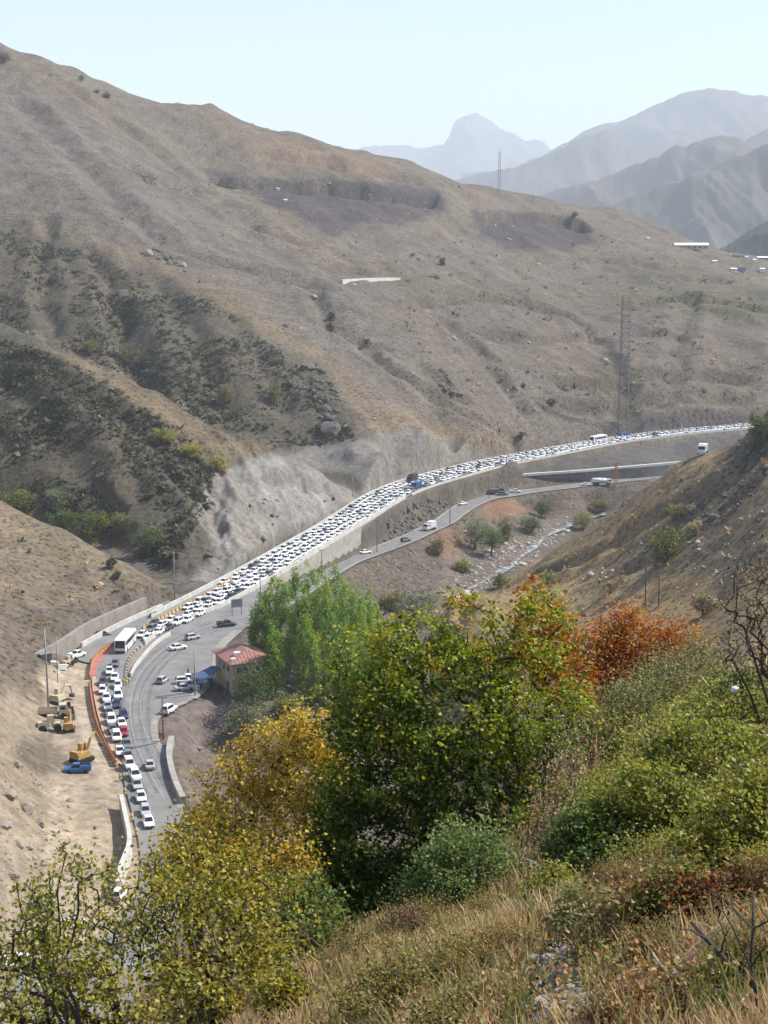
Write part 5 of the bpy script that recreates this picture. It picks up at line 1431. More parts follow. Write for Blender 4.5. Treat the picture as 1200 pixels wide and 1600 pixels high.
# ------------------------------------------------------------------ buildings far up the slope
def barn(u, v, L, Wd, H, rz, label, roofm='white_sheet', dmin=900):
    p = G(u, v, dmin); t = empty('hill_building', p - Vector((0, 0, .5)), rz, label, 'building')
    MB().box((0, 0, H / 2), (L, Wd, H)).build('wall', M['white_sheet'] if L < 8 else M['plaster'], t)
    o = .6; h2 = Wd * .22
    r = MB(); r.add([(-L / 2 - o, -Wd / 2 - o, H), (L / 2 + o, -Wd / 2 - o, H), (L / 2 + o, Wd / 2 + o, H), (-L / 2 - o, Wd / 2 + o, H), (-L / 2 - o, 0, H + h2), (L / 2 + o, 0, H + h2)], [(0, 1, 5, 4), (2, 3, 4, 5), (1, 2, 5), (3, 0, 4), (3, 2, 1, 0)]); r.build('roof', M[roofm], t)
    n = max(1, int(L / 4))
    for i in range(n): MB().box((-L / 2 + (i + .5) * L / n, -Wd / 2 - .03, H * .55), (L / n * .4, .1, H * .35)).build('window', M['dark_pane'], t)
    MB().box((L / 2 + .04, 0, H * .4), (.1, Wd * .35, H * .75)).build('door', M['dark_pane'], t)
    return t
barn(1080, 389, 27, 9, 3.6, -.12, 'long white-roofed barn on the crest of the mountain')
barn(1116, 411, 3.2, 2.5, 2.2, .2, 'small white hut below the long barn')
barn(1146, 424, 4.2, 3, 2.6, .1, 'small white hut next to a dark tent on the upper slope')
barn(1166, 406, 2.2, 2, 3.2, 0, 'narrow white kiosk-like hut right of the barn on the crest')
barn(1178, 408, 2.6, 2, 1.8, .5, 'low white hut between the narrow hut and the right edge of the crest')
barn(1196, 406, 14, 5, 2.4, 0, 'long low white roof at the right edge of the crest')
barn(1190, 424, 3.4, 3, 2.6, .3, 'white hut below the long low roof at the right edge')
barn(1156, 402, 10, 5, 2.0, .1, 'low dark-roofed shed row behind the huts on the crest', 'rock_dark')
p = G(1156, 424, 900); t = empty('dark_tent', p, 0, 'dark tent pitched beside a small white hut', 'tent'); MB().prism([(-4, -2.2, 0), (-3.2, 0, 3.0), (-4, 2.2, 0)], (8, 0, 0)).build('canvas', M['paint_navy'], t); MB().tube([(-3.6, 0, 0), (-3.6, 0, 3.2)], .08, 5).build('pole', M['wood'], t)
for u, v, lab in ((434, 297, 'white hut higher on the dark quarry slope'), (446, 315, 'white hut lower on the dark quarry slope'), (1012, 374, 'lone white hut left of the barn')):
    barn(u, v, 2.0, 1.8, 1.7, .3, lab, dmin=700)
# pale track cut across the mountain
tk = [G(u, v, 750) for u, v in [(534, 441), (555, 440), (580, 439), (604, 438), (624, 436)]]
tkp = resample([tuple(q) for q in tk], None, 4)[0]
for q in tkp: q[2] = zg(q[0], q[1])
zz_ = np.poly1d(np.polyfit(np.arange(len(tkp)), tkp[:, 2], 2))(np.arange(len(tkp))); tkp[:, 2] = zz_ + .9
yy_ = np.poly1d(np.polyfit(tkp[:, 0], tkp[:, 1], 2))(tkp[:, 0]); tkp[:, 1] = yy_
wall_along('track_wall', tkp, .45, 1.6, M['white_concrete'], 'short pale strip of wall along a track halfway up the mountain', z0=-4)
# ------------------------------------------------------------------ foliage
def leaf_mat(name, gloss=.22, trans=.3):
    m = bpy.data.materials.new(name); m.use_nodes = True; t = m.node_tree; N = t.nodes; L = t.links
    p = N['Principled BSDF']; p.inputs['Roughness'].default_value = .5; p.inputs['Specular IOR Level'].default_value = gloss
    at = N.new('ShaderNodeAttribute'); at.attribute_name = 'leaf'
    L.new(at.outputs['Color'], p.inputs['Base Color'])
    tr = N.new('ShaderNodeBsdfTranslucent'); 
    hs = N.new('ShaderNodeHueSaturation'); hs.inputs['Saturation'].default_value = 1.15; hs.inputs['Value'].default_value = 1.5
    L.new(at.outputs['Color'], hs.inputs['Color']); L.new(hs.outputs[0], tr.inputs['Color'])
    mx = N.new('ShaderNodeMixShader'); mx.inputs[0].default_value = trans
    L.new(p.outputs[0], mx.inputs[1]); L.new(tr.outputs[0], mx.inputs[2]); L.new(mx.outputs[0], N['Material Output'].inputs[0])
    return m
M['leaf'] = leaf_mat('foliage')
M['leaf_dry'] = leaf_mat('dry_grass', .1, .3)
M['heap_stone'] = mat('heap_stone', (.30, .275, .24), rough=.95, var=.3, scale=9)
M['bark'] = mat('bark', (.075, .06, .05), rough=.95, var=.3, scale=6, bump=.01, bscale=30)
M['bark_pale'] = mat('pale_bark', (.40, .37, .33), rough=.9, var=.25, scale=8)
M['twig'] = mat('twig', (.14, .10, .075), rough=.95, var=.3, scale=6)
M['twig_red'] = mat('red_twig', (.20, .075, .06), rough=.9, var=.3, scale=6)

LOBED = np.array([(0, 0, 0), (-.42, .12, .05), (-.5, .5, .08), (-.2, .62, .02), (0, 1, 0), (.2, .62, .02), (.5, .5, .08), (.42, .12, .05)], float)
OVAL = np.array([(0, 0, 0), (-.32, .4, .09), (0, 1, 0), (.32, .4, .09)], float)
LOBED_F = np.array([(0, 1, 2, 3), (0, 3, 4, 5), (0, 5, 6, 7)]); OVAL_F = np.array([(0, 1, 2, 3)])
def leaves_arrays(C, size, rng, up=.5, shape='oval'):
    """C (n,3) leaf bases. returns V, F"""
    n = len(C); T = LOBED if shape == 'lobed' else OVAL; TF = LOBED_F if shape == 'lobed' else OVAL_F
    a = rng.normal(size=(n, 3)); a /= np.linalg.norm(a, axis=1)[:, None]
    nn = rng.normal(size=(n, 3)) + np.array([.25, .1, up * 2]); nn /= np.linalg.norm(nn, axis=1)[:, None]
    y = a - nn * np.sum(a * nn, axis=1)[:, None]; y /= np.linalg.norm(y, axis=1)[:, None] + 1e-9
    x = np.cross(y, nn)
    s = size * rng.uniform(.65, 1.25, n)
    V = C[:, None] + s[:, None, None] * (T[None, :, 0:1] * x[:, None] + T[None, :, 1:2] * y[:, None] + T[None, :, 2:3] * nn[:, None])
    F = (np.arange(n) * len(T))[:, None, None] + TF[None]
    return V.reshape(-1, 3), F.reshape(-1, 4), len(T)

def palette_colors(C, pal, rng, clump=1.0, seed=0, grad=0):
    """colour for each leaf: pal = [(weight, rgb)], neighbours share a tone"""
    w = np.array([p[0] for p in pal], float); w /= w.sum(); cw = np.cumsum(w)
    n = fbm(C[:, 0] + C[:, 2] * .7, C[:, 1] + C[:, 2] * .9, clump, 2, seed) * .33 + .5 + rng.normal(size=len(C)) * .16
    if grad:                                   # high leaves have turned further; crown shade is put into low, left leaf colours
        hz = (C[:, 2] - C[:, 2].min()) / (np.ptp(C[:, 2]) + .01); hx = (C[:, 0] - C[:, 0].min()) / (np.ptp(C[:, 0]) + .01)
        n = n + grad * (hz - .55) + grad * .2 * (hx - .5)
    k = np.clip(np.searchsorted(cw, np.clip(n, 0, .9999)), 0, len(pal) - 1)
    c = np.array([p[1] for p in pal], float)[k]
    return c * rng.uniform(.72, 1.28, (len(C), 1)) * rng.uniform(.93, 1.07, (len(C), 3))

def foliage(name, C, size, pal, seed, parent=None, shape='oval', clump=1.0, m='leaf', up=.5, grad=0):
    rng = np.random.default_rng(seed)
    V, F, k = leaves_arrays(C, size, rng, up, shape)
    col = np.repeat(palette_colors(C, pal, rng, clump, seed, grad), k, axis=0)
    me = np_mesh(name, V, F, {'leaf': ('FLOAT_COLOR', np.c_[col, np.ones(len(col))])})
    return link(name, me, M[m], parent)

def skeleton(base, tips, rng, wob=.08):
    """joins every tip to the nearest node nearer the base; returns nodes, parents, radii"""
    nodes = [np.array(base, float)]; par = [-1]
    tips = sorted(tips, key=lambda p: np.linalg.norm(p - nodes[0]))
    for p in tips:
        N_ = np.array(nodes)
        d = np.linalg.norm(N_ - p, axis=1) + .35 * np.maximum(0, N_[:, 2] - p[2]) * 2 + .25 * np.linalg.norm(N_ - nodes[0], axis=1) * 0
        k = int(np.argmin(d)); L_ = np.linalg.norm(nodes[k] - p)
        m_ = (nodes[k] + p) / 2 + rng.normal(size=3) * L_ * wob + np.array([0, 0, L_ * .04])
        nodes.append(m_); par.append(k); nodes.append(p); par.append(len(nodes) - 2)
    cnt = np.ones(len(nodes))
    for i in range(len(nodes) - 1, 0, -1): cnt[par[i]] += cnt[i]
    return nodes, par, cnt

def in_ellipsoids(E, n, rng, shell=.0):
    """random points through a union of ellipsoids; E = [(centre, (rx, ry, rz))]"""
    vol = np.array([r[0] * r[1] * r[2] for _, r in E]); vol = vol ** .8; k = rng.choice(len(E), n, p=vol / vol.sum())
    d = rng.normal(size=(n, 3)); d /= np.linalg.norm(d, axis=1)[:, None]
    rr = rng.uniform(shell, 1, n) ** (1 / 2.3)
    rr = rr * np.where(rng.random(n) < .13, rng.uniform(1.05, 1.45, n), 1)      # stray sprigs past the outline
    return np.array([E[i][0] for i in k]) + d * rr[:, None] * np.array([E[i][1] for i in k])

def tree(name, label, cat, base, E, n_tips, per_tip, spread, leaf, pal, seed, group=None, shape='oval', clump=1.0, bark='bark', trunk_r=.12, m='leaf', shell=.2, min_r=.006, crown='crown', up=.5, stems=1, wob=.08, grad=0):
    rng = np.random.default_rng(seed)
    base = Vector(base)
    t = empty(name, base, 0, label, cat, group)
    E = [(np.array(c) - np.array(base), r) for c, r in E]
    tips = []
    for _ in range(4):
        for p in in_ellipsoids(E, n_tips, rng, shell):
            if len(tips) < n_tips and p[2] + base[2] > zg(p[0] + base[0], p[1] + base[1]) + .08: tips.append(p)
    if len(tips) < 12: tips += [np.array([0, 0, .2 + .1 * i]) for i in range(12)]
    zt = np.mean([p[2] for p in tips]); ctr = np.mean(tips, axis=0)
    # trunk(s)
    b = MB()
    groups = [tips] if stems == 1 else [[] for _ in range(stems)]
    if stems > 1:
        cs = [tips[i] for i in rng.choice(len(tips), stems, replace=False)]
        for p in tips: groups[int(np.argmin([np.linalg.norm((p - c)[:2]) for c in cs]))].append(p)
    s3 = max(1, stems) ** .5
    for gi, tp in enumerate(groups):
        if not tp: continue
        b0 = np.array([rng.normal() * s3 * trunk_r * 1.2, rng.normal() * trunk_r, -.25]) if stems > 1 else np.array([0, 0, -.25])
        c = np.mean(tp, axis=0); low = min(p[2] for p in tp); hub = b0 + (c - b0) * np.clip(.25 + .4 * low / max(c[2], .1), .2, .55)
        nodes, par, cnt = skeleton(hub, tp, rng, wob)
        R = trunk_r / stems ** .5 * (cnt / cnt[0]) ** .48
        b.tube([b0, (b0 + hub) / 2 + rng.normal(size=3) * .02 * np.linalg.norm(hub), hub], [R[0] * 1.35, R[0] * 1.12, R[0]], 7, cap=False)
        for i in range(1, len(nodes)):
            r1 = max(R[par[i]] * .85, min_r); r0 = max(R[i], min_r * .6)
            b.tube([nodes[par[i]], nodes[i]], [min(r1, r0 * 1.6), r0], 5 if r0 > .02 else 3, cap=False)
    b.build('trunk', M[bark], t)
    T = np.array(tips)
    C = np.repeat(T, per_tip, axis=0) + rng.normal(size=(len(T) * per_tip, 3)) * np.array(spread) * rng.uniform(.5, 1.3, (len(T) * per_tip, 1))
    f = foliage(crown, C, leaf, pal, seed + 1, t, shape, clump, m, up, grad)
    return t, f

def PE(u, v, ru, rv, D, dr=None):
    """an ellipsoid centred on the point seen at (u,v) at distance D with its radii given as seen"""
    s = D / 2400 * 1.02
    return (PD(u, v, D), (ru * s, (dr if dr else (ru * s + rv * s) / 2), rv * s))

GOLD = [(1.4, (.19, .125, .035)), (2, (.31, .23, .035)), (3, (.46, .315, .04)), (1.8, (.56, .42, .055)), (1, (.38, .19, .04))]
YGRN = [(2, (.08, .095, .022)), (2.6, (.18, .18, .035)), (2.8, (.30, .265, .045)), (1.4, (.42, .33, .055)), (1.3, (.26, .14, .04))]
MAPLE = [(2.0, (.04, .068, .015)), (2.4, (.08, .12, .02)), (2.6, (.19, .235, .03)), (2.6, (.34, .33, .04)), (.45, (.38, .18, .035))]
REDP = [(3, (.42, .165, .045)), (2, (.36, .11, .04)), (2, (.48, .24, .06)), (1, (.20, .17, .035)), (1, (.12, .14, .035))]
GREEN = [(3, (.065, .11, .025)), (2, (.10, .15, .03)), (1, (.16, .19, .05)), (1, (.05, .075, .02))]
POPL = [(1, (.11, .20, .03)), (3, (.18, .30, .04)), (2.5, (.28, .38, .05)), (1, (.38, .40, .07))]
WILLOW = [(2, (.13, .16, .085)), (2, (.17, .20, .11)), (1, (.22, .23, .13)), (1, (.09, .11, .06))]
OLIVE = [(2, (0.144, 0.144, 0.056)), (2, (0.197, 0.188, 0.073)), (1, (0.263, 0.225, 0.101)), (1, (0.092, 0.094, 0.039))]
ROSE = [(1.6, (.09, .11, .028)), (3, (.20, .215, .045)), (3, (.32, .30, .065)), (1.3, (.38, .25, .07)), (.6, (.28, .10, .055))]
DRY = [(2, (.40, .285, .15)), (2, (.50, .37, .21)), (1, (.28, .18, .11)), (1, (.54, .43, .27))]
SHRUB = [(2, (.05, .052, .030)), (2, (.075, .07, .042)), (1, (.11, .092, .055))]
YEL = [(2, (.30, .28, .05)), (2, (.24, .25, .05)), (1, (.38, .33, .07))]

# ---- poplars behind the house
rngp = np.random.default_rng(5)
POP = [(404, 1010, 930, 34, 326), (424, 1000, 905, 36, 330), (445, 1040, 895, 40, 322), (466, 1050, 882, 42, 326), (487, 1045, 872, 40, 332), (505, 1065, 878, 44, 322), (524, 1060, 885, 42, 330), (540, 1050, 893, 40, 338),
       (556, 1045, 905, 42, 330), (572, 1030, 920, 40, 340), (588, 1010, 940, 32, 345), (480, 1075, 960, 40, 314), (540, 1075, 965, 44, 318), (430, 1075, 985, 34, 312)]
plab = ['leftmost poplar, standing behind the red roof', 'second poplar from the house, behind the roof ridge', 'poplar rising over the right end of the red roof', 'poplar with a broad crown next to the tallest one', 'tallest poplar in the middle of the grove',
        'poplar just right of the tallest one', 'bright green poplar right of centre in the grove', 'poplar in the right half of the grove, behind the front rank', 'poplar third from the right end of the grove', 'pale green poplar second from the right end',
        'rightmost and palest poplar of the grove', 'short poplar in front of the grove centre', 'short yellow-green poplar at the front right of the grove', 'short poplar in front, by the white tanks']
for i, (u, vb, vt, w, D) in enumerate(POP):
    x, y, z = PD(u, vb, D); zb = zg(x, y)
    zt = PD(u, vt, D)[2]; H = zt - zb; r = w * D / 2400 * .62
    E = [((x, y, zb + H * .87), (r * .38, r * .38, H * .14)), ((x, y, zb + H * .70), (r * .66, r * .66, H * .2)), ((x + r * .1, y, zb + H * .48), (r * .85, r * .85, H * .24)), ((x, y, zb + H * .26), (r * .8, r * .8, H * .16))]
    pal = POPL if i % 3 else GREEN[1:3] + POPL
    if i in (9, 10, 12): pal = POPL + YEL[:1]
    tree('poplar_tree', plab[i] , 'tree', (x, y, zb), E, 120, 60, (.36, .36, .8), .42, pal, 100 + i, 'poplars behind the roadside house', clump=4, trunk_r=.3, shell=.35, min_r=.03)

def mid_tree(u, v, w, h, pal, label, name='tree', group=None, seed=0, dmin=200, leaf=None, dens=1.0, cat='tree', bark='bark', D=None):
    """a tree or bush whose foot is seen at (u, v), w by h pixels large"""
    p = G(u, v, dmin) if D is None else Vector((PD(u, v, D)[0], D, zg(PD(u, v, D)[0], D)))
    s = p.y / 2400 * 1.02
    rw, rh = w * s / 2, h * s / 2
    rw *= 1.12; c = p + Vector((0, 0, rh * .85))
    r_ = np.random.default_rng(seed)
    E = [((c.x + r_.uniform(-.4, .4) * rw, c.y + r_.uniform(-.3, .3) * rw, c.z + r_.uniform(-.45, .4) * rh), (rw * r_.uniform(.5, .7), rw * .6, rh * r_.uniform(.5, .65))) for _ in range(7)]
    lf = leaf or max(.16, min(.5, s * 3.2))
    n = int(np.clip(rw * rh / lf ** 2 * 1.6 * dens, 14, 120))
    return tree(name, label, cat, p - Vector((0, 0, .1)), E, n, 20, (rw * .12, rw * .12, rh * .11), lf, pal, seed * 7 + 11, group, clump=rw * .6, trunk_r=max(.06, rw * .06), shell=.2, min_r=.02, bark=bark)

MT = [
    (440, 1066, 60, 80, [(1, (.20, .12, .05)), (1, (.12, .13, .045)), (1, (.28, .16, .05))], 'russet-leaved small tree between the red roof and the poplars', 'tree', 'tree', 300),
    (402, 1102, 84, 78, GREEN, 'dark green round tree standing right in front of the cream house', 'tree', 'tree', 292),
    (388, 1152, 80, 66, WILLOW, 'grey-green willow bush below the house, at the edge of the pit', 'willow_bush', 'bush', 268),
    (455, 1120, 60, 44, WILLOW + YEL, 'pale willow bush right of the grey-green one, behind golden leaves', 'willow_bush', 'bush', 280),
    (500, 1095, 54, 34, OLIVE, 'low olive thicket at the foot of the poplars', 'bush', 'bush', 300),
    (648, 968, 86, 66, WILLOW, 'grey-green willow by the river left of the bench edge', 'willow_tree', 'tree', None),
    (612, 955, 44, 40, OLIVE, 'small olive bush left of the riverside willow', 'bush', 'bush', None),
    (742, 858, 52, 60, GREEN + WILLOW, 'leafy green tree on the rubble below the orange earth bank', 'tree', 'tree', None),
    (768, 870, 48, 50, GREEN, 'dark green tree in front, lowest of the riverside group', 'tree', 'tree', None),
    (788, 848, 26, 46, GREEN + OLIVE, 'narrow green tree at the right of the riverside group', 'tree', 'tree', None),
    (728, 895, 40, 26, YEL + OLIVE, 'low yellow-green bush among the river stones', 'bush', 'bush', None),
    (683, 868, 30, 34, OLIVE + DRY[:1], 'brownish bush on the slope under the lower road', 'bush', 'bush', None),
    (830, 832, 42, 36, GREEN + WILLOW, 'round grey-green tree beside the white water', 'tree', 'tree', None),
    (846, 808, 30, 30, GREEN, 'dark green tree just above the round grey-green one', 'tree', 'tree', None),
    (911, 828, 34, 34, OLIVE + YEL, 'yellow-olive bush against the foot of the spur', 'bush', 'bush', None),
    (937, 800, 36, 22, OLIVE, 'low olive bush under the mixer truck', 'bush', 'bush', None),
    (780, 916, 32, 24, OLIVE + YEL, 'olive bush next to the lower white patch of the river', 'bush', 'bush', None),
    (858, 908, 46, 18, YEL + OLIVE, 'flat yellowish bush on the edge of the tan bench', 'bush', 'bush', None),
    (1038, 880, 64, 74, YEL + GREEN, 'yellow-green tree standing alone on the right-hand spur', 'tree', 'tree', 300),
    (1060, 812, 50, 30, OLIVE, 'olive bush on the spur above the lone yellow-green tree', 'bush', 'bush', 300),
    (952, 925, 20, 18, DRY + OLIVE, 'tiny dry bush in the middle of the tan bench', 'bush', 'bush', None),
    (1098, 962, 44, 44, DRY + OLIVE, 'dry brown bush on the bench right of the pole pair', 'bush', 'bush', None),
    (1090, 835, 44, 26, OLIVE + DRY, 'dull bush on the dark rocks of the spur', 'bush', 'bush', None),
    (1188, 700, 40, 60, GREEN + OLIVE, 'dark bush on the steep top of the right-hand spur', 'bush', 'bush', 300),
    (28, 800, 66, 46, YEL + GREEN, 'bright green bush row end at the left edge, above the tan hill', 'bush', 'bush', 440),
    (92, 795, 40, 40, WILLOW, 'greyish bush second along the gully above the tan hill', 'bush', 'bush', 440),
    (100, 828, 52, 40, GREEN, 'dark green bush in the gully, left of the yellow-green one', 'bush', 'bush', 440),
    (146, 838, 52, 44, YEL + GREEN, 'yellow-green bush in the middle of the gully', 'bush', 'bush', 440),
    (190, 836, 40, 42, OLIVE, 'olive bush right of the yellow-green one in the gully', 'bush', 'bush', 435),
    (232, 858, 52, 50, GREEN + WILLOW, 'rounded green bush lowest in the gully, near the cut slope', 'bush', 'bush', 425),
    (172, 888, 22, 22, SHRUB, 'small dark bush alone on the tan hill', 'bush', 'bush', None),
    (183, 904, 18, 14, SHRUB, 'smaller dark bush just below the other on the tan hill', 'bush', 'bush', None),
    (258, 692, 36, 28, YEL, 'yellow bush highest on the lit crest of the spur', 'bush', 'bush', 480),
    (296, 716, 36, 30, YEL + DRY[:1], 'yellowish bush second down the lit crest of the spur', 'bush', 'bush', 480),
    (341, 738, 34, 32, YEL + DRY[:2], 'brown-yellow bush lowest on the lit crest of the spur', 'bush', 'bush', 480),
    (352, 632, 34, 38, OLIVE + YEL[:1], 'olive bush standing alone on the dark mountain face', 'bush', 'bush', 560),
    (428, 630, 30, 36, OLIVE, 'dull bush right of the lone olive bush on the dark face', 'bush', 'bush', 560),
    (205, 575, 42, 46, SHRUB + OLIVE, 'dark thicket in the gully behind the spur crest', 'bush', 'bush', 560),
    (140, 550, 34, 24, OLIVE, 'olive bush at the head of the gully on the left', 'bush', 'bush', 560),
    (6, 98, 26, 18, SHRUB, 'dark bush on the skyline at the far left', 'bush', 'bush', None),
    (126, 126, 10, 9, SHRUB, 'tiny dark bush on the upper mountainside, left of two others', 'bush', 'bush', None),
    (151, 146, 9, 8, SHRUB, 'tiny dark bush on the upper mountainside, middle of three', 'bush', 'bush', None),
    (167, 153, 14, 11, SHRUB, 'dark bush on the upper mountainside, right of two tiny ones', 'bush', 'bush', None),
    (518, 500, 16, 16, SHRUB, 'dark bush above two others in the fold of the mountain', 'bush', 'bush', None),
    (516, 518, 18, 16, SHRUB, 'dark bush in the middle of the fold of the mountain', 'bush', 'bush', None),
    (573, 540, 12, 12, SHRUB, 'small dark bush right of the mountain fold', 'bush', 'bush', None),
    (898, 340, 12, 11, SHRUB, 'dark bush on the crest above the round dark slope', 'bush', 'bush', None),
    (690, 414, 12, 14, SHRUB, 'dark bush below the long quarry slope', 'bush', 'bush', None),
    (863, 634, 16, 14, SHRUB, 'dark bush above the road on the lower mountainside', 'bush', 'bush', 650),
    (815, 686, 14, 14, SHRUB, 'dark bush at the road edge where the slope begins', 'bush', 'bush', 650),
    (817, 606, 8, 12, SHRUB, 'narrow dark bush halfway up the brown mountainside', 'bush', 'bush', 650),
]
for i, (u, v, w, h, pal, lab, nm, cat, q) in enumerate(MT):
    mid_tree(u, v, w, h, pal, lab, nm, None, 300 + i, dmin=(q if q and v < 1000 else 230), cat=cat)
print('mid trees', time.time() - T0)

# ---- small shrubs dotting the slopes: nobody could count them
def scatter(zone, n, dmin, dmax, r_):
    P = np.array(zone, float); out = []
    k = 0
    while len(out) < n and k < n * 16:
        k += 1
        u = r_.uniform(P[:, 0].min(), P[:, 0].max()); v = r_.uniform(P[:, 1].min(), P[:, 1].max())
        if poly_dist(np.array([u]), np.array([v]), P)[0] < 0: continue
        q = G(u, v, dmin, dmax)
        if q.y > dmax - 5: continue
        if n > 1000 and fbm(np.array([q.x]), np.array([q.y]), 34, 3, 611)[0] < r_.uniform(-.5, .35): continue
        out.append(q)
    return out
def clumps(name, label_kind, pts, size, per, pal, seed, m='leaf'):
    r_ = np.random.default_rng(seed)
    P = np.array([tuple(p) for p in pts]); S = size * np.exp(r_.normal(size=len(P)) * .42) * (P[:, 1] / 600) ** .35
    C = np.repeat(P, per, axis=0); SS = np.repeat(S, per)
    d = r_.normal(size=C.shape); d /= np.linalg.norm(d, axis=1)[:, None]
    C = C + d * (r_.uniform(.3, 1, len(C)) * SS * .55)[:, None]; C[:, 2] = np.maximum(C[:, 2], np.repeat(P[:, 2], per)) + SS * .1
    V, F, k = leaves_arrays(C, 1.0, r_, .7)
    V = (V.reshape(-1, k, 3) - C[:, None]) * (SS[:, None, None] * .75) + C[:, None]
    tone = np.repeat(palette_colors(P, pal, r_, 30, seed), per, axis=0) * r_.uniform(.8, 1.2, (len(C), 1))
    col = np.repeat(tone, k, axis=0)
    me = np_mesh(name, V.reshape(-1, 3), F, {'leaf': ('FLOAT_COLOR', np.c_[col, np.ones(len(col))])})
    return tag(link(name, me, M[m]), kind='stuff')
rs = np.random.default_rng(77)
pts = scatter([(0, 360), (150, 400), (330, 470), (470, 570), (560, 690), (430, 700), (300, 650), (130, 555), (0, 505)], 2900, 600, 1000, rs)
pts += scatter([(0, 520), (130, 575), (330, 700), (330, 780), (260, 900), (150, 830), (0, 780)], 2700, 420, 640, rs)
pts += scatter([(20, 540), (110, 600), (180, 640), (240, 680), (200, 680), (90, 610), (0, 570)], 420, 420, 640, rs)
pts += scatter([(190, 510), (225, 560), (240, 600), (210, 610), (185, 560)], 90, 560, 900, rs)
pts += scatter([(560, 400), (900, 350), (1200, 430), (1200, 640), (900, 670), (700, 620)], 330, 640, 1500, rs)
clumps('hillside_shrubs', None, pts, 1.15, 8, SHRUB, 401)
pts = scatter([(0, 80), (570, 240), (900, 330), (1200, 410), (1200, 650), (800, 690), (500, 560), (0, 280)], 900, 600, 1600, rs)
pts += scatter([(0, 800), (200, 890), (230, 920), (0, 1060)], 160, 300, 460, rs)
pts += scatter([(820, 900), (1060, 720), (1200, 700), (1200, 950), (900, 960)], 520, 280, 560, rs)
pts += scatter([(560, 880), (720, 800), (900, 790), (760, 930), (600, 1000)], 260, 380, 680, rs)
clumps('slope_tufts', None, pts, .75, 7, OLIVE + DRY[:2] + SHRUB, 402)

# stones strewn on slopes and in the river bed
def stones(name, pts, size, m, seed, flat=.6):
    r_ = np.random.default_rng(seed)
    base = np.array([(1, 0, 0), (-1, 0, 0), (0, 1, 0), (0, -1, 0), (0, 0, 1), (0, 0, -1)], float)
    Fb = np.array([(0, 2, 4), (2, 1, 4), (1, 3, 4), (3, 0, 4), (2, 0, 5), (1, 2, 5), (3, 1, 5), (0, 3, 5)])
    V = []; F = []
    for i, p in enumerate(pts):
        s = size * math.exp(r_.normal() * .5) * (p.y / 500) ** .4
        q = base * r_.uniform(.6, 1.2, (6, 3)) * s + r_.normal(size=(6, 3)) * s * .18
        a = r_.uniform(0, 6.28); ca, sa = math.cos(a), math.sin(a)
        q = np.c_[q[:, 0] * ca - q[:, 1] * sa, q[:, 0] * sa + q[:, 1] * ca, q[:, 2] * flat]
        V.append(q + np.array(tuple(p))); F.append(Fb + 6 * i)
    me = np_mesh(name, np.concatenate(V), np.concatenate(F))
    return tag(link(name, me, M[m]), kind='stuff')
stones('river_stones', scatter([(700, 930), (720, 880), (760, 860), (830, 830), (890, 805), (900, 822), (840, 870), (790, 900), (740, 935)], 420, 400, 700, rs), .55, 'river_stone', 501)
stones('slope_stones', scatter([(170, 190), (600, 250), (900, 350), (1200, 430), (1200, 640), (700, 640), (300, 380)], 420, 600, 1600, rs) + scatter([(560, 600), (700, 650), (700, 690), (560, 690)], 60, 560, 900, rs)
       + scatter([(820, 900), (1060, 720), (1200, 700), (1200, 950), (900, 960)], 90, 280, 560, rs), .42, 'river_stone', 502)
stones('rubble', scatter([(0, 1120), (60, 1180), (110, 1260), (110, 1400), (0, 1460)], 520, 150, 330, rs) + scatter([(270, 1170), (330, 1160), (330, 1270), (290, 1260)], 130, 150, 330, rs)
       + scatter([(690, 830), (735, 840), (740, 880), (690, 880)], 90, 400, 700, rs), .26, 'rock', 503)
stones('rock_outcrop', scatter([(470, 560), (500, 568), (535, 630), (540, 675), (505, 670), (470, 610)], 170, 560, 900, rs) + scatter([(655, 568), (695, 580), (725, 620), (700, 618)], 80, 600, 900, rs)
       + scatter([(225, 392), (245, 390), (300, 420), (300, 428), (240, 405)], 60, 600, 1000, rs) + scatter([(1130, 715), (1180, 660), (1200, 650), (1200, 760), (1140, 740)], 80, 300, 560, rs)
       + scatter([(1000, 870), (1100, 780), (1180, 740), (1190, 770), (1060, 850)], 90, 300, 560, rs)
       + scatter([(600, 815), (640, 790), (690, 775), (700, 790), (640, 835), (600, 845)], 120, 500, 700, rs) + scatter([(300, 830), (420, 760), (540, 780), (480, 830), (330, 900)], 20, 420, 640, rs), .75, 'rock_dark', 504, .8)

# boulders one can pick out
def boulder(p, r, m, label, name='boulder', group=None, seed=0, sq=.7):
    r_ = random.Random(seed)
    bm = bmesh.new(); bmesh.ops.create_icosphere(bm, subdivisions=2, radius=r)
    for v in bm.verts:
        n = v.co.normalized(); k = 1 + .25 * math.sin(n.x * 3.1 + seed) * math.cos(n.y * 2.7 + seed * 2) + .12 * math.sin(n.z * 5 + n.x * 4 + seed)
        v.co = Vector((n.x * r * k * 1.25, n.y * r * k, n.z * r * k * sq))
        for pl in ((1, .3, .2), (-.4, 1, .3), (.2, -.6, 1)):
            pn = Vector(pl).normalized(); d = v.co.dot(pn) - r * .72
            if d > 0: v.co -= pn * d * .8
    me = bpy.data.meshes.new(name); bm.to_mesh(me); bm.free()
    o = link(name, me, M[m]); o.location = p; o.rotation_euler.z = r_.uniform(0, 6.28); return tag(o, label, 'rock', group)
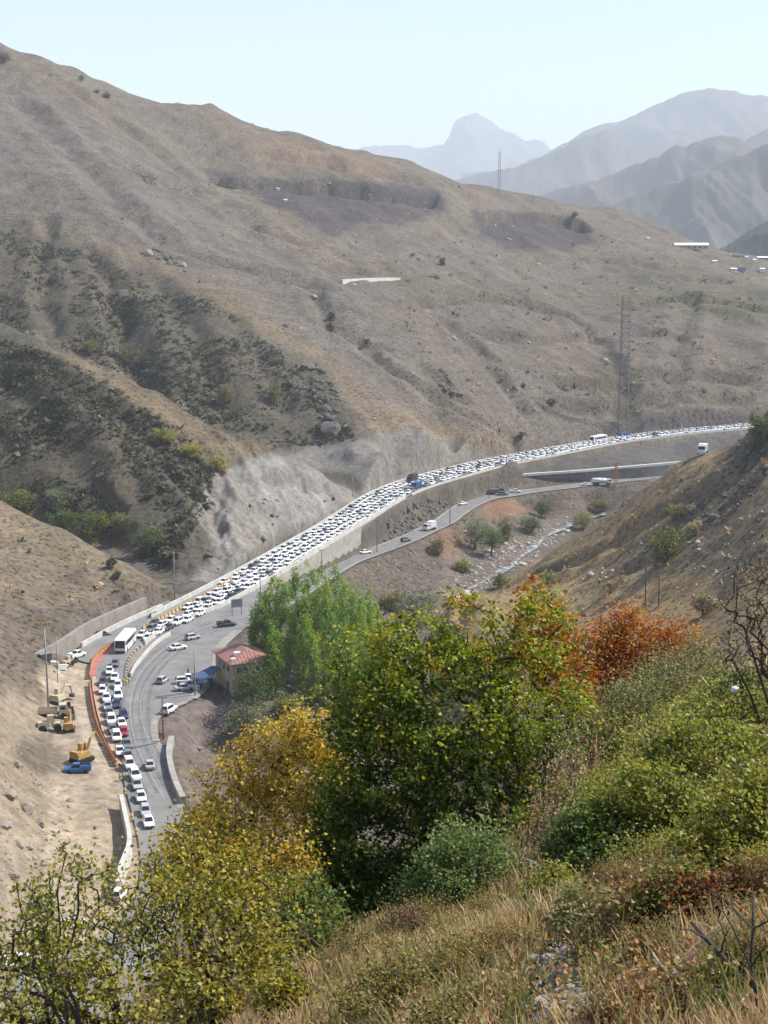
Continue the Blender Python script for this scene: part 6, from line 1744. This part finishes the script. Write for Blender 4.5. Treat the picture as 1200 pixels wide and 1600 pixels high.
for i, (u, v, r, lab) in enumerate([(40, 1262, 1.5, 'largest pale boulder on the left bank, leaning towards the yard'), (12, 1242, 1.3, 'pale boulder at the left edge above the largest one'), (62, 1285, 1.0, 'pale boulder right below the largest one on the bank'),
                                    (5, 1290, 1.1, 'pale boulder at the left edge, below the largest one'), (30, 1320, .9, 'rounded boulder low on the left bank'), (108, 1252, .7, 'flat light stone lying out in the dusty yard'), (150, 1310, .5, 'small stone in the yard near the white wall'),
                                    (120, 1322, .6, 'stone at the lower end of the yard'), (70, 1350, .8, 'boulder just above the treetops at the lower left'), (20, 1370, .9, 'boulder at the left edge just above the leaves'), (55, 1225, .8, 'boulder highest on the bank, below the brown heap'),
                                    (25, 1195, .9, 'boulder on the upper bank near the left edge')]):
    p = G(u, v, 150); boulder(p, r, 'rock', lab, seed=i)
for i, (u, v, r, lab) in enumerate([(517, 672, 5.0, 'big dark rock block at the foot of the mountain face'), (480, 575, 3.4, 'dark rock knob halfway up the rocky rib'), (232, 398, 3.0, 'pale grey rock on the ridge, left of a stony line'), (285, 416, 2.4, 'pale grey rock at the right end of the stony ridge line'),
                                    (945, 566, 3.0, 'pale rock by the dark gully above the tall lattice mast'), (488, 464, 2.2, 'light rock in the middle of the mountain'), (507, 640, 3.0, 'dark rock above the big block at the foot of the face')]):
    p = G(u, v, 560); boulder(p, r, 'rock_dark' if 'dark rock' in lab else 'rock', lab, seed=20 + i, sq=.8)

# river
rv = [G(u, v, 380, 760) for u, v in [(700, 945), (745, 915), (768, 903), (800, 882), (830, 858), (855, 838), (880, 826), (905, 815), (950, 800)]]
rvp = resample([tuple(p) for p in rv], None, 3.5)[0]
rvp[:, 2] = np.convolve(np.pad([zg(a, b) for a, b, _ in rvp], 4, 'edge'), np.ones(9) / 9, 'valid') + .12
wm = bpy.data.materials.new('river_water'); wm.use_nodes = True; t_ = wm.node_tree; p_ = t_.nodes['Principled BSDF']; p_.inputs['Roughness'].default_value = .15
nz = t_.nodes.new('ShaderNodeTexNoise'); nz.inputs['Scale'].default_value = .35; nz.inputs['Detail'].default_value = 6; tcn = t_.nodes.new('ShaderNodeTexCoord'); t_.links.new(tcn.outputs['Object'], nz.inputs['Vector'])
cr = t_.nodes.new('ShaderNodeValToRGB'); cr.color_ramp.elements[0].position = .42; cr.color_ramp.elements[0].color = (.12, .13, .12, 1); cr.color_ramp.elements[1].position = .68; cr.color_ramp.elements[1].color = (.6, .62, .62, 1)
t_.links.new(nz.outputs[0], cr.inputs[0]); t_.links.new(cr.outputs[0], p_.inputs['Base Color']); bp_ = t_.nodes.new('ShaderNodeBump'); bp_.inputs['Distance'].default_value = .3; t_.links.new(nz.outputs[0], bp_.inputs['Height']); t_.links.new(bp_.outputs[0], p_.inputs['Normal'])
wr = 1.5 + .9 * np.sin(np.arange(len(rvp)) * .5)
ribbon('river', rvp, wr * 1.6, 0.15, wm)
print('scatter', time.time() - T0)
# ------------------------------------------------------------------ foreground trees and bushes
def fg(name, label, cat, base, E, **k):
    bx, D = base
    if cat == 'bush':                      # let the ground decide how far away the plant stands
        vb = max(e[1] + e[3] * .85 for e in E)
        q = G(bx, min(vb, 1598), 4.5, 48); f = q.y / D
        if .4 < f < 2.2:
            E = [(*e[:4], e[4] * f) for e in E]; D = q.y
            k['spread'] = tuple(a * f for a in k['spread']); k['leaf'] *= f ** .7
    x = (bx - 600) / 2400 * D * 1.02
    return tree(name, label, cat, (x, D, zg(x, D)), [PE(*e) for e in E], **k)

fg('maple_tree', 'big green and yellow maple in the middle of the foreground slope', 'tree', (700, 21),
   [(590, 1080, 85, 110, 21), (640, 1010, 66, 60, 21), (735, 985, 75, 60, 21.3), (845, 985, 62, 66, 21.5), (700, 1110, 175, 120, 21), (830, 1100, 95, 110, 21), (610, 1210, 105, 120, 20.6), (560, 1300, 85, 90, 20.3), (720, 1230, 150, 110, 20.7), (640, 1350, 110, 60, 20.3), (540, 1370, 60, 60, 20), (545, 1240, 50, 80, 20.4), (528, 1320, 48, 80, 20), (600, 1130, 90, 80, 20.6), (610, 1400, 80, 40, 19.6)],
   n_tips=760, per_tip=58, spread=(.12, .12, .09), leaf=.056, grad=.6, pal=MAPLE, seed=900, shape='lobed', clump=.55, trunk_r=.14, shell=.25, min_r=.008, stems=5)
fg('maple_branch_tree', 'orange-tipped young maple rising at the right of the big maple', 'tree', (850, 22.5), [(842, 950, 36, 40, 22.5), (858, 1010, 50, 60, 22.5), (885, 1060, 40, 60, 22.5)],
   n_tips=90, per_tip=28, spread=(.13, .13, .12), leaf=.066, pal=[(2, (.34, .20, .04)), (2, (.36, .13, .035)), (1.5, (.17, .19, .035)), (1, (.38, .28, .05))], seed=905, shape='lobed', clump=.4, trunk_r=.05, min_r=.006, stems=2)
fg('golden_tree', 'golden-brown autumn tree left of the big maple', 'tree', (430, 28),
   [(455, 1165, 66, 52, 28), (400, 1200, 70, 60, 28), (490, 1215, 60, 80, 27.5), (370, 1270, 75, 62, 28), (440, 1300, 90, 80, 27.5), (320, 1310, 62, 52, 28), (500, 1300, 50, 70, 27.5), (510, 1150, 50, 50, 27.5), (520, 1240, 50, 70, 27), (340, 1350, 60, 40, 27), (420, 1370, 80, 50, 27)],
   n_tips=560, per_tip=42, spread=(.17, .17, .14), leaf=.058, pal=GOLD, seed=910, shape='lobed', clump=.8, trunk_r=.13, shell=.15, min_r=.009, stems=4)
fg('ochre_tree', 'ochre tree whose crown hides the road end, between golden tree and lower left tree', 'tree', (330, 20),
   [(300, 1320, 50, 34, 20), (350, 1310, 56, 46, 20), (270, 1350, 40, 36, 20), (400, 1350, 70, 60, 19.5), (330, 1380, 70, 50, 19.5), (460, 1370, 50, 50, 19), (290, 1400, 60, 40, 19), (420, 1420, 60, 50, 18.5), (490, 1420, 40, 50, 18)],
   n_tips=340, per_tip=30, spread=(.12, .12, .1), leaf=.048, pal=GOLD + YGRN[1:4], seed=915, shape='lobed', clump=.6, trunk_r=.1, shell=.1, min_r=.007, stems=4)
fg('yellowing_tree', 'yellow-green leafy tree filling the lower left corner, with dark branches', 'tree', (250, 12.5),
   [(320, 1360, 80, 56, 13), (220, 1400, 80, 66, 12.6), (150, 1470, 80, 76, 12.2), (60, 1540, 76, 66, 12), (300, 1470, 120, 90, 12.5), (410, 1420, 80, 80, 13), (430, 1510, 60, 70, 12.2), (200, 1560, 140, 60, 11.6), (60, 1400, 40, 50, 12), (105, 1340, 14, 36, 12), (20, 1490, 60, 60, 11.8), (10, 1580, 90, 60, 11.4), (330, 1560, 90, 60, 11.8)],
   n_tips=600, per_tip=20, spread=(.085, .085, .075), leaf=.037, pal=YGRN, seed=920, shape='lobed', clump=.35, trunk_r=.10, shell=.1, min_r=.006, stems=5)
fg('yellowing_sapling', 'thin sapling whose leafy tips reach highest in the lower left corner', 'tree', (110, 11), [(98, 1335, 16, 30, 11), (40, 1380, 24, 26, 11), (128, 1370, 20, 34, 11), (170, 1360, 18, 30, 11), (60, 1440, 40, 36, 11), (100, 1500, 60, 50, 11)],
   n_tips=80, per_tip=18, spread=(.06, .06, .08), leaf=.034, pal=YGRN[:4], seed=925, clump=.3, shape='lobed', trunk_r=.035, min_r=.005, stems=4)
fg('red_tree', 'orange-red autumn tree on the slope edge below the pole pair', 'tree', (1000, 42),
   [(1010, 1000, 66, 46, 42), (960, 1000, 40, 44, 42), (985, 962, 18, 26, 42), (1058, 1000, 40, 34, 42), (930, 1020, 42, 40, 41.5), (985, 1040, 60, 36, 41.5), (1030, 1035, 40, 30, 41.5), (895, 1050, 40, 32, 41), (990, 1080, 70, 36, 41)],
   n_tips=380, per_tip=44, spread=(.26, .26, .2), leaf=.095, pal=REDP, seed=930, clump=1.2, trunk_r=.13, shell=.1, min_r=.014, stems=3)
fg('bare_tree', 'nearly bare dark-branched tree leaning in from the right edge', 'tree', (1235, 18),
   [(1170, 930, 46, 70, 18), (1200, 1000, 40, 60, 18), (1150, 1000, 30, 40, 17.5), (1230, 880, 50, 60, 18)],
   n_tips=240, per_tip=5, spread=(.08, .08, .08), leaf=.042, pal=[(2, (.07, .085, .03)), (1, (.20, .12, .05)), (1, (.14, .15, .05))], seed=940, clump=.4, trunk_r=.045, shell=.2, min_r=.0045, stems=7, wob=.03)
BU = [
    ('rose_bush', 'light green bush highest on the right-hand slope, below the bare tree', 1110, 17.5, [(1110, 1160, 90, 46, 17.5), (1170, 1190, 60, 50, 17), (1040, 1190, 60, 44, 17.5)], 300, 22, .050, ROSE[:3] + GREEN[:1]),
    ('rose_bush', 'bright yellow-green bush in the middle of the right-hand slope', 1020, 15, [(1020, 1250, 90, 56, 15), (960, 1290, 60, 50, 15), (1090, 1270, 60, 56, 14.8)], 320, 22, .046, ROSE[:3]),
    ('rose_bush', 'green bush with orange leaves at the right edge, halfway down', 1150, 13, [(1150, 1290, 80, 66, 13), (1190, 1240, 50, 50, 13.2), (1100, 1330, 60, 50, 12.8)], 300, 20, .042, ROSE),
    ('rose_bush', 'dark shiny green bush left of the yellow-green one', 915, 15.5, [(915, 1300, 50, 44, 15.5), (950, 1340, 60, 44, 15), (880, 1330, 36, 30, 15.5)], 190, 22, .048, GREEN + WILLOW[:1]),
    ('rose_bush', 'red and yellow speckled bush above the dead branches', 1080, 10.5, [(1080, 1400, 90, 60, 10.5), (1160, 1400, 60, 66, 10.5), (1010, 1420, 60, 50, 10.5)], 320, 18, .036, [(2, (.16, .17, .05)), (2, (.24, .21, .06)), (1.5, (.26, .11, .05)), (1, (.20, .06, .045)), (1, (.09, .11, .035))]),
    ('bramble', 'sparse olive bramble beside the heap of stones', 950, 9.5, [(950, 1450, 60, 44, 9.5), (900, 1420, 46, 40, 10)], 150, 14, .032, OLIVE + YEL[:1]),
    ('broom_bush', 'soft olive-green broom bush below the red tree', 985, 26, [(985, 1110, 60, 44, 26), (1040, 1080, 60, 40, 27), (930, 1150, 50, 40, 25)], 330, 24, .045, OLIVE + [(2, (.13, .16, .05))]),
    ('broom_bush', 'second olive broom bush reaching the right-hand slope edge', 1100, 28, [(1100, 1060, 50, 36, 28), (1150, 1080, 50, 34, 27)], 200, 22, .05, OLIVE + DRY[:1]),
    ('dark_bush', 'dark bush under the bare tree at the right edge', 1185, 22, [(1185, 1075, 46, 34, 22), (1140, 1100, 40, 26, 22)], 150, 18, .05, SHRUB + GREEN[:1] + [(1, (.15, .08, .05))]),
    ('twiggy_bush', 'grey leafless bush between the maple and the green slope', 880, 19, [(880, 1210, 44, 60, 19), (905, 1160, 34, 40, 19.5), (870, 1270, 34, 36, 18.5)], 330, 2, .03, DRY),
    ('feathery_bush', 'feathery pale green bush at the foot of the big maple', 735, 15.5, [(735, 1325, 66, 36, 15.5), (690, 1335, 40, 30, 15.3), (770, 1350, 40, 34, 15.3), (710, 1380, 40, 24, 15)], 260, 22, .034, [(2, (.13, .19, .055)), (2, (.18, .23, .075)), (1, (.09, .13, .04))]),
    ('yellow_green_bush', 'small yellow-green bush at the grass edge right of the feathery one', 862, 13.5, [(862, 1385, 36, 28, 13.5), (890, 1400, 26, 22, 13.2)], 90, 20, .04, YEL + ROSE[:1]),
    ('shade_bush', 'dark green undergrowth bush in the shade below the maple', 600, 17.5, [(600, 1370, 60, 36, 17.5), (530, 1400, 50, 36, 17), (660, 1390, 40, 28, 17)], 230, 20, .05, GREEN + SHRUB[:1]),
    ('shade_bush', 'dark bush behind the lower left tree, right of its branches', 480, 16, [(480, 1420, 56, 50, 16), (440, 1470, 60, 40, 15.5), (520, 1460, 50, 36, 15.5)], 200, 18, .05, GREEN + [(1, (.2, .18, .05))]),
    ('twiggy_bush', 'purplish twiggy shrub in front of the shady undergrowth', 650, 11.5, [(640, 1440, 44, 24, 11.5), (690, 1430, 34, 22, 11.8)], 190, 3, .025, [(1, (.16, .08, .07)), (1, (.22, .13, .10))]),
    ('low_shrub', 'low yellowish shrub spread over the dry grass at the bottom', 640, 8.5, [(640, 1520, 90, 34, 8.5), (720, 1500, 60, 36, 8.8), (560, 1560, 60, 30, 8.2)], 260, 12, .024, [(2, (.26, .22, .06)), (2, (.20, .19, .06)), (1, (.30, .18, .07)), (1, (.13, .13, .05))]),
    ('low_shrub', 'low yellowish shrub at the very bottom, left of the stones', 750, 7, [(750, 1570, 60, 30, 7), (680, 1590, 60, 24, 6.8)], 150, 12, .02, [(2, (.22, .19, .06)), (1, (.17, .16, .06)), (1, (.28, .17, .07))]),
    ('leafy_sapling', 'small leafy sapling at the bottom between the grass and the corner tree', 440, 9, [(440, 1560, 46, 44, 9), (480, 1590, 36, 30, 9)], 110, 13, .036, YGRN),
    ('low_shrub', 'reddish low shrub around the foot of the dead branches', 1010, 7.5, [(1010, 1560, 70, 30, 7.5), (1090, 1540, 60, 34, 7.6), (940, 1580, 40, 22, 7.3)], 210, 10, .02, [(2, (.24, .10, .06)), (2, (.22, .17, .08)), (1, (.13, .12, .05))]),
]
for i, (nm, lab, bu, D, E, nt_, per, lf, pal) in enumerate(BU):
    fg(nm, lab, 'bush', (bu, D), E, n_tips=nt_, per_tip=per, spread=tuple([D * .0052] * 2 + [D * .0045]), leaf=lf * 1.15, pal=pal, seed=960 + i, clump=D * .03, trunk_r=.03 if D < 20 else .05, shell=.05, min_r=.0022 + D * .00016, stems=6,
       bark='twig_red' if 'red' in lab and 'tree' not in lab else ('twig' if per < 5 else 'bark'))
# the tangle of shrubs covering the slope between the named bushes
TANGLE = [
    ('green_shrub', 'leafy green shrub in the tangle high on the right-hand slope', [(960, 1110), (1200, 1110), (1220, 1230), (900, 1230)], 26, (70, 46), ROSE[:3] + GREEN[:1], .036, 'bark'),
    ('mixed_shrub', 'green and orange shrub in the tangle halfway down the right-hand slope', [(900, 1240), (1220, 1230), (1220, 1380), (870, 1370)], 38, (66, 44), ROSE, .030, 'twig'),
    ('rusty_shrub', 'rust-speckled shrub in the tangle at the lower right', [(960, 1390), (1220, 1380), (1220, 1560), (960, 1520)], 34, (66, 36), [(2, (.16, .15, .05)), (2, (.22, .18, .06)), (1.5, (.22, .10, .05)), (1, (.09, .10, .035))], .020, 'twig_red'),
    ('olive_shrub', 'dull olive shrub among dry grass left of the stone heap', [(560, 1450), (800, 1400), (840, 1500), (700, 1590), (480, 1590)], 28, (56, 28), [(2, (.34, .27, .08)), (2, (.24, .21, .06)), (1.5, (.36, .22, .09)), (1, (.12, .12, .04))], .018, 'twig'),
    ('dark_shrub', 'dark undergrowth shrub under the trees at the lower left', [(420, 1440), (560, 1400), (760, 1370), (740, 1410), (600, 1470), (440, 1540)], 14, (60, 36), GREEN + SHRUB[:1], .034, 'bark'),
    ('broom_shrub', 'soft olive broom shrub on the slope below the red tree', [(900, 1080), (1080, 1060), (1180, 1090), (960, 1180), (880, 1180)], 12, (64, 34), OLIVE + DRY[:1], .036, 'twig'),
    ('twiggy_shrub', 'brown leafless shrub on the grassy slope right of the maple', [(800, 1280), (880, 1200), (900, 1330), (830, 1400)], 9, (44, 34), DRY[:3], .016, 'twig')]
for gi, (nm, lab, poly, cnt_, (bw, bh), pal, lf, bk) in enumerate(TANGLE):
    Pp = np.array(poly, float); rr_ = np.random.default_rng(1200 + gi); made = 0
    while made < cnt_:
        u = rr_.uniform(Pp[:, 0].min(), Pp[:, 0].max()); v = rr_.uniform(Pp[:, 1].min(), Pp[:, 1].max())
        if poly_dist(np.array([u]), np.array([v]), Pp)[0] < 0: continue
        q = G(u, v, 4.5, 60)
        if q.y > 50: made += 1; continue
        s_f = rr_.uniform(.6, 1.25); w_, h_ = bw * s_f, bh * s_f * rr_.uniform(.8, 1.3); D = q.y; k_ = D / 14
        E = [(u + rr_.uniform(-.5, .5) * w_, v - h_ * rr_.uniform(.3, 1.0), w_ * .55, h_ * .6, D + rr_.uniform(-.4, .4) * k_) for _ in range(4)]
        tree(nm, lab, 'shrub', tuple(q), [PE(*e) for e in E], n_tips=int(70 + w_), per_tip=3 if 'leafless' in lab else 13, spread=(D * .0050,) * 3, leaf=lf * max(.7, k_ ** .8), pal=pal, seed=1300 + gi * 40 + made, group=nm.replace('_', ' ') + 's in the slope tangle',
             clump=D * .03, trunk_r=.02 * max(1, k_), shell=.0, min_r=.0018 + D * .00014, stems=6, bark=bk)
        made += 1
print('bushes', time.time() - T0)

# ---- dry grass on the slope
def grass(name, n, seed, region, hgt, pal, wid=.006):
    r_ = np.random.default_rng(seed)
    P = []
    uu = r_.uniform(region[0], region[1], n); dd = np.exp(r_.uniform(math.log(region[2]), math.log(region[3]), n))
    x = (uu - 600) / 2400 * dd; y = dd
    msk = fbm(x, y, 1.1, 3, seed) > -.22 + .35 * ((uu > 900) & (y > 9))
    z0_ = np.array([zg(a, b) for a, b in zip(x, y)]); gu, gv = proj(x, y, z0_)
    msk &= ((gu - 872) / 46) ** 2 + ((gv - 1545) / 75) ** 2 > 1 + .4 * fbm(x, y, .3, 2, 9)      # bare patch around the stone heap
    x, y = x[msk], y[msk]
    z = np.array([zg(a, b) for a, b in zip(x, y)])
    k = len(x)
    h = hgt * r_.uniform(.4, 1.3, k) * (1 + .5 * fbm(x, y, .8, 2, seed + 3))
    th = r_.uniform(0, 6.28, k); lean = r_.uniform(.1, .75, k) * h
    dx, dy = np.cos(th) * lean, np.sin(th) * lean
    px, py = -np.sin(th) * wid, np.cos(th) * wid
    w = wid * r_.uniform(.7, 1.5, k) * (y / 7) ** .7
    fx = r_.uniform(-1, 1, k); fy = r_.uniform(-1, 1, k); L_ = np.hypot(fx, fy); fx, fy = fx / L_ * w, fy / L_ * w
    V = np.stack([np.c_[x - fx, y - fy, z - .02], np.c_[x + fx, y + fy, z - .02], np.c_[x + dx * .4 + fx * .7, y + dy * .4 + fy * .7, z + h * .6], np.c_[x + dx * .4 - fx * .7, y + dy * .4 - fy * .7, z + h * .6],
                  np.c_[x + dx, y + dy, z + h], np.c_[x + dx + fx * .2, y + dy + fy * .2, z + h * .99]], axis=1)
    F = np.concatenate([np.arange(k)[:, None] * 6 + np.array([[0, 1, 2, 3]]), np.arange(k)[:, None] * 6 + np.array([[3, 2, 5, 4]])])
    c = np.repeat(palette_colors(np.c_[x, y, z], pal, r_, .8, seed), 6, axis=0)
    me = np_mesh(name, V.reshape(-1, 3), F, {'leaf': ('FLOAT_COLOR', np.c_[c, np.ones(len(c))])})
    return tag(link(name, me, M['leaf_dry']), kind='stuff')
grass('dry_grass', 46000, 11, (330, 1260, 4.5, 22), .165, DRY + [(.6, (.26, .23, .09))])
grass('dry_grass', 16000, 12, (-50, 1260, 20, 60), .5, DRY + OLIVE[:2], .012)
grass('green_grass', 5000, 13, (500, 1260, 5, 20), .22, [(1, (.14, .16, .05)), (1, (.20, .19, .07))], .006)
# leafy ground cover among the grass
r_ = np.random.default_rng(15)
n = 26000; uu = r_.uniform(380, 1260, n); dd = np.exp(r_.uniform(math.log(4.8), math.log(24), n)); x = (uu - 600) / 2400 * dd
msk = fbm(x, dd, 1.4, 3, 44) > .02; x, y = x[msk], dd[msk]
z = np.array([zg(a, b) for a, b in zip(x, y)]) + r_.uniform(.02, .26, len(x))
g_ = foliage('ground_cover', np.c_[x, y, z], .03, [(2, (.30, .24, .07)), (1.6, (.17, .17, .05)), (1.4, (.36, .22, .09)), (1, (.28, .11, .07)), (1.4, (.44, .34, .16))], 16, None, clump=.5)
tag(g_, kind='stuff')

# ---- stones in the gap of the grass
k = 0
SL = [('long pale stone at the top of the stone heap', 866, 1507, .11), ('white oblong stone in the middle of the heap', 880, 1530, .13), ('pale stone leaning left in the heap', 862, 1535, .08), ('small white stone at the heap centre', 872, 1562, .10),
      ('white rounded stone low in the heap', 838, 1572, .09), ('flat grey stone right of the heap', 905, 1568, .12), ('pale stone at the bottom edge of the picture', 880, 1590, .14), ('small stone high above the heap in dry leaves', 905, 1440, .06),
      ('grey stone at the left rim of the heap', 848, 1500, .07), ('broken white stone under the oblong one', 892, 1548, .07), ('stone tucked beside the long pale stone', 888, 1500, .07), ('grey stone at the lower left of the heap', 856, 1592, .10),
      ('angular stone at the right rim of the heap', 918, 1545, .08), ('half-buried stone below the bramble', 925, 1500, .08), ('light stone alone left of the heap', 822, 1520, .06)]
for i, (lab, u, v, r) in enumerate(SL):
    p = G(u, v, 4, 60); boulder(p + Vector((0, 0, r * .2)), r * .6, 'heap_stone', lab, 'stone', None, 40 + i, .55)
stones('gravel', [G(random.gauss(872, 26), random.gauss(1545, 34), 4, 60) + Vector((0, 0, .02)) for _ in range(200)], .11, 'heap_stone', 505)
stones('gravel', [G(random.gauss(872, 30), random.gauss(1540, 38), 4, 60) + Vector((0, 0, .01)) for _ in range(200)], .12, 'rock_dark', 506)

# ---- dead branches
def branch(label, pts, r0, m='bark_pale', D0=6.5, twigs=3, seed=0):
    r_ = random.Random(seed)
    gq = G(pts[0][0], min(pts[0][1], 1596), 3.0, 40); f_ = gq.y / pts[0][2] * .985
    P = [Vector(PD(u, v, D * f_)) for u, v, D in pts]
    r0 *= f_
    base = P[0].copy(); t = empty('dead_branch', base, 0, label, 'branch')
    pts2 = resample([tuple(p - base) for p in P], None, .06)[0]
    n = len(pts2); pts2 = [Vector(p) + Vector((r_.gauss(0, .004), r_.gauss(0, .004), r_.gauss(0, .004))) for p in pts2]
    MB().tube(pts2, [r0 * (1 - .75 * i / n) for i in range(n)], 6).build('stem', M[m], t, True)
    for k in range(twigs):
        i = r_.randint(n // 4, n - 2); q = pts2[i]; d = Vector((r_.uniform(-1, 1), r_.uniform(-.4, .4), r_.uniform(.1, 1))).normalized() * r_.uniform(.12, .4)
        MB().tube([q, q + d * .5 + Vector((0, 0, .02)), q + d], [r0 * .35, r0 * .25, r0 * .12], 4).build('twig', M[m], t)
    return t
branch('long pale dead branch lying out to the left from the corner clump', [(1163, 1556, 6.6), (1110, 1545, 6.7), (1070, 1528, 6.9), (1040, 1518, 7.1), (1020, 1490, 7.3)], .016, seed=1)
branch('dark dead stem leaning up-left from the corner clump', [(1170, 1552, 6.6), (1140, 1505, 6.7), (1112, 1475, 6.8), (1082, 1440, 6.9)], .019, 'bark', seed=2)
branch('pale dead stick crossing behind the dark leaning stem', [(1112, 1482, 7.4), (1080, 1474, 7.5), (1045, 1470, 7.6)], .013, seed=3, twigs=1)
branch('upright dark dead stem standing in the corner clump', [(1192, 1600, 6.4), (1172, 1510, 6.5), (1174, 1450, 6.6), (1178, 1395, 6.7)], .014, 'bark', seed=4, twigs=5)
branch('white bent stick at the foot of the corner clump, right one', [(1196, 1625, 6.2), (1190, 1590, 6.3), (1176, 1548, 6.5)], .02, seed=5, twigs=0)
branch('white bent stick at the foot of the corner clump, left one', [(1155, 1625, 6.2), (1158, 1580, 6.3), (1166, 1558, 6.5)], .018, seed=6, twigs=0)
branch('grey dead branch low in the grass left of the corner clump', [(1090, 1542, 7.0), (1040, 1545, 7.1), (990, 1540, 7.2), (960, 1535, 7.3)], .010, seed=7)
branch('bleached dead branch in the shade at the lower left', [(560, 1540, 9.6), (520, 1500, 9.8), (490, 1470, 10), (470, 1455, 10.2)], .008, 'twig', seed=8, twigs=5)
branch('short bleached stick lying left of the shaded dead branch', [(500, 1508, 10.2), (470, 1510, 10.3), (440, 1505, 10.4)], .007, seed=9, twigs=1)
branch('small white stick on the slope between bush and grass', [(850, 1362, 13.2), (832, 1348, 13.4), (815, 1340, 13.6)], .02, seed=10, twigs=1)
# white crumpled bag caught in the dark bush
bm = bmesh.new(); bmesh.ops.create_icosphere(bm, subdivisions=3, radius=.055)
for v in bm.verts:
    n_ = v.co.normalized(); v.co *= 1 + .22 * math.sin(n_.x * 7 + n_.z * 5) * math.cos(n_.y * 6) + .1 * math.sin(n_.z * 13)
me = bpy.data.meshes.new('bag'); bm.to_mesh(me); bm.free()
o = link('plastic_bag', me, M['white_sheet'], smooth=True); o.location = PD(1148, 1078, 20.5); tag(o, 'crumpled white plastic bag caught in the bush at the right', 'bag')
print('end', time.time() - T0, sum(len(o.data.polygons) for o in SC.objects if o.type == 'MESH'))
